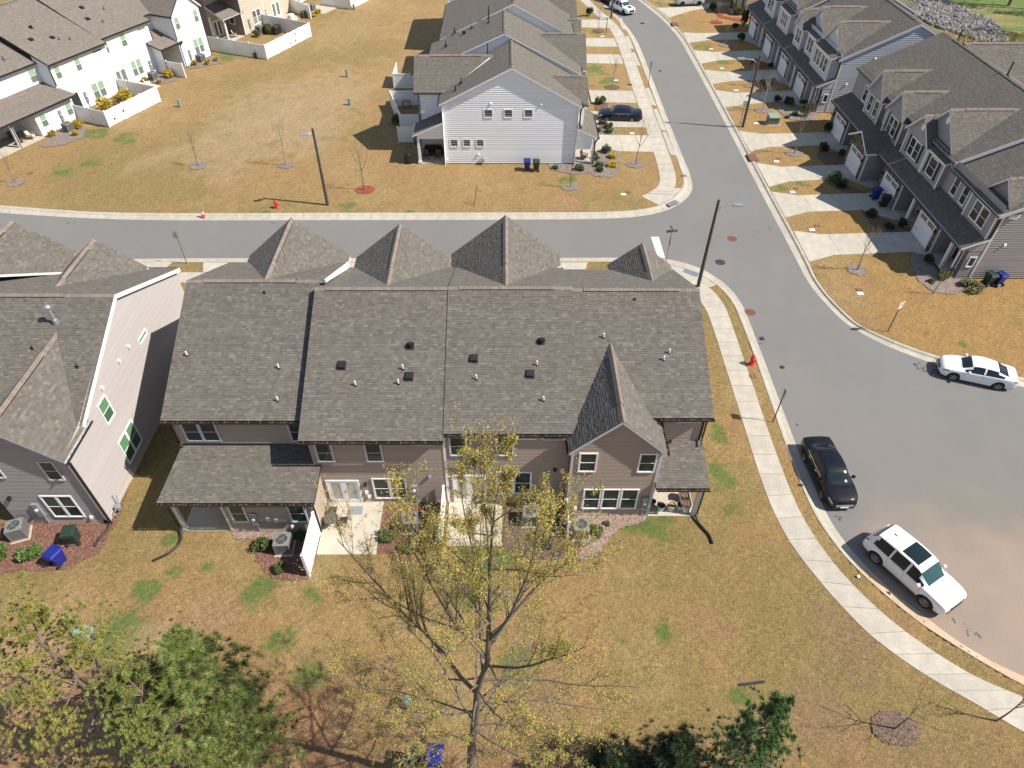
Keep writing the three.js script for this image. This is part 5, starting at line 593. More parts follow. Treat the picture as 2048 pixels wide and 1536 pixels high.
// ---------------------------------------------------------------- the rotated white row at upper left and the beige house beyond it
const TH = Math.atan2(.917, .4), Tw = (s, n) => [.4 * s + .917 * n, -.917 * s + .4 * n];
{
  reseed(106);
  const o = Tw(56, -80); const B = thing('townhouse_row', 'bright white row house at upper left with grey brown roofs', 'townhouse', o[0], o[1], TH); ORG = [56, 0, -80];
  const S = mat.sidTWhite, fb = mat.black, T = { tone: 'warm', fascia: mat.black }; const f = n => fz(n, 1);
  const tw = { top: mat.paneTgreen, low: mat.paneTgrey, frame: mat.white };
  wall(B, f(-77), [[30, 3], [50.1, 3], [50.1, 5.75], [30, 5.75]], S); wall(B, f(-73.5), [[45.25, .1], [49.95, .1], [49.95, 2.75], [45.25, 2.75]], S); wall(B, fx(45.25, -1), [[-77, 0], [-73.5, 0], [-73.5, 2.8], [-77, 3.6]], mat.sidTWhite); wall(B, f(-77), [[38, .1], [45.3, .1], [45.3, 3.2], [38, 3.2]], mat.porchCeil); wall(B, fx(49.95, 1), [[-75.1, 0], [-73.5, 0], [-73.5, 2.75], [-75.1, 3.1]], S); wall(B, fx(50.12, -1), [[-77, 3.2], [-75.1, 3.2], [-75.1, 5.7], [-77, 6.4]], S);
  wall(B, f(-75.1), [[50.1, .1], [57.9, .1], [57.9, 5.75], [50.1, 5.75]], S); wall(B, f(-75.8), [[57.9, .1], [65.2, .1], [65.2, 5.9], [57.9, 5.9]], S); wall(B, f(-77.4), [[65.2, .1], [67.5, .1], [67.5, 6.2], [65.2, 6.2]], S); wall(B, fx(65.2, 1), [[-77.4, 0], [-75.8, 0], [-75.8, 5.8], [-77.4, 6]], S); wall(B, fx(67.35, -1), [[-77.4, 0], [-74, 0], [-74, 6], [-77.4, 6]], S);
  wall(B, f(-74), [[67.35, .1], [72.2, .1], [72.2, 6.0], [69.8, 8.3], [67.35, 6.0]], S); wall(B, fx(72.2, 1), [[-92, 0], [-74, 0], [-74, 6], [-84, 9.5], [-92, 6]], S); wall(B, fz(-92, -1), [[30, 0], [72.2, 0], [72.2, 6], [30, 6]], S);
  const rf = (s0, s1, n0, y0, n1, y1) => { roof(B, [[s0, y0, n0], [s1, y0, n0], [s1, y1, n1], [s0, y1, n1]], T); roof(B, [[s0, y0, 2 * n1 - n0], [s1, y0, 2 * n1 - n0], [s1, y1, n1], [s0, y1, n1]], T); gutter(B, [s0, y0 - .01, n0], [s1, y0 - .01, n0], [0, 0, 1], false); };
  rf(30, 50.15, -76.7, 5.7, -84.4, 8.7); rf(50.05, 57.9, -74.8, 5.68, -84.4, 9.5); rf(57.85, 65.45, -75.5, 5.95, -84.4, 9.8); rf(65.3, 72.45, -77.0, 6.1, -84.4, 9.3); ridge(B, [50, 9.5, -84.4], [57.9, 9.5, -84.4], [0, 0, 1], .4, [.1, .9]); ridge(B, [30, 8.7, -84.4], [50, 8.7, -84.4], [0, 0, 1], .4, [.1, .9]);
  roof(B, [[67.1, 6.05, -73.7], [67.1, 6.05, -77.2], [69.8, 8.45, -82.3], [69.8, 8.45, -73.7]], T); roof(B, [[72.5, 6.05, -73.7], [72.5, 6.05, -77.2], [69.8, 8.45, -82.3], [69.8, 8.45, -73.7]], { tone: 'warm', fascia: mat.white }); gutter(B, [67.1, 6.03, -73.7], [67.1, 6.03, -77.0], [-1, 0, 0], false);
  roof(B, [[38, 2.72, -73.15], [50.6, 2.72, -73.15], [50.1, 3.62, -77], [38, 3.62, -77]], T); gutter(B, [38, 2.7, -73.13], [50.6, 2.7, -73.13], [0, 0, 1], false); roof(B, [[64.3, 3.05, -73.9], [68.0, 3.05, -73.9], [67.35, 4.25, -77.2], [63.8, 4.25, -77.2]], T); gutter(B, [64.2, 3.03, -73.88], [68.0, 3.03, -73.88], [0, 0, 1], false); wall(B, fx(64.6, -1), [[-77.2, 0], [-74.2, 0], [-74.2, 2.9], [-77.2, 4]], S);
  { const m = mb(); m.box(42.3, 42.55, .05, 2.7, -73.6, -73.35); m.build('porch_post', mat.white, B); } slab(B, 39, 45.25, 0, .1, -77, -73.3, mat.patio); slab(B, 57.6, 61.3, 0, .06, -75.8, -72.4, mat.patio);
  win(B, f(-77), 48.95, 49.8, 3.84, 5.2, tw); win(B, f(-73.5), 45.72, 46.44, .86, 2.16, tw); win(B, f(-73.5), 49.0, 49.72, .86, 2.16, tw);
  win(B, f(-75.1), 50.64, 51.32, 3.96, 5.3, tw); win(B, f(-75.1), 53.32, 54.02, 3.92, 5.25, tw); win(B, f(-75.1), 54.1, 55.8, .52, 2.2, { ...tw, cols: 2 }); win(B, f(-75.1), 55.9, 57.3, 5.0, 5.25, { ...tw, rows: 1, top: mat.brown }); { const m = mb(); fbox(m, f(-75.1), 51.2, 52.2, .1, 2.1, .01, .05); m.build('patio_door', mat.paneDark, B); }
  win(B, f(-75.8), 58.0, 58.75, 4.2, 5.55, tw); win(B, f(-75.8), 60.72, 61.5, 4.2, 5.6, tw); win(B, f(-75.8), 60.85, 62.4, .75, 2.48, { ...tw, cols: 2 }); win(B, f(-75.8), 63.4, 64.7, 5.2, 5.4, { ...tw, rows: 1, top: mat.brown }); win(B, f(-75.8), 58.3, 59.8, .3, 2.1, { ...tw, cols: 2, rows: 1, top: mat.paneTgrey });
  win(B, f(-74), 67.75, 68.45, 4.35, 5.72, tw); win(B, f(-74), 71.08, 71.75, 4.35, 5.72, tw); win(B, f(-74), 69.7, 71.3, .86, 2.62, { ...tw, cols: 2 });
  for (const [n, s] of [[-73.5, 48.1], [-75.1, 53.0], [-75.8, 63.6], [-74, 68.6]]) meterBox(B, f(n), s, .7, 1.8); for (const [n, s, y] of [[-75.1, 56.6, 1.9], [-75.8, 60.2, 1.9], [-75.8, 63.2, 2.6]]) dryerVent(B, f(n), s, y, mat.offwhite);
  downspout(B, [[50.2, 5.6, -74.75], [50.15, 5.4, -75.0], [50.15, 3.5, -75.0]]); downspout(B, [[65.2, 5.85, -75.5], [65.25, 5.6, -75.75], [65.25, 3.8, -75.75]]); downspout(B, [[67.3, 5.95, -73.75], [67.33, 5.7, -73.95], [67.33, 3.4, -73.95]]); downspout(B, [[64.3, 2.95, -73.85], [64.55, 2.7, -74.1], [64.55, .1, -74.1]]); downspout(B, [[67.9, 2.95, -73.9], [67.5, 2.6, -73.95], [67.5, .1, -73.95]]); downspout(B, [[72.3, 6, -73.75], [72.25, 5.7, -73.95], [72.25, .1, -73.95]]); downspout(B, [[42.4, 2.65, -73.1], [42.42, 2.4, -73.3], [42.42, .1, -73.3]]);
  for (const [s, n] of [[52.0, -78.6], [54.0, -77.9], [59.6, -78.5], [60.7, -80.2]]) roofVentBox(B, s, (s < 58 ? 5.68 + (-74.8 - n) * .398 : 5.95 + (-75.5 - n) * .433), n, .4); for (const [s, n] of [[54.3, -77.3], [55.2, -76.8], [60.6, -77.4], [62.6, -79]]) ventPipe(B, s, (s < 58 ? 5.68 + (-74.8 - n) * .398 : 5.95 + (-75.5 - n) * .433), n, .35, mat.black); roofVentBox(B, 53.6, 5.68 + 5.3 * .398, -80.1, .4, true); ventPipe(B, 48, 6.4, -78.4, .35, mat.black);
}
{
  reseed(107);
  const o = Tw(86, -80); const B = thing('townhouse_row', 'beige sided row house at the top left behind a white fenced yard', 'townhouse', o[0], o[1], TH); ORG = [86, 0, -80];
  const S = mat.sidBeige, f = n => fz(n, 1), T = { tone: 'warm', fascia: mat.white }; const gl = { top: mat.paneGrey, low: mat.paneTgrey, frame: mat.white };
  wall(B, f(-74.9), [[80.4, .1], [85.2, .1], [85.2, 5.8], [80.4, 5.8]], S, { lap: .2 }); wall(B, f(-76), [[85.2, .1], [92.6, .1], [92.6, 5.8], [85.2, 5.8]], S, { lap: .2 }); wall(B, f(-78), [[77.2, .1], [80.4, .1], [80.4, 5.9], [77.2, 5.9]], S, { lap: .2 }); wall(B, fx(80.4, -1), [[-78, 0], [-74.9, 0], [-74.9, 5.8], [-78, 5.8]], mat.sidBrown); wall(B, fx(77.2, -1), [[-94, 0], [-78, 0], [-78, 6], [-86, 9.5], [-94, 6]], mat.sidBrown); wall(B, f(-77), [[92.6, .1], [112, .1], [112, 5.8], [92.6, 5.8]], S, { lap: .2 }); wall(B, fx(112, 1), [[-94, 0], [-77, 0], [-77, 6], [-94, 6]], S, { plain: true });
  for (const [a, b, n, y] of [[76.9, 85.3, -74.6, 5.8], [85.2, 92.7, -75.7, 6.0], [92.6, 112.3, -76.7, 5.8]]) { roof(B, [[a, y, n], [b, y, n], [b, y + 3.9, n - 10], [a, y + 3.9, n - 10]], T); roof(B, [[a, y, n - 20], [b, y, n - 20], [b, y + 3.9, n - 10], [a, y + 3.9, n - 10]], T); gutter(B, [a, y, n], [b, y, n], [0, 0, 1], false); }
  roof(B, [[76.9, 2.95, -75.0], [80.6, 2.95, -75.0], [80.4, 4.3, -78], [77.2, 4.3, -78]], T); gutter(B, [76.9, 2.93, -74.98], [80.6, 2.93, -74.98], [0, 0, 1], false); { const m = mb(); m.box(77.2, 77.42, .05, 2.9, -75.4, -75.18); m.build('porch_post', mat.white, B); const q = mb(); q.box(77.2, 77.42, .05, 2.9, -77.9, -77.7); q.build('porch_post', mat.white, B); } slab(B, 77.1, 80.4, 0, .08, -78, -75, mat.patio); slab(B, 86.5, 91, 0, .06, -76, -72.6, mat.patio); slab(B, 93.2, 96.6, 0, .06, -77, -70.5, mat.patio);
  win(B, f(-74.9), 82.6, 84.3, .9, 2.6, { ...gl, cols: 2, grid: 0 }); win(B, f(-74.9), 81, 82, 4.4, 5.5, gl); patioDoor(B, f(-78), 77.9, 79.4, .1, 2.1, mat.paneDark); win(B, fx(77.2, -1), -79.9, -79.1, 2.6, 3.5, { rows: 1, top: mat.paneGrey }); patioDoor(B, f(-76), 88.2, 90, .1, 2.1, mat.paneDark); win(B, f(-77), 93.4, 95, .9, 2.4, { ...gl, cols: 2 }); patioDoor(B, f(-77), 95.6, 97.2, .1, 2.1, mat.paneGrey); win(B, fx(80.42, -1), -77.2, -76.3, 1.4, 2.2, { rows: 1, top: mat.paneDark });
  meterBox(B, f(-74.9), 81.6, .8, 1.9); meterBox(B, f(-76), 86.6, .8, 1.7); dryerVent(B, f(-74.9), 80.9, 3, mat.meter); trimBoards(B, f(-74.9), [[80.36, 80.52, .1, 5.7], [85.1, 85.25, .1, 5.7]], mat.white); downspout(B, [[80.4, 5.7, -74.55], [80.4, 5.4, -74.85], [80.4, 3.1, -74.85]]);
}
// house at the top edge beyond the grey car
{
  reseed(108); const B = thing('beige_house', 'beige sided house at the top edge behind the red mulch bed', 'house', 40, -118); ORG = [40, 0, -118]; const S = mat.sidBeige;
  wall(B, fz(-113.5, 1), [[36.4, .1], [48, .1], [48, 6], [36.4, 6]], S, { lap: .2 }); wall(B, fx(36.4, -1), [[-135, .1], [-113.5, .1], [-113.5, 6], [-135, 6]], S, { lap: .2 }); wall(B, fx(48, 1), [[-135, 0], [-113.5, 0], [-113.5, 6], [-135, 6]], S, { plain: true }); for (const s of [0, 1]) roof(B, [[s ? 48.3 : 36.1, 5.9, -113.2], [s ? 48.3 : 36.1, 5.9, -135], [42.2, 9, -135], [42.2, 9, -113.2]], { tone: 'warm' }); wall(B, fz(-113.52, 1), [[36.4, 6], [48, 6], [42.2, 8.9]], S, { lap: .2 }); garageDoor(B, fx(36.38, -1), -119.6, -117); { const D = mb(); fbox(D, fx(36.4, -1), -115.4, -114.5, .1, 2.2, 0, .05); D.build('front_door', mat.shutter, B); const p = mb(); p.box(34.9, 35.1, 0, 2.8, -113.8, -113.6); p.build('porch_post', mat.brown, B); const p2 = mb(); p2.box(34.9, 35.1, 0, 2.8, -116.2, -116); p2.build('porch_post', mat.brown, B); } roof(B, [[34.6, 2.9, -113.4], [34.6, 2.9, -116.4], [36.4, 3.6, -116.4], [36.4, 3.6, -113.4]], { tone: 'warm' }); slab(B, 34.8, 36.4, 0, .12, -116.3, -113.5, mat.concrete);
}
// ---------------------------------------------------------------- objects around the houses
// air conditioning condenser: louvred cabinet, fan under a wire guard, concrete pad
function makeAC(label, x, z, turn) {
  const o = thing('ac_condenser', label, 'air conditioner', x, z, turn, 'air conditioning condensers beside the houses');
  mb().rbox(-.5, .5, 0, .07, -.5, .5, .02).build('pad', mat.patio, o);
  const c = mb(); c.rbox(-.37, .37, .07, .92, -.37, .37, .06); c.build('cabinet', mat.acDark, o);
  const p = mb(); for (const s of [-1, 1]) for (const q of [-1, 1]) p.box(s * .38 - .035, s * .38 + .035, .07, .95, q * .38 - .035, q * .38 + .035); for (const s of [-1, 1]) { p.box(-.38, .38, .07, .17, s * .385 - .02, s * .385 + .02); p.box(s * .385 - .02, s * .385 + .02, .07, .17, -.38, .38); p.box(-.38, .38, .84, .95, s * .385 - .02, s * .385 + .02); p.box(s * .385 - .02, s * .385 + .02, .84, .95, -.38, .38); } p.build('frame', mat.acPaint, o);
  const l = mb(); for (let i = 0; i < 12; i++) { const t = -.33 + i * .06; for (const s of [-1, 1]) { l.box(t, t + .03, .17, .84, s * .385 - .012, s * .385 + .012); l.box(s * .385 - .012, s * .385 + .012, .17, .84, t, t + .03); } } l.build('louvres', mat.acPaint, o, 'stuff');
  const t = mb(); const N = 28, R = .31; for (let k = 0; k < N; k++) { const a = k / N * 6.2832, b = (k + 1) / N * 6.2832; const e = q => { const m = Math.max(Math.abs(Math.cos(q)), Math.abs(Math.sin(q))); return [Math.cos(q) * .42 / m, .955, Math.sin(q) * .42 / m]; }; const r = (q, y, rad) => [Math.cos(q) * rad, y, Math.sin(q) * rad]; t.quad(e(a), e(b), r(b, .97, R), r(a, .97, R)); t.quad(r(a, .97, R), r(b, .97, R), r(b, .80, R * .96), r(a, .80, R * .96)); } t.build('top_panel', mat.acPaint, o);
  const f = mb(); f.lathe([[.0, .79], [.30, .79]], 0, 0, 0, 20); f.build('fan_well', mat.acDark, o); const bl = mb(); for (let k = 0; k < 4; k++) { const a = k * 1.5708 + .4, ca = Math.cos(a), sa = Math.sin(a); const P = (r, w, y) => [ca * r - sa * w, y, sa * r + ca * w]; bl.quad(P(.06, -.03, .84), P(.27, -.09, .83), P(.27, .10, .88), P(.06, .05, .86)); } bl.lathe([[.08, .82], [.08, .9], [0, .91]], 0, 0, 0, 12); bl.build('fan', mat.steel, o);
  const g = mb(); for (const r of [.08, .14, .2, .26, .31]) { const pts = []; for (let k = 0; k <= 20; k++) pts.push([Math.cos(k / 20 * 6.2832) * r, .975, Math.sin(k / 20 * 6.2832) * r]); g.tube(pts, .004, 4, false); } for (let k = 0; k < 8; k++) g.tube([[0, .985, 0], [Math.cos(k * .785) * .32, .972, Math.sin(k * .785) * .32]], .005, 4, false); g.build('fan_guard', mat.steel, o); return o;
}
const acs = [[-11.77,-20.2, .05, 'grey condenser beside the white fence panel under the low wing'], [-5.14,-21.57, 0, 'grey condenser between the two patios under the budding branches'], [1.45,-22, 0, 'grey condenser in the dark mulch right of the second patio'], [4.17,-21.15, 0, 'pale condenser beside the round green bush at the gabled unit'], [-26.41,-21.08, .35, 'grey condenser in the red mulch behind the left house'], [-47.14,-72.33, TH, 'grey condenser below the low wing of the upper left white row'], [-43.41,-87.16, TH, 'grey condenser in front of the middle white townhouse unit'], [-39.49,-93.4, TH, 'grey condenser at the foot of the white end gable'], [-34.8,-104.97, TH, 'grey condenser inside the white fenced yard of the beige row'], [-9.0, -69.0, 0, 'dark shaded condenser behind the porch of the white end house'], [-29.44,-115.29, TH, 'small grey condenser behind the farthest beige patio']];
let ac0; for (const [x, z, t, l] of acs) { if (!ac0) ac0 = makeAC(l, x, z, t); else dup(ac0, x, z, t, l); }
// wheeled bins
function makeBin(label, x, z, turn, m, group) {
  const o = thing('wheeled_bin', label, 'wheeled bin', x, z, turn, group); const b = mb(); b.hexa([[-.22, .06, -.24], [.22, .06, -.24], [.24, .06, .22], [-.24, .06, .22]], [[-.31, 1.0, -.36], [.31, 1.0, -.36], [.31, 1.0, .32], [-.31, 1.0, .32]]); b.box(-.34, .34, .94, 1.01, -.38, .35); b.build('body', m, o);
  const l = mb(); l.hexa([[-.35, 1.01, -.4], [.35, 1.01, -.4], [.35, 1.01, .38], [-.35, 1.01, .38]], [[-.29, 1.10, -.33], [.29, 1.10, -.33], [.31, 1.07, .33], [-.31, 1.07, .33]]); for (const s of [-.16, .16]) l.box(s - .07, s + .07, 1.08, 1.115, -.25, .28); l.build('lid', m, o);
  const h = mb(); h.tube([[-.27, .98, -.45], [.27, .98, -.45]], .022, 8); for (const s of [-.27, .27]) h.tube([[s, .98, -.45], [s, .96, -.36]], .022, 6); h.build('handle', m, o);
  for (const s of [-1, 1]) mb().tube([[s * .25, .13, -.3], [s * .32, .13, -.3]], .13, 14).build('wheel', mat.rubber, o); mb().tube([[-.25, .13, -.3], [.25, .13, -.3]], .015, 6).build('axle', mat.steel, o); return o;
}
const binSpots = [['b', -23.49,-19.41, 2.75, 'blue wheeled bin standing at the edge of the red mulch on the left'], ['g', -23.28,-20.7, 3.3, 'dark green wheeled bin near the downspout of the left house'], ['b', 2.28,-63.47, 0, 'blue wheeled bin against the white striped end wall'], ['g', 3.17,-63.37, 0, 'dark green wheeled bin right of the blue one at the white end wall'], ['b', 38.93,-44.26, -.25, 'blue wheeled bin at the end wall of the nearest grey row house'], ['g', 38.14,-44.26, -.2, 'green wheeled bin left of the blue one at the nearest grey row end'], ['b', 34.6,-57.83, 1.5, 'blue wheeled bin in shade before a garage door of the grey row'], ['k', 34.85,-56.45, 1.3, 'black wheeled bin in shade right of the blue one at the garage'], ['g', 38.3, -76.6, -.1, 'dark green wheeled bin at the corner of the far grey row house'], ['b', 39.9, -76.5, .1, 'blue wheeled bin half hidden behind the near grey roof'], ['b', -2.92,-9.75, .1, 'blue wheeled bin at the bottom edge under the budding tree'], ['g', -3.91,-9.6, .1, 'dark green wheeled bin in shade at the bottom edge left of a blue bin']];
const binProto = {}; for (const [k, x, z, t, l] of binSpots) { if (!binProto[k]) binProto[k] = makeBin(l, x, z, t, k === 'b' ? mat.cBlue : k === 'g' ? mat.cGreen : mat.black); else dup(binProto[k], x, z, t, l); }
// white privacy screens and fences: posts, boards
function fence(label, pts, h, { group, board = .28, gates = [], rot } = {}) { // pts: world [x, z] chain
  const o = thing('vinyl_fence', label, 'fence', pts[0][0], pts[0][1], 0, group); ORG = [pts[0][0], 0, pts[0][1]];
  for (let i = 0; i < pts.length - 1; i++) { const [ax, az] = pts[i], [bx, bz] = pts[i + 1]; const L = Math.hypot(bx - ax, bz - az), d = [(bx - ax) / L, 0, (bz - az) / L], n = [-d[2], 0, d[0]]; const np = Math.max(1, Math.round(L / 2.3)); const at = (k, y, w) => [ax + d[0] * k + n[0] * w, y, az + d[2] * k + n[2] * w];
    for (let k = 0; k <= np; k++) { if (i && k === 0) continue; const c = L * k / np, m = mb(); m.hexa([at(c - .065, 0, -.065), at(c + .065, 0, -.065), at(c + .065, 0, .065), at(c - .065, 0, .065)], [at(c - .065, h + .05, -.065), at(c + .065, h + .05, -.065), at(c + .065, h + .05, .065), at(c - .065, h + .05, .065)]); m.hexa([at(c - .08, h + .05, -.08), at(c + .08, h + .05, -.08), at(c + .08, h + .05, .08), at(c - .08, h + .05, .08)], [at(c - .01, h + .12, -.01), at(c + .01, h + .12, -.01), at(c + .01, h + .12, .01), at(c - .01, h + .12, .01)]); m.build('post', mat.vinyl, o); }
    for (let k = 0; k < np; k++) { const a = L * k / np + .065, b = L * (k + 1) / np - .065; const R = mb(); for (const [y0, y1] of [[.06, .2], [h - .14, h]]) R.hexa([at(a, y0, -.035), at(b, y0, -.035), at(b, y0, .035), at(a, y0, .035)], [at(a, y1, -.035), at(b, y1, -.035), at(b, y1, .035), at(a, y1, .035)]); R.build('rail', mat.vinyl, o, 'stuff'); const nb = Math.round((b - a) / board), bw = (b - a) / nb; for (let q = 0; q < nb; q++) { const m = mb(); const u = a + q * bw; m.hexa([at(u + .004, .2, -.02), at(u + bw - .004, .2, -.02), at(u + bw - .004, .2, .02), at(u + .004, .2, .02)], [at(u + .004, h - .14, -.02), at(u + bw - .004, h - .14, -.02), at(u + bw - .004, h - .14, .02), at(u + .004, h - .14, .02)]); m.build('board', mat.vinyl, o); } }
  }
  for (const [gx, gz, gy] of gates) { const m = mb(); m.rbox(gx - .07, gx + .07, gy, gy + .14, gz - .07, gz + .07, .02); m.build('gate_latch', mat.black, o); }
  ORG = [0, 0, 0]; return o; }
fence('white privacy fence panel casting a dark shadow at the left patio', [[-10.1, -21.1], [-10.12, -18.55]], 2.05); fence('white privacy fence panel between the two patios', [[-3.36, -23.1], [-3.36, -20.4]], 1.7); fence('white privacy fence panel left of the pale condenser', [[3.44, -22.5], [3.44, -20.85]], 1.55);
const tw2 = (s, n) => Tw(s, n);
fence('white fence yard with bushes behind the near white row unit', [tw2(49.95, -73.4), tw2(49.95, -68.95), tw2(57.6, -68.95), tw2(57.6, -75.7)], 1.75, { gates: [[...tw2(50.9, -68.87), .55], [...tw2(52.3, -68.87), .9]] }); fence('white fence panel beside the small porch of the far white unit', [tw2(64.6, -76.6), tw2(64.6, -71.5)], 1.7);
fence('large white fenced yard with black grill cover behind the beige row', [tw2(73.6, -78.6), tw2(73.95, -66.25), tw2(83.84, -66.25), tw2(84.4, -75.3)], 1.8, { gates: [[...tw2(79, -66.17), .5], [...tw2(80.4, -66.17), 1.3], [...tw2(80.3, -66.17), .5]] }); fence('white fence panel beside the covered patio chairs', [tw2(92.5, -75.8), tw2(90.6, -71)], 1.8); fence('white fence at the far top edge of the big lawn', [tw2(96.9, -73.6), tw2(96.9, -68), tw2(118, -68)], 1.9);
fence('white fence corner with a potted plant behind the white end house', [[-8.5, -72.6], [-11.1, -72.6], [-13.0, -79.0], [-9.6, -79.4]], 1.75); fence('short white fence panel behind the porch of the white end house', [[-8.6, -69.6], [-11.1, -69.6]], 1.7); fence('white fence section beside the second porch of the white row', [[-10.6, -84.4], [-13.3, -84.4], [-13.3, -88]], 1.75); fence('white fence behind the ridge of the far grey row house', [[54.5, -75], [54.5, -106]], 1.9, { board: .6 });
// light poles
function makePole(label, x, z, h, arm, armDir, lampDown) { const o = thing('light_pole', label, 'street lamp', x, z, 0, null); const m = mb(); m.tube([[0, -.1, 0], [0, h * .5, 0], [0, h, 0]], [.15, .125, .10], 14); m.build('pole', mat.woodPole, o); const a = mb(); const d = [Math.cos(armDir), 0, -Math.sin(armDir)]; const P = (r, y) => [d[0] * r, y, d[2] * r]; a.tube([P(.08, h - .7), P(arm * .4, h - .42), P(arm, h - .36)], .03, 8); a.tube([P(.08, h - .95), P(arm * .35, h - .45)], .018, 6); a.build('arm', mat.galv, o); const l = mb(); const c = P(arm + .32, h - .35); const s = [-d[2], 0, d[0]]; l.obox(c, d.map(v => v * .36), [0, .06, 0], s.map(v => v * .15)); l.obox(vadd(c, d, -.12), d.map(v => v * .16), [0, .1, 0], s.map(v => v * .11)); l.build('lamp_head', mat.galv, o); const g = mb(); g.obox(vadd(c, [0, -.065, 0]), d.map(v => v * .24), [0, .02, 0], s.map(v => v * .12)); g.build('lens', mat.lampGlass, o); return o; }
makePole('dark wooden light pole in the big lawn with its lamp leaning left', -16.24,-56.64, 7.2, .45, 3.6); makePole('dark wooden light pole at the curved corner with lamp arm to the right', 15.3,-44, 7.55, 1.05, -.1); makePole('tall wooden light pole at the right curb with lamp arm to the left', 26.21,-73.48, 7.45, 1.5, 3.05); makePole('distant light pole at the curb beside the white car', 16.04,-111.6, 7.3, 1, 0);
// hydrants, cone
function makeHydrant(label, x, z, turn, s = 1) { const o = thing('fire_hydrant', label, 'fire hydrant', x, z, turn, null); o.scale.setScalar(s); mb().lathe([[.19, 0], [.19, .05], [.12, .07], [.115, .46], [.16, .48], [.16, .54], [.135, .56], [.125, .64], [.08, .72], [.03, .75], [.03, .8], [0, .8]], 0, 0, 0, 20).build('barrel', mat.red, o); for (const s2 of [-1, 1]) { const n = mb(); n.tube([[0, .4, s2 * .1], [0, .4, s2 * .22]], .07, 12); n.tube([[0, .4, s2 * .22], [0, .4, s2 * .26]], .04, 8); n.build('nozzle', mat.red, o); } const n = mb(); n.tube([[.1, .33, 0], [.24, .33, 0]], .09, 12); n.tube([[.24, .33, 0], [.28, .33, 0]], .045, 6); n.build('pumper_nozzle', mat.red, o); return o; }
makeHydrant('bright red fire hydrant in the narrow verge beside the sidewalk', 17.12, -34.9, 0, 1.15); makeHydrant('red fire hydrant in the lawn near the left light pole', -20.83,-56.1, .3, 1.0);
{ const o = thing('traffic_cone', 'worn orange and white cone standing at the curb of the street', 'traffic cone', -27.04,-54.6); const b = mb(); b.rbox(-.19, .19, .0, .05, -.19, .19, .03); b.lathe([[.15, .05], [.115, .28]], 0, 0, 0, 18); b.build('base', mat.orange, o); mb().lathe([[.115, .28], [.08, .5]], 0, 0, 0, 18).build('white_band', mat.white, o); mb().lathe([[.08, .5], [.035, .74], [0, .75]], 0, 0, 0, 18).build('tip', mat.orange, o); }
// signs
function signPost(label, cat, x, z, h, post) { const o = thing('sign_post', label, cat, x, z); const m = mb(); m.box(-.03, .03, 0, h, -.012, .012); m.box(-.03, -.018, 0, h, -.012, .028); m.box(.018, .03, 0, h, -.012, .028); m.build('post', post, o); return o; }
function plate(o, name, w, h, y, turn, material, print) { const g = sub(o, name); g.position.y = y; g.rotation.y = turn; mb().rbox(-w / 2, w / 2, -h / 2, h / 2, .015, .022, .0).build('plate', material, g); if (print) { const c = document.createElement('canvas'); c.width = 256; c.height = Math.round(256 * h / w); print(c.getContext('2d'), c.width, c.height); const t = new THREE.CanvasTexture(c); t.colorSpace = THREE.SRGBColorSpace; const p = new THREE.Mesh(new THREE.PlaneGeometry(w * .98, h * .98), new THREE.MeshStandardMaterial({ map: t, roughness: .5 })); p.position.z = .0255; p.name = 'face'; g.add(p); } return g; }
{ let o = signPost('white parking restriction sign on a brown post in the right lawn', 'road sign', 28.02,-38.47, 2.75, mat.rust); plate(o, 'sign_plate', .46, .62, 2.4, .55, mat.white, (c, w, h) => { c.fillStyle = '#e9e9ea'; c.fillRect(0, 0, w, h); c.strokeStyle = '#55565c'; c.lineWidth = 16; c.beginPath(); c.arc(w / 2, h * .42, w * .24, 0, 7); c.stroke(); c.beginPath(); c.moveTo(w * .34, h * .3); c.lineTo(w * .66, h * .54); c.stroke(); c.fillStyle = '#55565c'; c.font = `bold ${w * .36}px sans-serif`; c.fillText('P', w * .39, h * .5); });
  o = signPost('metal sign post seen edge on in the verge beside the sidewalk', 'road sign', 17.1, -29.5, 2.9, mat.rust); plate(o, 'sign_plate', .46, .62, 2.6, 1.62, mat.signBack);
  o = signPost('grey backed sign on a thin post in the strip across the front street', 'road sign', -26.06,-47.18, 3.0, mat.steel); plate(o, 'sign_plate', .60, .75, 2.75, 3.1, mat.signBack);
  o = signPost('stop sign with green street name blades at the corner', 'stop sign', 13.25, -47.1, 3.2, mat.steel); { const g = sub(o, 'stop_plate'); g.position.y = 2.2; g.rotation.y = 1.35; const m = mb(), pts = []; for (let k = 0; k < 8; k++) { const a = (k + .5) / 8 * 6.2832; pts.push([Math.cos(a) * .4, Math.sin(a) * .4]); } m.hexa(pts.map(p => [p[0], p[1], .03]), pts.map(p => [p[0], p[1], .036])); m.build('plate', mat.signRed, g); for (const [s, t] of [['blade', .3], ['blade', 1.87]]) { const b = sub(o, 'street_name_blade'); b.position.y = t === .3 ? 3.1 : 3.32; b.rotation.y = t - .15; mb().box(-.46, .46, -.11, .11, -.01, .01).build('plate', t === .3 ? mat.signGreen : mat.meter, b); } }
  o = signPost('white sign on a post in the lawn before the right light pole', 'road sign', 25.99,-73.87, 2.7, mat.steel); plate(o, 'sign_plate', .46, .62, 2.4, -.3, mat.white);
  o = signPost('slim rusty post in the verge of the far white row sidewalk', 'road sign', 17.59,-85.22, 2.9, mat.rust); plate(o, 'sign_plate', .45, .6, 2.55, 1.6, mat.rust);
  o = signPost('thin dark stake leaning in the lawn below the white end house', 'stake', -2.76,-56.54, 1.9, mat.barkPine); o.rotation.z = -.16; o.rotation.x = -.3; }
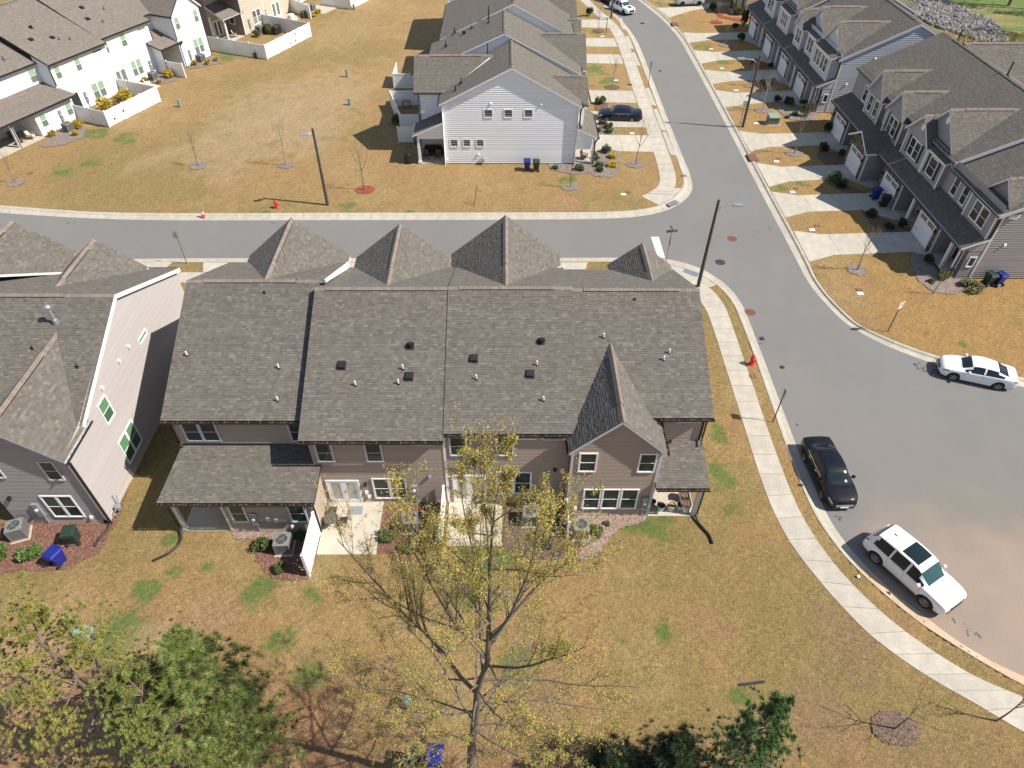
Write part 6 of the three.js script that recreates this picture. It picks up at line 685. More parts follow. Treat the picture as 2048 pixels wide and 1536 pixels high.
{ const o = thing('transformer_box', 'green transformer box on a concrete pad in the right lawn', 'transformer', 29.69,-74.39, 0); mb().box(-.72, .72, 0, .06, -.62, .62).build('pad', mat.patio, o); const m = mb(); m.hexa([[-.56, .06, -.5], [.56, .06, -.5], [.56, .06, .48], [-.56, .06, .48]], [[-.56, .95, -.5], [.56, .95, -.5], [.56, .8, .48], [-.56, .8, .48]]); m.build('cabinet', mat.greenBox, o); const l = mb(); l.hexa([[-.6, .95, -.54], [.6, .95, -.54], [.6, .8, .54], [-.6, .8, .54]], [[-.58, 1.0, -.52], [.58, 1.0, -.52], [.58, .85, .52], [-.58, .85, .52]]); l.build('lid', mat.greenBoxLit, o); }
function pedestal(label, x, z, h, r, round, m) { const o = thing('utility_pedestal', label, 'utility pedestal', x, z, .2); if (round) { mb().tube([[0, 0, 0], [0, h, 0]], [r * 1.05, r], 16).build('body', m, o); mb().lathe([[r * 1.12, 0], [r * 1.12, .06], [r * .6, .12], [0, .13]], 0, h, 0, 16).build('cap', mat.greenBoxLit, o); } else { mb().hexa([[-r, 0, -r * .9], [r, 0, -r * .9], [r, 0, r * .9], [-r, 0, r * .9]], [[-r * .72, h, -r * .6], [r * .72, h, -r * .6], [r * .72, h * .9, r * .5], [-r * .72, h * .9, r * .5]]).build('body', m, o); mb().box(-r * 1.15, r * 1.15, 0, .05, -r, r).build('skirt', m, o); } return o; }
pedestal('pale green square utility pedestal in the left foreground lawn', -20.52,-15.38, .55, .36, false, mat.greenBoxLit); pedestal('round pale green utility pedestal under the budding tree', -4.35,-12.08, .7, .2, true, mat.greenBoxLit); pedestal('small green utility post in the middle of the big lawn', -37.37,-78.9, .8, .16, true, mat.greenBoxLit); pedestal('green utility post near the top of the big lawn', -19.6,-88.16, .85, .16, true, mat.greenBoxLit); pedestal('grey utility post left of the white end house', -17.88,-79.47, .7, .17, true, mat.meter); pedestal('dark green utility post at the foot of the large white fence', -32.88,-94.88, .75, .22, true, mat.cGreen); pedestal('green utility box at the far white fence corner', -23.18,-116.05, .75, .2, false, mat.greenBox);
// drain hoses from the downspouts
function hose(label, pts) { const o = thing('drain_hose', label, 'drain hose', pts[0][0], pts[0][2]); ORG = [pts[0][0], 0, pts[0][2]]; const c = new THREE.CatmullRomCurve3(pts.map(p => new THREE.Vector3(...p))); const P = c.getPoints(70).map(v => [v.x, v.y, v.z]); mb().tube(P, P.map((_, i) => i % 2 ? .062 : .075), 10).build('pipe', mat.black, o); ORG = [0, 0, 0]; }
hose('black corrugated hose curving from the low wing downspout', [[-17.72, .25, -21.28], [-17.6, .1, -20.9], [-17.62, .08, -20.4], [-17.95, .07, -19.9], [-18.6, .07, -19.45]]); hose('black corrugated hose running into the lawn from the right porch', [[10.72, .25, -22.28], [10.75, .09, -21.9], [10.95, .08, -21.5], [11.2, .07, -21.05], [11.28, .07, -20.5]]); hose('black hose at the sunlit corner of the left house', [[-21.76, .2, -21.7], [-21.8, .1, -21.4], [-22.0, .08, -20.9], [-22.12, .07, -20.3]]);
{ const o = thing('ground_plank', 'dark flat plank lying in the lower right lawn', 'plank', 11.47,-13.04, .12); mb().rbox(-.62, .62, 0, .05, -.06, .06, .01).build('plank', mat.black, o); const o2 = thing('litter_cup', 'small white scrap lying at the verge by the white car', 'litter', 18.43,-18.5); mb().lathe([[.0, 0], [.06, 0], [.08, .12], [0, .12]], 0, 0, 0, 10).build('scrap', mat.white, o2); }
// patio furniture behind the tan building
{ const t = thing('patio_table', 'round grey metal bistro table on the left patio', 'table', -9.45,-21.67); mb().lathe([[.0, .70], [.36, .70], [.38, .72], [.40, .74], [0, .74]], 0, 0, 0, 26).build('tabletop', mat.tableTop, t); for (let k = 0; k < 4; k++) { const a = k * 1.5708 + .6; mb().tube([[Math.cos(a) * .1, .7, Math.sin(a) * .1], [Math.cos(a) * .16, .35, Math.sin(a) * .16], [Math.cos(a) * .34, .06, Math.sin(a) * .34]], .014, 6).build('leg', mat.acDark, t); }
  const chair = (label, x, z, turn) => { const c = thing('patio_chair', label, 'chair', x, z, turn); const s = mb(); s.rbox(-.22, .22, .42, .45, -.2, .22, .03); s.build('seat', mat.acDark, c); for (const a of [-1, 1]) for (const b of [-1, 1]) mb().tube([[a * .2, .43, b * .19], [a * .24, .06, b * .25]], .013, 6).build('leg', mat.brown, c); const k = mb(); const arc = []; for (let i = 0; i <= 12; i++) { const q = i / 12 * 3.1416; arc.push([Math.cos(q) * .24, .62 + Math.sin(q) * .32, -.22 - Math.sin(q) * .06]); } k.tube([[.22, .43, -.19], ...arc, [-.22, .43, -.19]], .013, 6); for (let i = -2; i <= 2; i++) k.tube([[i * .07, .45, -.2], [i * .08, .9 - Math.abs(i) * .04, -.27]], .008, 5); k.tube([[-.24, .66, -.22], [.24, .66, -.22]], .008, 5); k.build('backrest', mat.brown, c); for (const a of [-1, 1]) mb().tube([[a * .24, .64, -.22], [a * .28, .66, .1], [a * .24, .43, .2]], .012, 6).build('armrest', mat.brown, c); return c; };
  chair('brown wrought iron chair behind the bistro table', -9.56,-22.47, 0); chair('dark iron chair right of the bistro table', -8.82,-21.77, -1.45);
  const m1 = thing('door_mat', 'grey doormat on the left patio before the glass doors', 'doormat', -8.38,-22.67); const p = mb(); p.rbox(-.4, .4, .05, .065, -.28, .28, .004); p.build('mat', mat.meter, m1); const m2 = thing('door_mat', 'grey doormat on the second patio behind budding twigs', 'doormat', -1.46,-23.39); mb().rbox(-.4, .4, .05, .065, -.25, .25, .004).build('mat', mat.acPaint, m2); }
// pots on the right porch
{ reseed(61); const pot = (label, x, z, r, h, m, fill) => { const o = thing('plant_pot', label, 'plant pot', x, z, 0, null, .06); mb().lathe([[0, .01], [r * .72, .01], [r * .96, h - .05], [r * 1.04, h - .04], [r * 1.04, h], [r * .9, h], [r * .88, h - .09]], 0, 0, 0, 22).build('pot', m, o); mb().lathe([[r * .9, h - .07], [0, h - .05]], 0, 0, 0, 18).build('soil', fill, o); return o; };
  pot('grey pot with dark soil, leftmost in the front row of porch pots', 8.82, -22.75, .24, .42, mat.terra, mat.soil); pot('grey pot with tan litter in the middle of the porch front row', 9.4, -22.75, .26, .48, mat.terra, mat.wood); pot('grey pot with dark soil, rightmost of the small porch pots', 9.9, -22.8, .22, .4, mat.terra, mat.soil); pot('small dark pot behind the leftmost porch pot', 8.45, -23.1, .16, .3, mat.meter, mat.soil); pot('dark tall pot at the back left of the right porch', 8.4, -23.75, .2, .45, mat.black, mat.soil);
  const o = thing('trough_planter', 'long galvanised trough with dry brown leaves on the right porch', 'planter', 10.2, -23.1, 0, null, .06); const N = 28, P = (t, y, k) => { const c = Math.cos(t), s = Math.sin(t); return [c * .3 * k, y, Math.sign(s) * .38 + s * .3 * k]; }; const m = mb(); for (let i = 0; i < N; i++) { const a = i / N * 6.2832 + .001, b = (i + 1) / N * 6.2832 + .001; m.quad(P(a, 0, .9), P(b, 0, .9), P(b, .58, 1), P(a, .58, 1)); m.quad(P(a, .58, 1), P(b, .58, 1), P(b, .58, .92), P(a, .58, .92)); m.quad(P(a, .58, .92), P(b, .58, .92), P(b, .3, .9), P(a, .3, .9)); } m.build('trough', mat.galv, o); const s = mb(); for (let i = 0; i < 900; i++) { const t = rnd() * 6.28, k = Math.sqrt(rnd()) * .86; const q = P(t, .48 + rr(-.03, .05), k); q[2] = q[2] * (Math.abs(q[2]) > .38 ? 1 : 1) * rr(.3, 1); const c = rr(.7, 1.4); s.color([.30 * c, .17 * c, .09 * c]); s.tri(q, vadd(q, [rr(-.06, .06), rr(-.01, .03), rr(-.06, .06)]), vadd(q, [rr(-.06, .06), rr(-.01, .03), rr(-.06, .06)])); } s.build('dry_leaves', mat.leaf, o, 'stuff'); }
// grill, porch seats and patio sets at the other houses
function covered(label, cat, x, z, turn, w, h, d, m, name) { const o = thing(name, label, cat, x, z, turn); const b = mb(); const R = 10; const P = (i, y, k) => { const a = i / R * 6.2832; const c = Math.cos(a), s = Math.sin(a), q = Math.pow(Math.max(Math.abs(c), Math.abs(s)), -.6); return [c * q * w / 2 * k, y, s * q * d / 2 * k]; }; const prof = [[0, 1.02], [h * .45, .97], [h * .8, .92], [h * .95, .7], [h, .2]]; for (let j = 0; j < 4; j++) for (let i = 0; i < R; i++) b.quad(P(i, prof[j][0], prof[j][1]), P(i + 1, prof[j][0], prof[j][1]), P(i + 1, prof[j + 1][0], prof[j + 1][1]), P(i, prof[j + 1][0], prof[j + 1][1])); b.lathe([[w * .12, h], [0, h + .02]], 0, 0, 0, 10); b.build('cover', m, o); const f = mb(); for (const s of [-1, 1]) for (const t of [-1, 1]) f.tube([[s * w * .4, .0, t * d * .38], [s * w * .4, .2, t * d * .38]], .04, 8); f.build('feet', mat.rubber, o, 'stuff'); return o; }
covered('black covered grill on the lawn corner of the white end house', 'grill', -9.63,-64.97, .2, .75, 1.15, .6, mat.bbq, 'covered_grill'); covered('black covered grill in the fenced yard of the beige row', 'grill', ...Tw(83.0, -71.4), TH, 1.5, 1.2, .75, mat.bbq, 'covered_grill'); covered('second black covered grill nearer the beige wall', 'grill', ...Tw(82.9, -73.0), TH, 1.3, 1.1, .75, mat.bbq, 'covered_grill'); covered('tan covered chair on the farther beige patio', 'covered chair', ...Tw(90.6, -72.3), TH, .9, .95, .9, mat.wicker, 'covered_chair'); covered('pale covered seat beside the sliding door of the beige row', 'covered chair', ...Tw(89.3, -73.6), TH, 1.1, .75, .9, mat.cushion, 'covered_chair');
function armchair(label, x, z, turn, frame, cush) { const o = thing('porch_chair', label, 'chair', x, z, turn); for (const s of [-1, 1]) for (const t of [-1, 1]) mb().tube([[s * .3, .08, t * .28], [s * .3, .6, t * .28 - .02]], .022, 6).build('leg', frame, o); for (const s of [-1, 1]) mb().box(s * .3 - .04, s * .3 + .04, .58, .63, -.34, .34).build('armrest', frame, o); mb().rbox(-.27, .27, .36, .5, -.26, .28, .04).build('seat', cush, o); const b = mb(); b.hexa([[-.26, .45, -.28], [.26, .45, -.28], [.26, .45, -.16], [-.26, .45, -.16]], [[-.26, .95, -.42], [.26, .95, -.42], [.26, .95, -.32], [-.26, .95, -.32]]); b.build('backrest', cush, o); return o; }
armchair('white cushioned wooden chair on the near white row porch', ...Tw(44.4, -74.1), TH + .5, mat.wood, mat.cushion); armchair('brown chair at the back of the near white row porch', ...Tw(43.5, -75.6), TH + .2, mat.brown, mat.wicker); armchair('white chair on the patio of the middle white unit', ...Tw(60.4, -73.4), TH + 1, mat.white, mat.white); armchair('dark wicker chair on the left of the white end house porch', -7.9, -65.6, 0.1, mat.brown, mat.wicker); armchair('dark wicker chair on the right of the white end house porch', -6.7, -65.6, -.1, mat.brown, mat.wicker); armchair('pale chair on the beige row porch', ...Tw(79.3, -75.8), TH + .8, mat.brown, mat.cushion); armchair('brown chair on the beige row porch near the post', ...Tw(78.2, -76), TH - .4, mat.brown, mat.wicker); armchair('brown chair on the front porch of the white end house', 8.1, -65.6, 1.2, mat.brown, mat.brown);
{ const o = thing('porch_sofa', 'black sofa at the back of the white end house porch', 'sofa', -7.25, -66.75); mb().rbox(-.85, .85, .1, .45, -.4, .4, .05).build('seat', mat.bbq, o); mb().rbox(-.85, .85, .45, .95, -.42, -.2, .06).build('backrest', mat.bbq, o); for (const s of [-1, 1]) mb().rbox(s * .88 - .08, s * .88 + .08, .1, .68, -.42, .42, .04).build('armrest', mat.bbq, o); const t = thing('coffee_table', 'brown coffee table on the near white row porch', 'table', ...Tw(43.1, -74.3), TH); mb().rbox(-.5, .5, .4, .46, -.3, .3, .02).build('tabletop', mat.brown, t); for (const s of [-1, 1]) for (const q of [-1, 1]) mb().tube([[s * .44, .1, q * .24], [s * .44, .4, q * .24]], .025, 6).build('leg', mat.steel, t); const b = thing('garden_table', 'small brown potting table beside the short white fence panel', 'table', -11.25,-78.75, 0); mb().rbox(-.45, .45, .75, .8, -.25, .25, .02).build('tabletop', mat.wood, b); for (const s of [-1, 1]) for (const q of [-1, 1]) mb().box(s * .4 - .03, s * .4 + .03, 0, .75, q * .2 - .03, q * .2 + .03).build('leg', mat.wood, b); const u = thing('closed_parasol', 'closed black parasol behind the white end house', 'parasol', -8.95, -72); mb().tube([[0, 0, 0], [0, 2.6, 0]], .025, 8).build('pole', mat.black, u); mb().lathe([[.05, .8], [.14, 1.0], [.11, 1.9], [.03, 2.55], [0, 2.6]], 0, 0, 0, 12).build('canopy', mat.bbq, u); mb().lathe([[.25, 0], [.25, .08], [.05, .12]], 0, 0, 0, 16).build('base', mat.black, u); const k = thing('blue_tub', 'round blue tub on the patio of the middle white unit', 'tub', ...Tw(59.0, -72.9)); mb().lathe([[0, .06], [.3, .06], [.38, .35], [.36, .36], [.28, .1], [0, .1]], 0, 0, 0, 20).build('tub', mat.cBlue, k); }
// ---------------------------------------------------------------- plants
function bareTree(label, x, z, h, sd, { r = .035, fork = .42, spread = .5, n = 7, group = 'young bare street trees', m = mat.twig, sub2 = 5 } = {}) {
  reseed(sd); const o = thing('bare_tree', label, 'tree', x, z, 0, group); const T = mb(), Bm = mb(); const lean = [rr(-.04, .04), rr(-.04, .04)];
  const top = y => [lean[0] * y + .03 * Math.sin(y * 2 + sd), y, lean[1] * y + .03 * Math.cos(y * 1.7 + sd)]; const pts = [], rd = []; for (let i = 0; i <= 8; i++) { const y = h * .93 * i / 8; pts.push(top(y)); rd.push(lerp(r, .006, Math.pow(i / 8, .8))); } T.tube(pts, rd, 7);
  for (let k = 0; k < n; k++) { const y0 = h * lerp(fork, .8, (k + rnd() * .6) / n), a = k * 2.4 + rnd(), L = (h - y0) * rr(.75, 1.05) + .2, s = spread * rr(.7, 1.2); const P = t => { const q = top(y0); return [q[0] + Math.cos(a) * L * s * Math.pow(t, .85), q[1] + L * t * (1 - s * .25), q[2] + Math.sin(a) * L * s * Math.pow(t, .85)]; }; const R = r * .42 * (1 - k / n * .4); Bm.tube([0, .25, .5, .75, 1].map(P), [R, R * .8, R * .55, R * .35, .003], 5, false);
    for (let j = 0; j < sub2; j++) { const t0 = rr(.25, .9), b = rnd() * 6.28, l = L * rr(.18, .38), q = P(t0); Bm.tube([q, [q[0] + Math.cos(b) * l * .25, q[1] + l * .5, q[2] + Math.sin(b) * l * .25], [q[0] + Math.cos(b) * l * .5, q[1] + l, q[2] + Math.sin(b) * l * .5]], [R * .4, R * .28, .002], 4, false); } }
  T.build('trunk', m, o); Bm.build('branches', m, o, 'stuff'); return o; }
const trees = [[-47.1,-60.81, 3.0, 1, 'bare young tree at the far left of the big lawn', 'mauve'], [-30.61,-64.32, 3.6, 2, 'bare young tree with grey mulch ring in the middle of the big lawn', 'mauve'], [-21.82,-64.43, 4.7, 3, 'bare young tree with an orange spot in its mulch ring', 'mauve'], [-13.22,-59.44, 4.6, 4, 'bare young tree in a red mulch ring right of the left light pole', 'bright'], [6.36,-59.92, 3.2, 5, 'reddish bare tree in a grey ring below the white end house', 'mauve'], [13.21,-64.53, 4.4, 6, 'bare tree with spread branches in the corner lawn of the white row', 'mauve'], [13.14,-84.75, 3.8, 7, 'bare tree in the wide green lawn between white row driveways', 'brown'], [13.59,-105.85, 3.5, 8, 'thin young tree tied to a black prop at the far white row', 'brown'], [28.67,-46.25, 3.9, 9, 'bare young tree in a round mulch ring nearest the road bend', 'mauve'], [29.9,-67.08, 5.0, 10, 'tall thin bare tree in the lawn with the storm drain', 'mauve'], [29.59,-77.91, 4.0, 11, 'dense pale bare tree behind the green transformer box', 'mauve'], [30.09,-85.38, 3.2, 12, 'small bare tree just behind the tall right light pole', 'mauve'], [30.37,-99.73, 3.0, 13, 'bare young tree in the far lawn strip of the grey row', 'mauve'], [31.42,-109.71, 3.2, 14, 'bare young tree in a bright red mulch ring at the top', 'bright'], [17.31, -11.07, 3.1, 15, 'bare forked tree in a reddish ring at the lower right', 'brown'], [21.99,-11.39, 3.2, 16, 'bare tree at the lower right beside the sidewalk', null], [33.39,-43.02, 2.4, 17, 'brown leaning bare shrub tree at the corner of the nearest grey house', null]];
for (const [x, z, h, sd, l, ring] of trees) { bareTree(l, x, z, h, sd * 31 + 5, { r: h * .012 + .012, fork: sd === 5 || sd === 11 ? .22 : .4, spread: sd === 6 || sd === 11 ? .55 : sd === 15 ? .8 : .36, n: sd === 11 ? 12 : 7, m: sd === 3 || sd === 11 ? mat.twigLight : mat.twig, sub2: sd === 11 ? 9 : 6 }); if (ring) mulch(ringPoly(x, z, rr(.8, 1.0) * (sd === 15 ? 1.25 : 1), rr(.65, .85) * (sd === 15 ? 1.1 : 1)), ring, 'mulch ring at the foot of the ' + l.split(' with ')[0].split(' in a ')[0]); }
{ const [x, z] = [14.58,-104.97]; const o = thing('tree_prop', 'black bent prop post beside the thin young tree', 'post', x, z); mb().tube([[0, 0, 0], [0, 1.9, 0]], .05, 8).build('post', mat.black, o); mb().tube([[0, 1.88, 0], [-.8, 1.7, 0]], .04, 8).build('arm', mat.black, o); }
// shrubs: many small leaf faces on lumps round a short stem
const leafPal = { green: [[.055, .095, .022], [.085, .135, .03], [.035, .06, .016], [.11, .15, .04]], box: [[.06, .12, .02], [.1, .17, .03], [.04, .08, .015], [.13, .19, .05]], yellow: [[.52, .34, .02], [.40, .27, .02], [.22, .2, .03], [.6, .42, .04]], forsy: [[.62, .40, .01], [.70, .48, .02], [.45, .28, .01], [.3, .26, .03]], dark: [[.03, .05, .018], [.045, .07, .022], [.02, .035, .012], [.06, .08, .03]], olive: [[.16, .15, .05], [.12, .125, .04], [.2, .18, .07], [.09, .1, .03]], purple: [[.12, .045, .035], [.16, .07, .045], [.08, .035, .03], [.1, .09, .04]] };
function makeShrub(label, x, z, r, h, pal, sd, { n = 900, leaf = .055 } = {}) { reseed(sd); const o = thing('shrub', label, 'shrub', x, z); const S = mb(), L = mb(), P = leafPal[pal]; const lumps = []; for (let i = 0; i < 11; i++) { const a = rnd() * 6.28, e = rr(.05, 1); lumps.push([Math.cos(a) * r * .62 * Math.sqrt(1 - e * e * .6), h * (.3 + .45 * e), Math.sin(a) * r * .62 * Math.sqrt(1 - e * e * .6), r * rr(.34, .52)]); }
  for (const l of lumps) S.tube([[rr(-.03, .03), 0, rr(-.03, .03)], [l[0] * .4, l[1] * .5, l[2] * .4], [l[0], l[1], l[2]]], [.018, .012, .004], 5, false);
  for (let i = 0; i < n; i++) { const l = lumps[i % 11]; const u = rnd() * 2 - 1, t = rnd() * 6.283, s = Math.sqrt(1 - u * u), q = l[3] * Math.pow(rnd(), .4); const c = [l[0] + s * Math.cos(t) * q, Math.max(.03, l[1] + u * q * h / r * .75), l[2] + s * Math.sin(t) * q]; const k = rr(.75, 1.25), col = P[Math.floor(rnd() * 4)]; L.color(col.map(v => v * k)); const d = vnorm([rr(-1, 1) + s * Math.cos(t), rr(-.4, 1.2), rr(-1, 1) + s * Math.sin(t)]), w = vnorm(vcross(d, [rr(-1, 1), 1, rr(-1, 1)])), f = leaf * rr(.7, 1.5); const A = vadd(c, d, -f), B2 = vadd(vadd(c, w, f * .5), d, .1 * f), C = vadd(c, d, f), D = vadd(vadd(c, w, -f * .5), d, .1 * f); L.quad(A, B2, C, D); }
  S.build('stem', mat.barkPine, o); L.build('foliage', mat.leaf, o, 'stuff'); o.userData.size = undefined; return o; }
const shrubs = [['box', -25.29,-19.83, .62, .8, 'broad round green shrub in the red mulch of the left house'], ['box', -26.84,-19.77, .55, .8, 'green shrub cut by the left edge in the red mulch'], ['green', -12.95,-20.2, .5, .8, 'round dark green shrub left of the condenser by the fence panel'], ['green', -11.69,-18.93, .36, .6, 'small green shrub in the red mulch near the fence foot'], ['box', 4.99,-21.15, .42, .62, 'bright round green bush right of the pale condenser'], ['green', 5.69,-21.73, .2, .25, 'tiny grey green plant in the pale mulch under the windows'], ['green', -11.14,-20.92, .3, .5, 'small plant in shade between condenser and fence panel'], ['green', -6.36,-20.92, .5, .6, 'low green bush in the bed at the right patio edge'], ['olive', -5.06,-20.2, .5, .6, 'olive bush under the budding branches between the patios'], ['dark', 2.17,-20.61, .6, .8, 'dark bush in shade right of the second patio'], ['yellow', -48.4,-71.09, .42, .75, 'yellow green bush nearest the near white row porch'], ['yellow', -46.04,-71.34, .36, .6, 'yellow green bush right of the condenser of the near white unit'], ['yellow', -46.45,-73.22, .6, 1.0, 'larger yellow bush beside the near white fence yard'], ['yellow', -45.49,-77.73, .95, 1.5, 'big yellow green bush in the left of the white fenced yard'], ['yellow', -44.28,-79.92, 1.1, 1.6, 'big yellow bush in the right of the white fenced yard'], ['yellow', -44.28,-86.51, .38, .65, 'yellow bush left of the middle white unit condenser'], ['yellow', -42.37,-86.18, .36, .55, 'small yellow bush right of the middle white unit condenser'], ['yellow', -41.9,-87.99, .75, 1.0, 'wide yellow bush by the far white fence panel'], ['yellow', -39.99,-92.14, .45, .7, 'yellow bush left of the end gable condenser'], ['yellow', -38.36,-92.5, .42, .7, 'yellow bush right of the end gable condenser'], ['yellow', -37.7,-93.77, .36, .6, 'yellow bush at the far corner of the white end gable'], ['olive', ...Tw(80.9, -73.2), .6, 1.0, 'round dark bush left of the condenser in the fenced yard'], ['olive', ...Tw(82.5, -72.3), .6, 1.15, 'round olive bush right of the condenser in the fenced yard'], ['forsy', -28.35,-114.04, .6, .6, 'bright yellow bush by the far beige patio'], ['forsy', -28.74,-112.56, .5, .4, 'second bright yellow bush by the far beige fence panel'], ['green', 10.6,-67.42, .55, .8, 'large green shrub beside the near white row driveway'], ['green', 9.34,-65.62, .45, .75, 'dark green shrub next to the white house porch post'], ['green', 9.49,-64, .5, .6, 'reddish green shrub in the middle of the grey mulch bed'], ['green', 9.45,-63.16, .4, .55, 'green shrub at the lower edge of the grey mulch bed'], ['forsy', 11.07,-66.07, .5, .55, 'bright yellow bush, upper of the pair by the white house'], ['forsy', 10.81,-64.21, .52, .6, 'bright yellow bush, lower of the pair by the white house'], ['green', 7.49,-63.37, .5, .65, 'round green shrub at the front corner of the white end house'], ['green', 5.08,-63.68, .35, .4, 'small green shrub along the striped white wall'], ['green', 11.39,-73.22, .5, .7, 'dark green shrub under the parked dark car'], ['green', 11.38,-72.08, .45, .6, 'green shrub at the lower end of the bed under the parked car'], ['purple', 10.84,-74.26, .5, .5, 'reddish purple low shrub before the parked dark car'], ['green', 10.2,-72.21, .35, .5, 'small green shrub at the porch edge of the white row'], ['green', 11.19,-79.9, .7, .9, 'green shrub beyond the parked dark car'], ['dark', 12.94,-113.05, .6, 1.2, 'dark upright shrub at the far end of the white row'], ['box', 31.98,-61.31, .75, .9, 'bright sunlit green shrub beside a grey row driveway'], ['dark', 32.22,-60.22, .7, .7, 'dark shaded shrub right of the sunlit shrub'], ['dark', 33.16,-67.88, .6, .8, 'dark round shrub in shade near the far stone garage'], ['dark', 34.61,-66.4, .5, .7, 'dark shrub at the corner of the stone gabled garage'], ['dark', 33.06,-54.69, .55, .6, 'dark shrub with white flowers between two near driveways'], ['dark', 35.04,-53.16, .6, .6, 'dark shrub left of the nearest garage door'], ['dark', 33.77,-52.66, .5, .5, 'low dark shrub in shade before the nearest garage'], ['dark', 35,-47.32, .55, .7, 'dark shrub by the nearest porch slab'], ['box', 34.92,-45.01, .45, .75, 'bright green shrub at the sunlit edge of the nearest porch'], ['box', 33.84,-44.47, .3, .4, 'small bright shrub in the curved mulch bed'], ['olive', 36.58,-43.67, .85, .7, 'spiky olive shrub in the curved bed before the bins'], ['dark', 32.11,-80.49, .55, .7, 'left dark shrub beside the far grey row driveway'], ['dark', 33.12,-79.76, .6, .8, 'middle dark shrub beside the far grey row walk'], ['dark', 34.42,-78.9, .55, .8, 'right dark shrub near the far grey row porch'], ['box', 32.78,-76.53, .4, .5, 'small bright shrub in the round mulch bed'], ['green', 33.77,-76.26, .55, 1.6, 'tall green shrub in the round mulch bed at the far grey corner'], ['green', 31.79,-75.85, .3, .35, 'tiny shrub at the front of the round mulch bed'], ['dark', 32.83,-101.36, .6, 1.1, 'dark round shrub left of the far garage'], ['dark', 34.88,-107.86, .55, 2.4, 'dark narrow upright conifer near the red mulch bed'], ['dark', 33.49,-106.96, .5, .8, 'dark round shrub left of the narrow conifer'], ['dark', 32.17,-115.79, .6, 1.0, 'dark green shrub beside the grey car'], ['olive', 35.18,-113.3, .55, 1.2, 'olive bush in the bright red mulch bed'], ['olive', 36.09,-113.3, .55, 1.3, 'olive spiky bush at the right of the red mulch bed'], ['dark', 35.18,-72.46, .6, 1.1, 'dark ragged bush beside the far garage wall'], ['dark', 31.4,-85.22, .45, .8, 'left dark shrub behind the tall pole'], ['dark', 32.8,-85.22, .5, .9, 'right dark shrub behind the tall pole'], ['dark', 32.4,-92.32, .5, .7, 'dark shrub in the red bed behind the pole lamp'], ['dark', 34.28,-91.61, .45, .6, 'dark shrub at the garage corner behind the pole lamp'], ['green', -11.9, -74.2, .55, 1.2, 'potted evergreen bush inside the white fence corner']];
const shProto = {}; let shN = 0; for (const [p, x, z, r, h, l] of shrubs) { shN++; const key = p + (shN % 2); if (!shProto[key]) { shProto[key] = [makeShrub(l, x, z, .5, .7, p, 500 + shN, { n: 1500, leaf: .05 })]; shProto[key][0].scale.set(r / .5, h / .7, r / .5); } else { const c = dup(shProto[key][0], x, z, shN * 1.7, l); c.scale.set(r / .5, h / .7, r / .5 * (.9 + .02 * (shN % 9))); } }
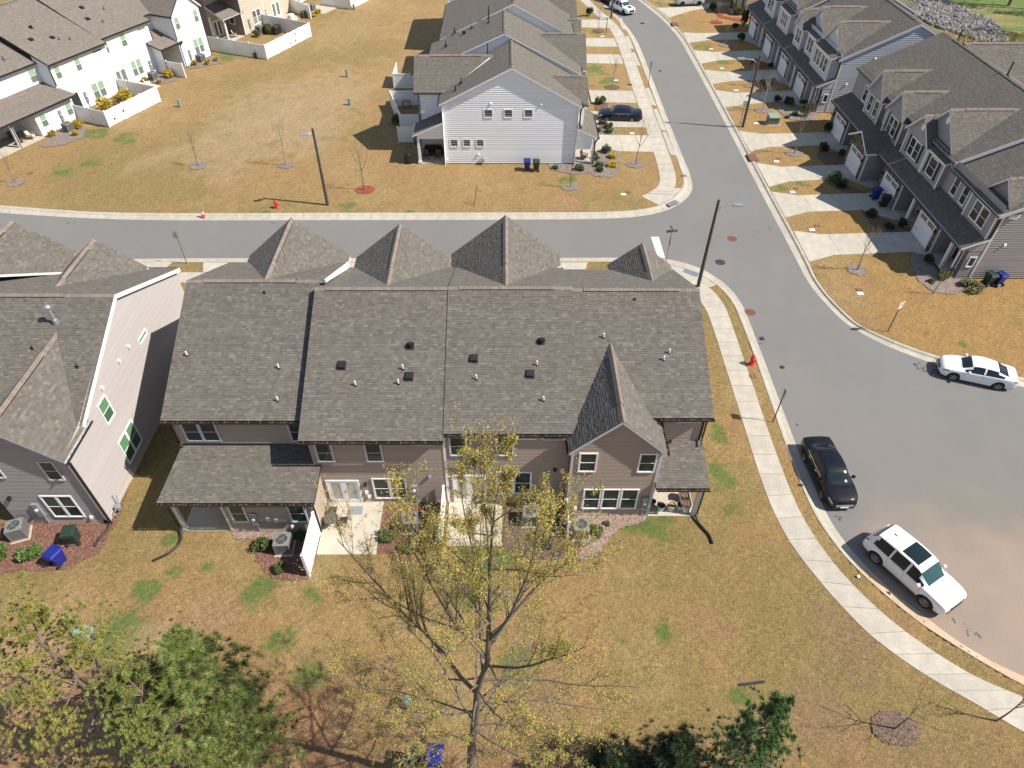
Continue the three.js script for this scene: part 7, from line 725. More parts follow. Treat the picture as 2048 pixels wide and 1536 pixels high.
// the tall budding tree in the foreground
{
  reseed(77); const o = thing('budding_tree', 'tall foreground tree with pale bare limbs and yellow green buds', 'tree', -1.4, -8.7); ORG = [-1.4, 0, -8.7]; const T = mb(), Bm = mb(), F = mb();
  const tp = [[-1.4, -.1, -8.7], [-1.22, 4.5, -8.75], [-.95, 8, -8.8], [-.84, 10, -8.8], [-.5, 11.8, -8.85], [-.42, 14, -9.0], [-.36, 16.2, -9.1], [-.3, 17.9, -9.2], [-.2, 19.2, -9.3], [-.05, 20.2, -9.35]]; const tr = [.17, .145, .12, .105, .08, .062, .045, .03, .018, .007];
  const barkCol = () => { const k = rr(.85, 1.25); return [.50 * k, .47 * k, .42 * k]; }; T.color([.44, .41, .365]); T.tube(tp, tr, 12);
  const onTrunk = y => { for (let i = 0; i < tp.length - 1; i++) if (y <= tp[i + 1][1]) { const t = (y - tp[i][1]) / (tp[i + 1][1] - tp[i][1]); return [0, 1, 2].map(k => lerp(tp[i][k], tp[i + 1][k], t)).concat(lerp(tr[i], tr[i + 1], t)); } return [...tp[9], .01]; };
  const leafs = (c, n, spread) => { for (let i = 0; i < n; i++) { const q = [c[0] + rr(-spread, spread), c[1] + rr(-spread, spread), c[2] + rr(-spread, spread)]; const k = rr(.7, 1.25), t = rnd(), col = t < .5 ? [.42, .33, .075] : t < .8 ? [.32, .28, .065] : t < .92 ? [.24, .25, .06] : [.38, .23, .07]; F.color(col.map(v => v * k)); const d = vnorm([rr(-1, 1), rr(-1.3, .5), rr(-1, 1)]), w = vnorm(vcross(d, [rr(-1, 1), rr(-1, 1), rr(-1, 1)])), f = rr(.018, .040); F.quad(vadd(q, d, -f), vadd(q, w, f * .33), vadd(q, d, f), vadd(q, w, -f * .33)); } };
  const limb = (p, az, el, L, R, depth) => { const N = depth === 0 ? 7 : depth === 1 ? 5 : 4, pts = [p], rad = [R]; let a = az, e = el, q = p; for (let i = 1; i <= N; i++) { const s = L / N; a += rr(-.22, .22); e += depth === 0 ? rr(-.05, .13) : rr(-.2, .22); q = [q[0] + Math.cos(a) * Math.cos(e) * s, q[1] + Math.sin(e) * s, q[2] + Math.sin(a) * Math.cos(e) * s]; pts.push(q); rad.push(Math.max(.0035, R * (1 - .86 * i / N))); } Bm.color(barkCol()); Bm.tube(pts, rad, depth === 0 ? 8 : depth === 1 ? 5 : 4, false);
    if (depth < 2) { const nb = depth === 0 ? Math.round(5 + L * 1.6) : Math.round(3 + L * 2.2); for (let k = 0; k < nb; k++) { const t = rr(depth ? .15 : .22, .98), i = Math.min(N - 1, Math.floor(t * N)), f = t * N - i; const c = [0, 1, 2].map(m => lerp(pts[i][m], pts[i + 1][m], f)); limb(c, a + (k % 2 ? 1 : -1) * rr(.5, 1.15), e + rr(-.35, .5), L * (depth ? rr(.28, .5) : rr(.25, .46)) * (1.15 - t * .5), Math.max(.004, rad[i] * .5), depth + 1); } }
    if (depth === 2) { for (let i = 1; i < pts.length; i++) { leafs(pts[i], 5, .07); leafs([0, 1, 2].map(m => (pts[i][m] + pts[i - 1][m]) / 2), 4, .07); } } else if (depth === 1) for (let i = 2; i < pts.length; i++) leafs(pts[i], 4, .08); };
  const g = [[12, 3.3, 1.1, 7, .085], [13, .3, 1.15, 6.6, .08], [13.5, 5, 1.25, 6.2, .07], [14, 1.8, 1.2, 5.4, .06], [11, 4.6, 1.15, 6.5, .07], [9.6, 3.35, .95, 7.6, .12], [8.2, 2.7, .25, 4.6, .075], [8.9, .15, .12, 4.8, .07], [10.6, 6.1, .2, 4.9, .075], [11.6, .5, .55, 4.2, .08], [11.9, 3.9, .55, 4.6, .08], [12.6, 5.4, .5, 4.4, .075], [13, 3.2, .3, 4.2, .06], [13.3, 6.2, .75, 4.4, .07], [14.2, 2.2, .5, 3.2, .05], [14.6, 4.4, .85, 4.2, .06], [15.2, 5.6, .7, 3.6, .055], [16, 3.5, .8, 3.2, .045], [16.6, .2, .7, 2.9, .042], [17.2, 4.8, .9, 2.9, .04], [18, 2.7, .8, 2.2, .032], [18.5, 5.9, .9, 2.2, .03], [19.2, 4, .9, 1.7, .024], [19.8, 1, .9, 1.5, .02], [20.5, 5, 1, 1.1, .014], [7.2, 4.2, .15, 4.6, .07], [6.6, .9, .2, 4.2, .06], [7.6, 5.6, .1, 4.4, .065], [6.2, 2.9, .15, 4.2, .055], [5.2, 3.6, .2, 4.0, .05], [5.6, 5.2, .15, 4.4, .05], [6.9, .2, .2, 4.6, .06], [7.9, 3.4, .2, 4.6, .06], [8.5, 4.9, .2, 4.4, .06], [9, 5.7, .25, 4.6, .06], [10, 1, .3, 4, .055], [10.8, 3.0, .3, 4.4, .06], [4.6, .4, .15, 4, .05], [4.2, 2.4, .15, 3.6, .045], [3.6, 5.6, .1, 3.6, .045], [9.2, 1.6, .3, 3.6, .055], [10.4, 2.2, .4, 3.6, .055], [12, 1.2, .45, 3.4, .05]];
  for (const [y, az, el, L, R] of g) { const t = onTrunk(y); limb([t[0], t[1], t[2]], az, y > 15 ? el * .85 : el, L * (y > 17 ? .8 : 1.05), R * .62, 0); }
  T.build('trunk', mat.bark, o); Bm.build('branches', mat.bark, o, 'stuff'); F.build('leaf_buds', mat.leaf, o, 'stuff'); ORG = [0, 0, 0];
}
// pines: whorls of upturned branches with tufts of long needles
function tuftGeo(len, n, sd, wide = .9) { reseed(sd); const p = [], nn = []; for (let i = 0; i < n; i++) { const a = rnd() * 6.283, e = Math.acos(1 - rnd() * wide), d = [Math.sin(e) * Math.cos(a), Math.cos(e), Math.sin(e) * Math.sin(a)]; const w = vnorm(vcross(d, [rr(-1, 1), rr(-1, 1), rr(-1, 1)])), L = len * rr(.75, 1.1), t = .0105; const A = d.map((v, k) => v * .01 + w[k] * t), B = d.map((v, k) => v * .01 - w[k] * t), C = [d[0] * L, d[1] * L - L * L * .35, d[2] * L]; const nr = vnorm(vcross(vsub(B, A), vsub(C, A))); p.push(...A, ...B, ...C); for (let k = 0; k < 3; k++) nn.push(...nr); }
  const g = new THREE.BufferGeometry(); g.setAttribute('position', new THREE.Float32BufferAttribute(p, 3)); g.setAttribute('normal', new THREE.Float32BufferAttribute(nn, 3)); return g; }
const needleMat = M([1, 1, 1], .6);
function makePine(label, x, z, h, { radius = 2.4, base = .22, whorls = 14, per = 6, tufts = 16, geo, cols, sd = 1, droop = 0, taper = .8, barkM = mat.barkPine, inner = .3, twigs }) {
  reseed(sd); const o = thing('pine_tree', label, 'tree', x, z); const T = mb(), Bm = mb(); T.tube([[0, -.1, 0], [rr(-.1, .1), h * .5, rr(-.1, .1)], [0, h, 0]], [h * .014 + .03, h * .009 + .02, .015], 9); const mats = [], cc = []; const q = new THREE.Quaternion(), up = new THREE.Vector3(0, 1, 0);
  const tuft = (p, d) => { const m = new THREE.Matrix4(); q.setFromUnitVectors(up, new THREE.Vector3(...d).normalize()); const s = rr(.8, 1.2); m.compose(new THREE.Vector3(...p), q, new THREE.Vector3(s, s, s)); mats.push(m); const c = cols[Math.floor(rnd() * cols.length)], k = rr(.8, 1.25); cc.push(new THREE.Color().setRGB(c[0] * k, c[1] * k, c[2] * k)); };
  for (let w = 0; w < whorls; w++) { const f = (w + rnd() * .5) / whorls, y = h * lerp(base, .985, f); const R = radius * Math.pow(1 - f, taper) * (.8 + .25 * Math.sin(w * 2.1)) + .18; const nb = Math.max(3, Math.round(per * (1.05 - f * .4)));
    for (let b = 0; b < nb; b++) { const a = w * 1.3 + b / nb * 6.283 + rr(-.3, .3), L = R * rr(.7, 1.15), rise = lerp(-.05 - droop, .75, f); const P = t => [Math.cos(a) * L * t, y + L * (rise * t + .28 * t * t - .0), Math.sin(a) * L * t]; Bm.tube([0, .33, .66, 1].map(P), [.012 + L * .012, .01 + L * .007, .012, .006], 5, false);
      for (let k = 0; k < tufts; k++) { const t = rr(inner, 1.02), p = P(t), side = rr(-1, 1) * L * .32 * (1.1 - Math.abs(t - .65)), c = [p[0] - Math.sin(a) * side, p[1] + rr(-.05, .16) + Math.abs(side) * .1, p[2] + Math.cos(a) * side]; if (k % (twigs || 3) === 0) Bm.tube([p, c], [.007, .004], 4, false); tuft(c, [Math.cos(a) * .6 - Math.sin(a) * side, .75 + rnd() * .5, Math.sin(a) * .6 + Math.cos(a) * side]); } } }
  for (let k = 0; k < 10; k++) tuft([rr(-.06, .06), h - rr(0, .4), rr(-.06, .06)], [rr(-.5, .5), 1, rr(-.5, .5)]);
  T.build('trunk', barkM, o); Bm.build('branches', barkM, o, 'stuff'); const im = new THREE.InstancedMesh(geo, needleMat, mats.length); mats.forEach((m, i) => { im.setMatrixAt(i, m); im.setColorAt(i, cc[i]); }); im.name = 'needles'; im.userData.kind = 'stuff'; o.add(im); return o; }
const longT = tuftGeo(.30, 44, 3, .95), shortT = tuftGeo(.125, 40, 4, 1.0), midT = tuftGeo(.19, 40, 5, 1.0);
makePine('dense green pine with long needle tufts at the lower left', -10.45, -9.75, 10.9, { radius: 2.35, base: .12, whorls: 16, per: 7, tufts: 13, geo: longT, cols: [[.17, .23, .05], [.22, .27, .07], [.12, .17, .04], [.27, .29, .09]], sd: 41, taper: .5 });
makePine('sparse yellow green pine at the left edge', -14.5, -9.7, 12.6, { radius: 3.7, base: .45, whorls: 9, per: 6, tufts: 34, twigs: 9, geo: shortT, cols: [[.235, .22, .045], [.19, .195, .04], [.29, .25, .055], [.14, .165, .035]], sd: 42, taper: .55, inner: .4 });
makePine('loose yellow green pine between the left edge and the dense pine', -11.9, -9.0, 10.6, { radius: 2.7, base: .35, whorls: 9, per: 6, tufts: 34, twigs: 9, geo: shortT, cols: [[.18, .205, .04], [.22, .235, .05], [.13, .165, .035], [.10, .14, .03]], sd: 43, taper: .6, inner: .35 });
makePine('dark green bushy pine at the lower right', 9.15, -8.8, 9.1, { radius: 2.0, base: .1, whorls: 14, per: 6, tufts: 13, geo: midT, cols: [[.07, .14, .035], [.095, .17, .04], [.05, .1, .03], [.12, .19, .055]], sd: 44 });
makePine('dark pine top at the bottom edge right of the tall tree', 6.5, -8.6, 5.7, { radius: 1.7, base: .1, whorls: 10, per: 7, tufts: 14, geo: longT, cols: [[.04, .06, .025], [.06, .085, .03], [.03, .05, .02]], sd: 45 });
makePine('small dark pine top at the bottom edge', 4.3, -8.7, 4.0, { radius: 1.5, base: .1, whorls: 8, per: 7, tufts: 13, geo: longT, cols: [[.04, .06, .025], [.05, .075, .028], [.03, .05, .02]], sd: 46 });
// trees of the wood at the upper right, only their feet and shade in view
[[76, -121, 'leftmost pine trunk at the upper right corner'], [79, -118, 'second pine trunk at the upper right corner'], [83, -116, 'third pine trunk at the upper right corner'], [88, -112, 'pine beyond the right edge shading the green slope'], [72, -126, 'pine beyond the top edge shading the green slope'], [66, -128, 'pine beyond the top edge above the stone patch'], [80, -103, 'pine beyond the right edge near the rough grass']].forEach(([x, z, l], i) => makePine(l, x, z, 15 + i % 3, { radius: 3.2, base: .45, whorls: 9, per: 5, tufts: 9, geo: longT, cols: [[.05, .08, .025], [.07, .1, .03]], sd: 60 + i }));
{ reseed(88); const rg = new THREE.IcosahedronGeometry(.3, 0); const N = 2600, im = new THREE.InstancedMesh(rg, mat.rockM.clone(), N); im.material.vertexColors = false; const m = new THREE.Matrix4(), q = new THREE.Quaternion(), poly = [[61, -118.5], [70, -121], [72.5, -110], [70, -101], [66.5, -100.5], [62.5, -108]]; let k = 0; while (k < N) { const x = rr(60, 73), z = rr(-121, -100); if (!inside(poly, x, z)) continue; q.setFromEuler(new THREE.Euler(rnd() * 6, rnd() * 6, rnd() * 6)); const s = rr(.35, 1.15); m.compose(new THREE.Vector3(x, .08 + rr(0, .15), z), q, new THREE.Vector3(s * rr(.7, 1.3), s * .7, s)); im.setMatrixAt(k, m); const c = rr(.42, .85), t = rnd(); im.setColorAt(k, new THREE.Color().setRGB(...(t < .5 ? [.36, .34, .32] : t < .8 ? [.24, .24, .26] : [.40, .33, .27]).map(v => v * c))); k++; } im.name = 'riprap_stones'; tag(im, 'patch of loose grey stones on the green slope at upper right', 'stones', null, 'stuff'); scene.add(im); }
{ reseed(89); const g = mb(); for (let i = 0; i < 5200; i++) { const x = rr(55, 82), z = rr(-104, -88); if (x < 56 + (z + 104) * .2) continue; const c = rr(.6, 1.3), t = rnd(); g.color((t < .6 ? [.30, .20, .10] : t < .85 ? [.22, .2, .06] : [.1, .16, .03]).map(v => v * c)); const h = rr(.3, .9), a = rnd() * 6.3; g.tri([x - .05, 0, z], [x + .05, 0, z], [x + Math.cos(a) * .35, h, z + Math.sin(a) * .35]); } const o = g.build('rough_grass', mat.leaf, null, 'stuff'); tag(o, 'rough brown and green weeds behind the near grey row', 'weeds'); }
// ---------------------------------------------------------------- vehicles: one smooth shell from cross sections
const paintOf = c => new THREE.MeshPhysicalMaterial({ color: new THREE.Color().setRGB(...c), roughness: .5, specularIntensity: .2, clearcoat: .8, clearcoatRoughness: .03, side: THREE.DoubleSide });
const carGlass = M([.012, .02, .024], .04), carGlassT = M([.03, .075, .08], .04), chrome = M([.75, .75, .76], .18, { metalness: 1 }), rimM = M([.45, .44, .42], .3, { metalness: .8 }), rimBeige = M([.5, .45, .36], .35, { metalness: .6 }), lampW = M([.75, .76, .74], .1), lampR = M([.32, .01, .015], .15), tyre = M([.016, .016, .017], .85), trimB = M([.018, .018, .019], .4);
function curve(pts) { return x => { if (x <= pts[0][0]) return pts[0][1]; for (let i = 0; i < pts.length - 1; i++) if (x <= pts[i + 1][0]) { const [x0, y0] = pts[i], [x1, y1] = pts[i + 1], p = pts[i - 1] || pts[i], n = pts[i + 2] || pts[i + 1]; const h = x1 - x0, t = (x - x0) / h; const m0 = (y1 - p[1]) / ((x1 - p[0]) || 1), m1 = (n[1] - y0) / ((n[0] - x0) || 1), d = (y1 - y0) / h; const lim = m => d === 0 ? 0 : Math.sign(m) !== Math.sign(d) ? 0 : Math.sign(d) * Math.min(Math.abs(m), 3 * Math.abs(d)); const a = lim(m0), b = lim(m1), t2 = t * t, t3 = t2 * t; return (2 * t3 - 3 * t2 + 1) * y0 + (t3 - 2 * t2 + t) * h * a + (-2 * t3 + 3 * t2) * y1 + (t3 - t2) * h * b; } return pts[pts.length - 1][1]; }; }
function makeCar(name, label, cat, x, z, turn, P, y = -.12) {
  const o = thing(name, label, cat, x, z, turn, null, y); const { L, W, wb, r, paint } = P; const xf = P.front, xr = xf - wb; // wheel centres
  const top = curve(P.roof), belt = curve(P.belt), wid = curve(P.width), roofW = curve(P.roofW), bot = curve(P.bottom);
  const X0 = -L / 2, X1 = L / 2; const xs = []; for (let i = 0; i <= 120; i++) { const t = i / 120; xs.push(lerp(X0, X1, .5 - .5 * Math.cos(Math.PI * (.06 + .88 * t)) / Math.cos(Math.PI * .06))); }
  // 0 sill .. 5 shoulder .. 8 roof edge .. 11 roof centre
  const sect = xx => { const w = wid(xx) * W / 2, b = bot(xx), s = belt(xx), t = Math.max(top(xx), s + .02), cab = clamp((t - s - .05) / .25), rw = Math.min(roofW(xx) * W / 2, w * .97); let y0 = b; for (const c of [xf, xr]) { const d = Math.abs(xx - c); if (d < r * 1.16) y0 = Math.max(y0, r + Math.sqrt(r * r * 1.3456 - d * d) - .0); }
    const raw = [[w * .93, b], [w * .985, b + .12], [w * 1.0, lerp(b, s, .42)], [w * .995, lerp(b, s, .68)], [w * .985, s - .09], [w * .955, s - .015], [w * .925, s + .005 + .0], [lerp(w * .80, lerp(w * .92, rw, .5), cab), lerp(lerp(s, t, .45), lerp(s, t, .52), cab)], [lerp(w * .62, rw, cab), lerp(lerp(s, t, .7), t - .055, cab)], [lerp(w * .45, rw * .93, cab), lerp(lerp(s, t, .86), t - .018, cab)], [lerp(w * .3, rw * .55, cab), lerp(lerp(s, t, .95), t + .008, cab)], [0, lerp(t, t + .018, cab)]]; return raw.map(([a, c], i) => [a, i < 5 ? Math.max(c, Math.min(y0 + i * .012, s - .1 + i * .012)) : c]); };
  const at = (xx, j, off = 0) => { const S = sect(xx), i = Math.min(Math.floor(j), 10), f = j - i; const p = [xx, lerp(S[i][1], S[i + 1][1], f), lerp(S[i][0], S[i + 1][0], f)]; if (!off) return p; const e = .02, S2 = sect(xx + e), q = [xx + e, lerp(S2[i][1], S2[i + 1][1], f), lerp(S2[i][0], S2[i + 1][0], f)], u = vsub(q, p), v = [0, S[i + 1][1] - S[i][1], S[i + 1][0] - S[i][0]]; let n = vnorm(vcross(u, v)); if (n[2] < -.05 || (Math.abs(n[2]) < .06 && n[1] < 0)) n = n.map(k => -k); return vadd(p, n, off); };
  const mir = (p, s) => [p[0], p[1], p[2] * s];
  // shell pieces as indexed grids so that they shade smoothly
  const gridMesh = (name_, material, list) => { const pos = [], idx = []; const key = new Map(); const V = p => { const k = p.map(v => Math.round(v * 2000)).join(); if (!key.has(k)) { key.set(k, pos.length / 3); pos.push(...p); } return key.get(k); }; for (const [a, b, c, d] of list) { const q = [a, b, c, d].map(V); if (q[0] !== q[1] && q[1] !== q[2] && q[0] !== q[2]) idx.push(q[0], q[1], q[2]); if (q[0] !== q[2] && q[2] !== q[3] && q[0] !== q[3]) idx.push(q[0], q[2], q[3]); } const g = new THREE.BufferGeometry(); g.setAttribute('position', new THREE.Float32BufferAttribute(pos, 3)); g.setIndex(idx); g.computeVertexNormals(); const m = new THREE.Mesh(g, material); m.name = name_; o.add(m); return m; };
  const body = [], wsh = [], rear = [], side = [[], []]; const G = P.glass; const inR = (v, a, b) => v >= a && v <= b;
  for (let i = 0; i < xs.length - 1; i++) { const xa = xs[i], xb = xs[i + 1], xm = (xa + xb) / 2; const A = sect(xa), B = sect(xb); for (let j = 0; j < 11; j++) for (const s of [1, -1]) { const p = [[xa, A[j][1], A[j][0] * s], [xb, B[j][1], B[j][0] * s], [xb, B[j + 1][1], B[j + 1][0] * s], [xa, A[j + 1][1], A[j + 1][0] * s]]; const q = s > 0 ? p : [p[3], p[2], p[1], p[0]];
      if (j >= 8 && inR(xm, G.w0, G.w1)) wsh.push(q); else if (j >= 8 && inR(xm, G.r0, G.r1)) rear.push(q); else if ((j === 6 || j === 7) && inR(xm, G.s0 + (j === 7 ? G.sl0 : 0), G.s1 - (j === 7 ? G.sl1 : 0)) && !(G.pillars || []).some(c => Math.abs(xm - c) < .05)) side[s > 0 ? 0 : 1].push(q); else body.push(q); } }
  const capAt = (xx, s) => { const S = sect(xx), out = []; for (let j = 0; j < 11; j++) out.push(s > 0 ? [[xx, S[j][1], S[j][0]], [xx, S[j][1], -S[j][0]], [xx, S[j + 1][1], -S[j + 1][0]], [xx, S[j + 1][1], S[j + 1][0]]] : [[xx, S[j][1], -S[j][0]], [xx, S[j][1], S[j][0]], [xx, S[j + 1][1], S[j + 1][0]], [xx, S[j + 1][1], -S[j + 1][0]]]); return out; };
  body.push(...capAt(xs[xs.length - 1], 1), ...capAt(xs[0], -1)); gridMesh('body', paint, body); gridMesh('windscreen', P.wsGlass || carGlass, wsh); gridMesh('rear_window', carGlass, rear); side.forEach(l => gridMesh('side_windows', carGlass, l));
  const patch = (name_, material, x0, x1, j0, j1, off, n = 5, both = true) => { for (const s of both ? [1, -1] : [1]) { const L2 = []; for (let i = 0; i < n; i++) for (let k = 0; k < 3; k++) { const xa = lerp(x0, x1, i / n), xb = lerp(x0, x1, (i + 1) / n), ja = lerp(j0, j1, k / 3), jb = lerp(j0, j1, (k + 1) / 3); const q = [at(xa, ja, off), at(xb, ja, off), at(xb, jb, off), at(xa, jb, off)].map(p => mir(p, s)); L2.push(s > 0 ? q : [q[3], q[2], q[1], q[0]]); } gridMesh(name_, material, L2); } };
  const slope = (name_, material, xa, xb, ja, jb, off) => patch(name_, material, xa, xb, ja, jb, off, 6);
  // dark underbody filling the arches
  mb().box(X0 + .2, X1 - .25, .2, .62, -W * .40, W * .40).build('underbody', trimB, o);
  for (const [c, q] of [[xf, 'front'], [xr, 'rear']]) for (const s of [1, -1]) { const w = sub(o, 'wheel'); const zc = s * (W / 2 - .13); const ring = mb(); const N = 28; const prof = [[r * .64, -.11], [r * .92, -.115], [r, -.07], [r, .07], [r * .92, .115], [r * .64, .11]]; for (let k = 0; k < N; k++) for (let i = 0; i < 5; i++) { const a = k / N * 6.2832, b = (k + 1) / N * 6.2832; const V = (u, t) => [c + Math.cos(t) * u[0], r + Math.sin(t) * u[0], zc + u[1]]; ring.quad(V(prof[i], a), V(prof[i], b), V(prof[i + 1], b), V(prof[i + 1], a)); } ring.build('tyre', tyre, w);
    const rm = mb(); const zo = zc + s * .095; const V = (rad, t, d = 0) => [c + Math.cos(t) * rad, r + Math.sin(t) * rad, zo - s * d]; for (let k = 0; k < N; k++) { const a = k / N * 6.2832, b = (k + 1) / N * 6.2832; rm.quad(V(r * .66, a, 0), V(r * .66, b, 0), V(r * .58, b, .02), V(r * .58, a, .02)); rm.quad(V(r * .58, a, .02), V(r * .58, b, .02), V(r * .58, b, .12), V(r * .58, a, .12)); } const ns = P.spokes || 5; for (let k = 0; k < ns; k++) { const a = k / ns * 6.2832 + .3, d = .16 + .25 / ns; rm.quad(V(r * .12, a - d * 1.6, .0), V(r * .6, a - d * .55, .012), V(r * .6, a + d * .55, .012), V(r * .12, a + d * 1.6, .0)); } for (let k = 1; k < 11; k++) { const a = k / 12 * 6.2832; rm.tri(V(r * .13, 0, -.008), V(r * .13, a, -.008), V(r * .13, a + 6.2832 / 12, -.008)); } rm.build('rim', P.rim || rimM, w); const dk = mb(); for (let k = 1; k < N - 1; k++) dk.tri(V(r * .6, 0, .09), V(r * .6, k / N * 6.2832, .09), V(r * .6, (k + 1) / N * 6.2832, .09)); dk.build('brake', trimB, w); }
  P.extra({ o, patch, at, mir, slope, X0, X1, gridMesh }); return o;
}
const mirrors = (o, x, y, z, m) => { for (const s of [1, -1]) { const g = mb(); g.rbox(x - .08, x + .09, y, y + .15, Math.min(s * z, s * (z + .2)), Math.max(s * z, s * (z + .2)), .04); g.tube([[x, y + .03, s * (z - .08)], [x, y + .05, s * (z + .04)]], .03, 6); g.build('door_mirror', m, o); } };
const seams = (c, xs, j0, j1) => xs.forEach(x => c.patch('door_seam', trimB, x - .006, x + .006, j0, j1, .003, 1));
const handles = (c, xs, m) => xs.forEach(x => c.patch('door_handle', m, x - .1, x + .1, 4.15, 4.5, .022, 2));
// big white sport utility
const whiteP = paintOf([.78, .79, .80]), blackP = paintOf([.004, .0045, .007]), navyP = paintOf([.004, .007, .022]), silverP = paintOf([.42, .44, .47]);
const suvShape = (paint, extra = {}) => ({ L: 4.83, W: 1.95, wb: 2.915, r: .385, front: 1.47, paint, spokes: 10, rim: rimBeige, wsGlass: carGlassT,
  roof: [[-2.41, .95], [-2.36, 1.08], [-2.25, 1.22], [-1.98, 1.66], [-1.5, 1.73], [-.4, 1.77], [.2, 1.74], [.52, 1.66], [1.18, 1.18], [1.6, 1.15], [2.1, 1.10], [2.32, 1.03], [2.41, .90]], belt: [[-2.41, .86], [-2.3, 1.12], [-1.6, 1.10], [0, 1.07], [1.1, 1.08], [1.6, 1.06], [2.1, 1.0], [2.3, .93], [2.41, .80]], width: [[-2.41, .84], [-2.3, .93], [-1.9, .98], [-1, 1], [1.4, 1], [1.9, .985], [2.2, .95], [2.34, .89], [2.41, .81]], roofW: [[-2.4, .68], [-1.9, .70], [-.5, .72], [.5, .70], [1.2, .66]], bottom: [[-2.41, .42], [-2.1, .36], [-1, .30], [1, .30], [2.1, .34], [2.41, .42]],
  glass: { w0: .56, w1: 1.14, r0: -2.24, r1: -2.0, s0: -1.92, s1: .98, sl0: .12, sl1: .34, pillars: [-.93, .0] }, ...extra });
makeCar('parked_suv', 'white sport utility car with black sunroof parked at the curb', 'car', 21.15, -18.7, -1.041, suvShape(whiteP, { extra: c => {
  const { o, patch } = c; patch('sunroof', carGlass, -.72, .22, 9.35, 11, .012, 6); patch('roof_rail', trimB, -1.7, .25, 8.35, 8.6, .03, 8); patch('headlight', lampW, 2.12, 2.33, 4.5, 5.6, .008, 4); patch('tail_light', lampR, -2.4, -2.2, 4.2, 5.7, .008, 4); seams(c, [-.95, .02, .95], 1, 5.6); handles(c, [-.62, .34], paintOf([.7, .71, .72])); mirrors(o, .82, 1.1, .95, whiteP); patch('sill_trim', trimB, -.95, .95, .3, 1.0, .006, 8);
  for (let k = 0; k < 7; k++) { const g = mb(); const z = (k - 3) * .155; g.rbox(2.395, 2.44, .78, .9, z - .05, z + .05, .012); g.build('grille_slot', trimB, o); } const b = mb(); b.rbox(2.38, 2.45, .42, .55, -.62, .62, .02); b.build('bumper_intake', trimB, o); const p = mb(); p.rbox(-2.44, -2.39, .8, .92, -.26, .26, .01); p.build('licence_plate', lampW, o); const a = mb(); a.hexa([[-1.56, 1.74, -.04], [-1.4, 1.755, -.03], [-1.4, 1.755, .03], [-1.56, 1.74, .04]], [[-1.6, 1.80, -.02], [-1.58, 1.80, -.01], [-1.58, 1.80, .01], [-1.6, 1.80, .02]]); a.build('antenna_fin', trimB, o); const wp = mb(); wp.tube([[1.12, 1.19, -.55], [1.02, 1.25, .1]], .012, 5); wp.tube([[1.14, 1.18, .0], [1.04, 1.24, .6]], .012, 5); wp.build('wiper', trimB, o);
  const bd = mb(); for (const s of [1, -1]) bd.hexa([[-.72, 1.776, s * .02], [-.72, 1.776, 0], [.22, 1.765, 0], [.22, 1.765, s * .02]], [[-.72, 1.79, s * .02], [-.72, 1.79, 0], [.22, 1.78, 0], [.22, 1.78, s * .02]]); } }));
const sedanShape = (paint, extra = {}) => ({ L: 4.86, W: 1.86, wb: 2.78, r: .335, front: 1.46, paint, spokes: 5, rim: rimM,
  roof: [[-2.43, .88], [-2.36, 1.0], [-2.2, 1.06], [-1.75, 1.10], [-1.0, 1.38], [-.5, 1.44], [0, 1.46], [.38, 1.42], [.62, 1.34], [1.22, 1.03], [1.6, .98], [2.1, .88], [2.32, .78], [2.43, .64]], belt: [[-2.43, .80], [-2.3, .98], [-1.7, 1.0], [-.6, .97], [.6, .94], [1.2, .93], [1.7, .88], [2.2, .76], [2.43, .58]], width: [[-2.43, .76], [-2.3, .88], [-1.9, .96], [-1, 1], [1.3, 1], [1.9, .95], [2.2, .86], [2.36, .75], [2.43, .62]], roofW: [[-1.7, .62], [-1, .66], [-.3, .70], [.5, .68], [1.2, .62]], bottom: [[-2.43, .36], [-2, .28], [-1, .22], [1, .22], [2, .26], [2.43, .34]],
  glass: { w0: .66, w1: 1.19, r0: -1.62, r1: -1.02, s0: -1.32, s1: 1.02, sl0: .34, sl1: .42, pillars: [-.12] }, ...extra });
const sedanExtras = (m, plateM = lampW) => c => { const { o, patch } = c; patch('headlight', lampW, 2.0, 2.33, 4.3, 5.2, .008, 5); patch('tail_light', lampR, -2.41, -2.15, 4.1, 5.2, .008, 4); seams(c, [-1.05, -.12, .98], 1, 5.6); handles(c, [-.85, .15], chrome); mirrors(o, .78, .96, .9, m); patch('window_trim', chrome, -1.3, 1.02, 6.0, 6.14, .006, 12); const g = mb(); g.rbox(2.41, 2.46, .46, .62, -.5, .5, .02); g.build('grille', chrome, o); const b = mb(); b.rbox(2.40, 2.45, .28, .4, -.6, .6, .02); b.build('bumper_intake', trimB, o); const p = mb(); p.rbox(2.45, 2.475, .36, .46, -.24, .24, .006); p.build('licence_plate', plateM, o); const q = mb(); q.rbox(-2.46, -2.41, .62, .74, -.24, .24, .006); q.build('licence_plate', plateM, o); const w = mb(); w.tube([[1.2, 1.05, -.5], [1.12, 1.09, .1]], .011, 5); w.tube([[1.21, 1.05, .02], [1.13, 1.08, .55]], .011, 5); w.build('wiper', trimB, o); const f = mb(); f.hexa([[-.95, 1.4, -.03], [-.82, 1.42, -.02], [-.82, 1.42, .02], [-.95, 1.4, .03]], [[-1.0, 1.46, -.015], [-.97, 1.46, -.01], [-.97, 1.46, .01], [-1.0, 1.46, .015]]); f.build('antenna_fin', m, o); };
makeCar('parked_sedan', 'black sedan with chrome grille parked at the left curb of the turning circle', 'car', 19.02, -25.15, -1.53, sedanShape(blackP, { extra: sedanExtras(blackP) }));
makeCar('parked_sedan', 'dark navy sedan parked nose in on the white row driveway', 'car', 12.95, -75.75, 3.06, sedanShape(navyP, { rim: rimBeige, extra: sedanExtras(navyP) }));
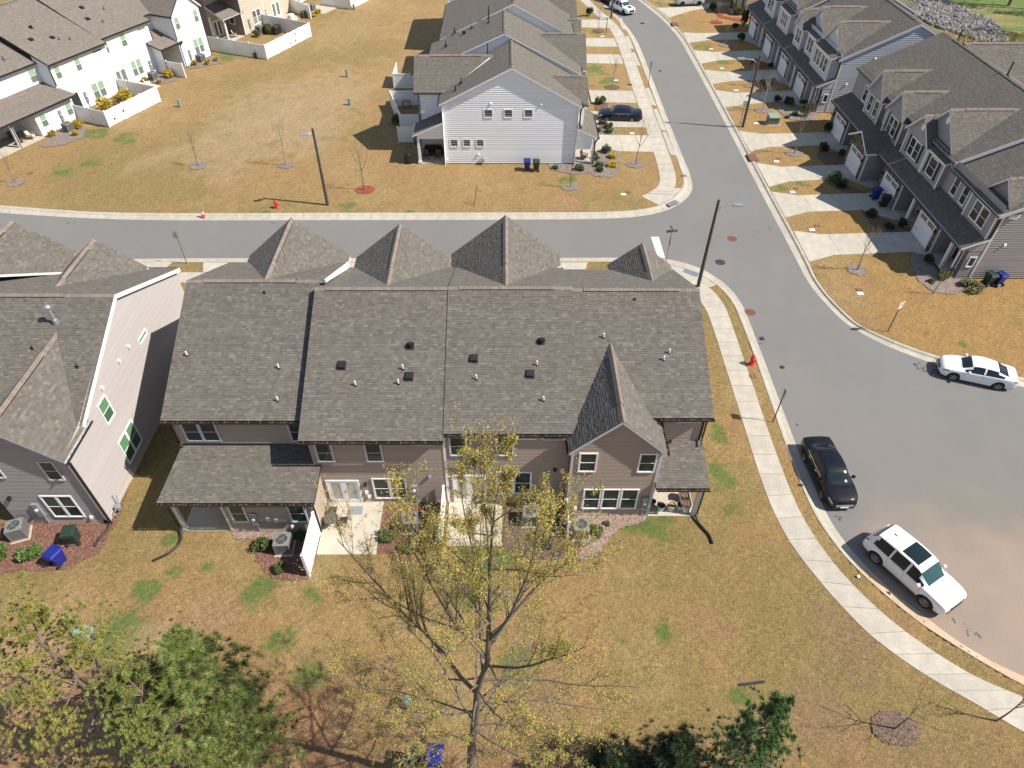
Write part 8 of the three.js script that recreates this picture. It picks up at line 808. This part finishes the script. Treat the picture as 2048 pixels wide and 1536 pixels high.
// white low coupe-like sedan
makeCar('parked_sedan', 'white sedan with dark sloping rear window parked at the right curb', 'car', 31.97, -33.75, 2.79, { L: 4.63, W: 1.80, wb: 2.70, r: .335, front: 1.42, paint: whiteP, spokes: 5, rim: rimBeige,
  roof: [[-2.31, .86], [-2.24, .98], [-2.1, 1.02], [-1.72, 1.05], [-1.0, 1.31], [-.45, 1.40], [.05, 1.43], [.36, 1.40], [.58, 1.33], [1.12, 1.03], [1.6, .97], [2.05, .86], [2.22, .76], [2.31, .62]], belt: [[-2.31, .78], [-2.2, .95], [-1.6, .99], [-.6, .97], [.6, .93], [1.1, .92], [1.6, .86], [2.1, .74], [2.31, .56]], width: [[-2.31, .76], [-2.2, .87], [-1.8, .96], [-1, 1], [1.3, 1], [1.8, .95], [2.1, .86], [2.24, .76], [2.31, .64]], roofW: [[-1.7, .58], [-1, .62], [-.3, .67], [.5, .66], [1.2, .6]], bottom: [[-2.31, .36], [-2, .28], [-1, .21], [1, .21], [2, .25], [2.31, .32]],
  glass: { w0: .60, w1: 1.09, r0: -1.66, r1: -1.02, s0: -1.42, s1: .95, sl0: .4, sl1: .4, pillars: [-.2] }, extra: c => { const { o, patch } = c; patch('headlight', trimB, 1.82, 2.16, 4.2, 5.0, .008, 5); patch('tail_light', lampR, -2.3, -2.02, 4.0, 4.9, .008, 4); seams(c, [-1.1, -.2, .92], 1, 5.6); handles(c, [-.9, .1], whiteP); mirrors(o, .72, .95, .86, whiteP); patch('window_trim', trimB, -1.4, .95, 6.0, 6.12, .005, 12); const g = mb(); g.rbox(2.29, 2.34, .46, .66, -.42, .42, .03); g.build('grille', trimB, o); const b = mb(); for (const s of [1, -1]) b.rbox(2.27, 2.33, .26, .4, Math.min(s * .4, s * .72), Math.max(s * .4, s * .72), .02); b.build('bumper_intake', trimB, o); const w = mb(); w.tube([[1.1, 1.06, -.5], [1.04, 1.09, .1]], .011, 5); w.build('wiper', trimB, o); } });
// cars at the top of the street
const crossShape = (paint, ex) => suvShape(paint, { L: 4.5, W: 1.82, wb: 2.67, front: 1.34, r: .35, spokes: 5, rim: trimB, roof: [[-2.25, .92], [-2.18, 1.08], [-2.05, 1.2], [-1.7, 1.55], [-1.2, 1.60], [-.3, 1.62], [.2, 1.6], [.46, 1.54], [1.1, 1.12], [1.5, 1.08], [1.95, 1.0], [2.15, .9], [2.25, .74]], belt: [[-2.25, .84], [-2.1, 1.08], [-1.4, 1.06], [0, 1.02], [1, 1.02], [1.5, .98], [2, .9], [2.25, .68]], width: [[-2.25, .82], [-2.1, .92], [-1.7, .98], [-1, 1], [1.3, 1], [1.8, .96], [2.05, .9], [2.18, .82], [2.25, .72]], bottom: [[-2.25, .4], [-2, .34], [-1, .26], [1, .26], [2, .32], [2.25, .4]], glass: { w0: .50, w1: 1.07, r0: -2.02, r1: -1.72, s0: -1.62, s1: .92, sl0: .12, sl1: .34, pillars: [-.8, .0] }, ...ex });
makeCar('parked_crossover', 'white crossover car with dark hood panel parked at the far curb', 'car', 18.14,-115.29, -1.02, crossShape(whiteP, { extra: c => { const { o, patch } = c; patch('hood_panel', trimB, 1.3, 1.95, 9.6, 11, .006, 4); patch('headlight', lampW, 1.95, 2.18, 4.4, 5.4, .008, 4); seams(c, [-.8, 0, .9], 1, 5.6); patch('sill_trim', trimB, -2.1, 2.1, .2, 1.4, .008, 12); mirrors(o, .75, 1.05, .9, trimB); const g = mb(); g.rbox(2.23, 2.28, .5, .78, -.5, .5, .03); g.build('grille', trimB, o); for (const s of [1, -1]) { const rk = mb(); rk.tube([[-1.5, 1.67, s * .58], [.2, 1.68, s * .58]], .03, 6); rk.build('roof_rail', trimB, o); } const x = mb(); for (const k of [-1, -.1]) x.box(k - .04, k + .04, 1.68, 1.72, -.6, .6); x.build('roof_bar', trimB, o); } }));
makeCar('parked_suv', 'dark blue car parked behind the white crossover at the far curb', 'car', 16.95,-119.7, -.95, crossShape(navyP, { extra: c => { const { o, patch } = c; patch('headlight', lampW, 1.95, 2.18, 4.4, 5.4, .008, 4); mirrors(o, .75, 1.05, .9, navyP); const g = mb(); g.rbox(2.23, 2.28, .5, .78, -.5, .5, .03); g.build('grille', trimB, o); } }));
makeCar('parked_suv', 'silver grey car parked on the far driveway at the top edge', 'car', 28.96,-118.38, .12, crossShape(silverP, { extra: c => { const { o, patch } = c; patch('tail_light', lampR, -2.24, -2.05, 4.4, 5.6, .008, 4); seams(c, [-.8, 0, .9], 1, 5.6); patch('sill_trim', trimB, -2.1, 2.1, .2, 1.2, .008, 12); mirrors(o, .75, 1.05, .9, trimB); } }), .02);
scene.traverse(o => { if (o.isMesh && o.name !== 'sky') { o.castShadow = true; o.receiveShadow = true; } });
camera.near = .5; camera.far = 4000; camera.updateProjectionMatrix();
renderer.render(scene, camera);
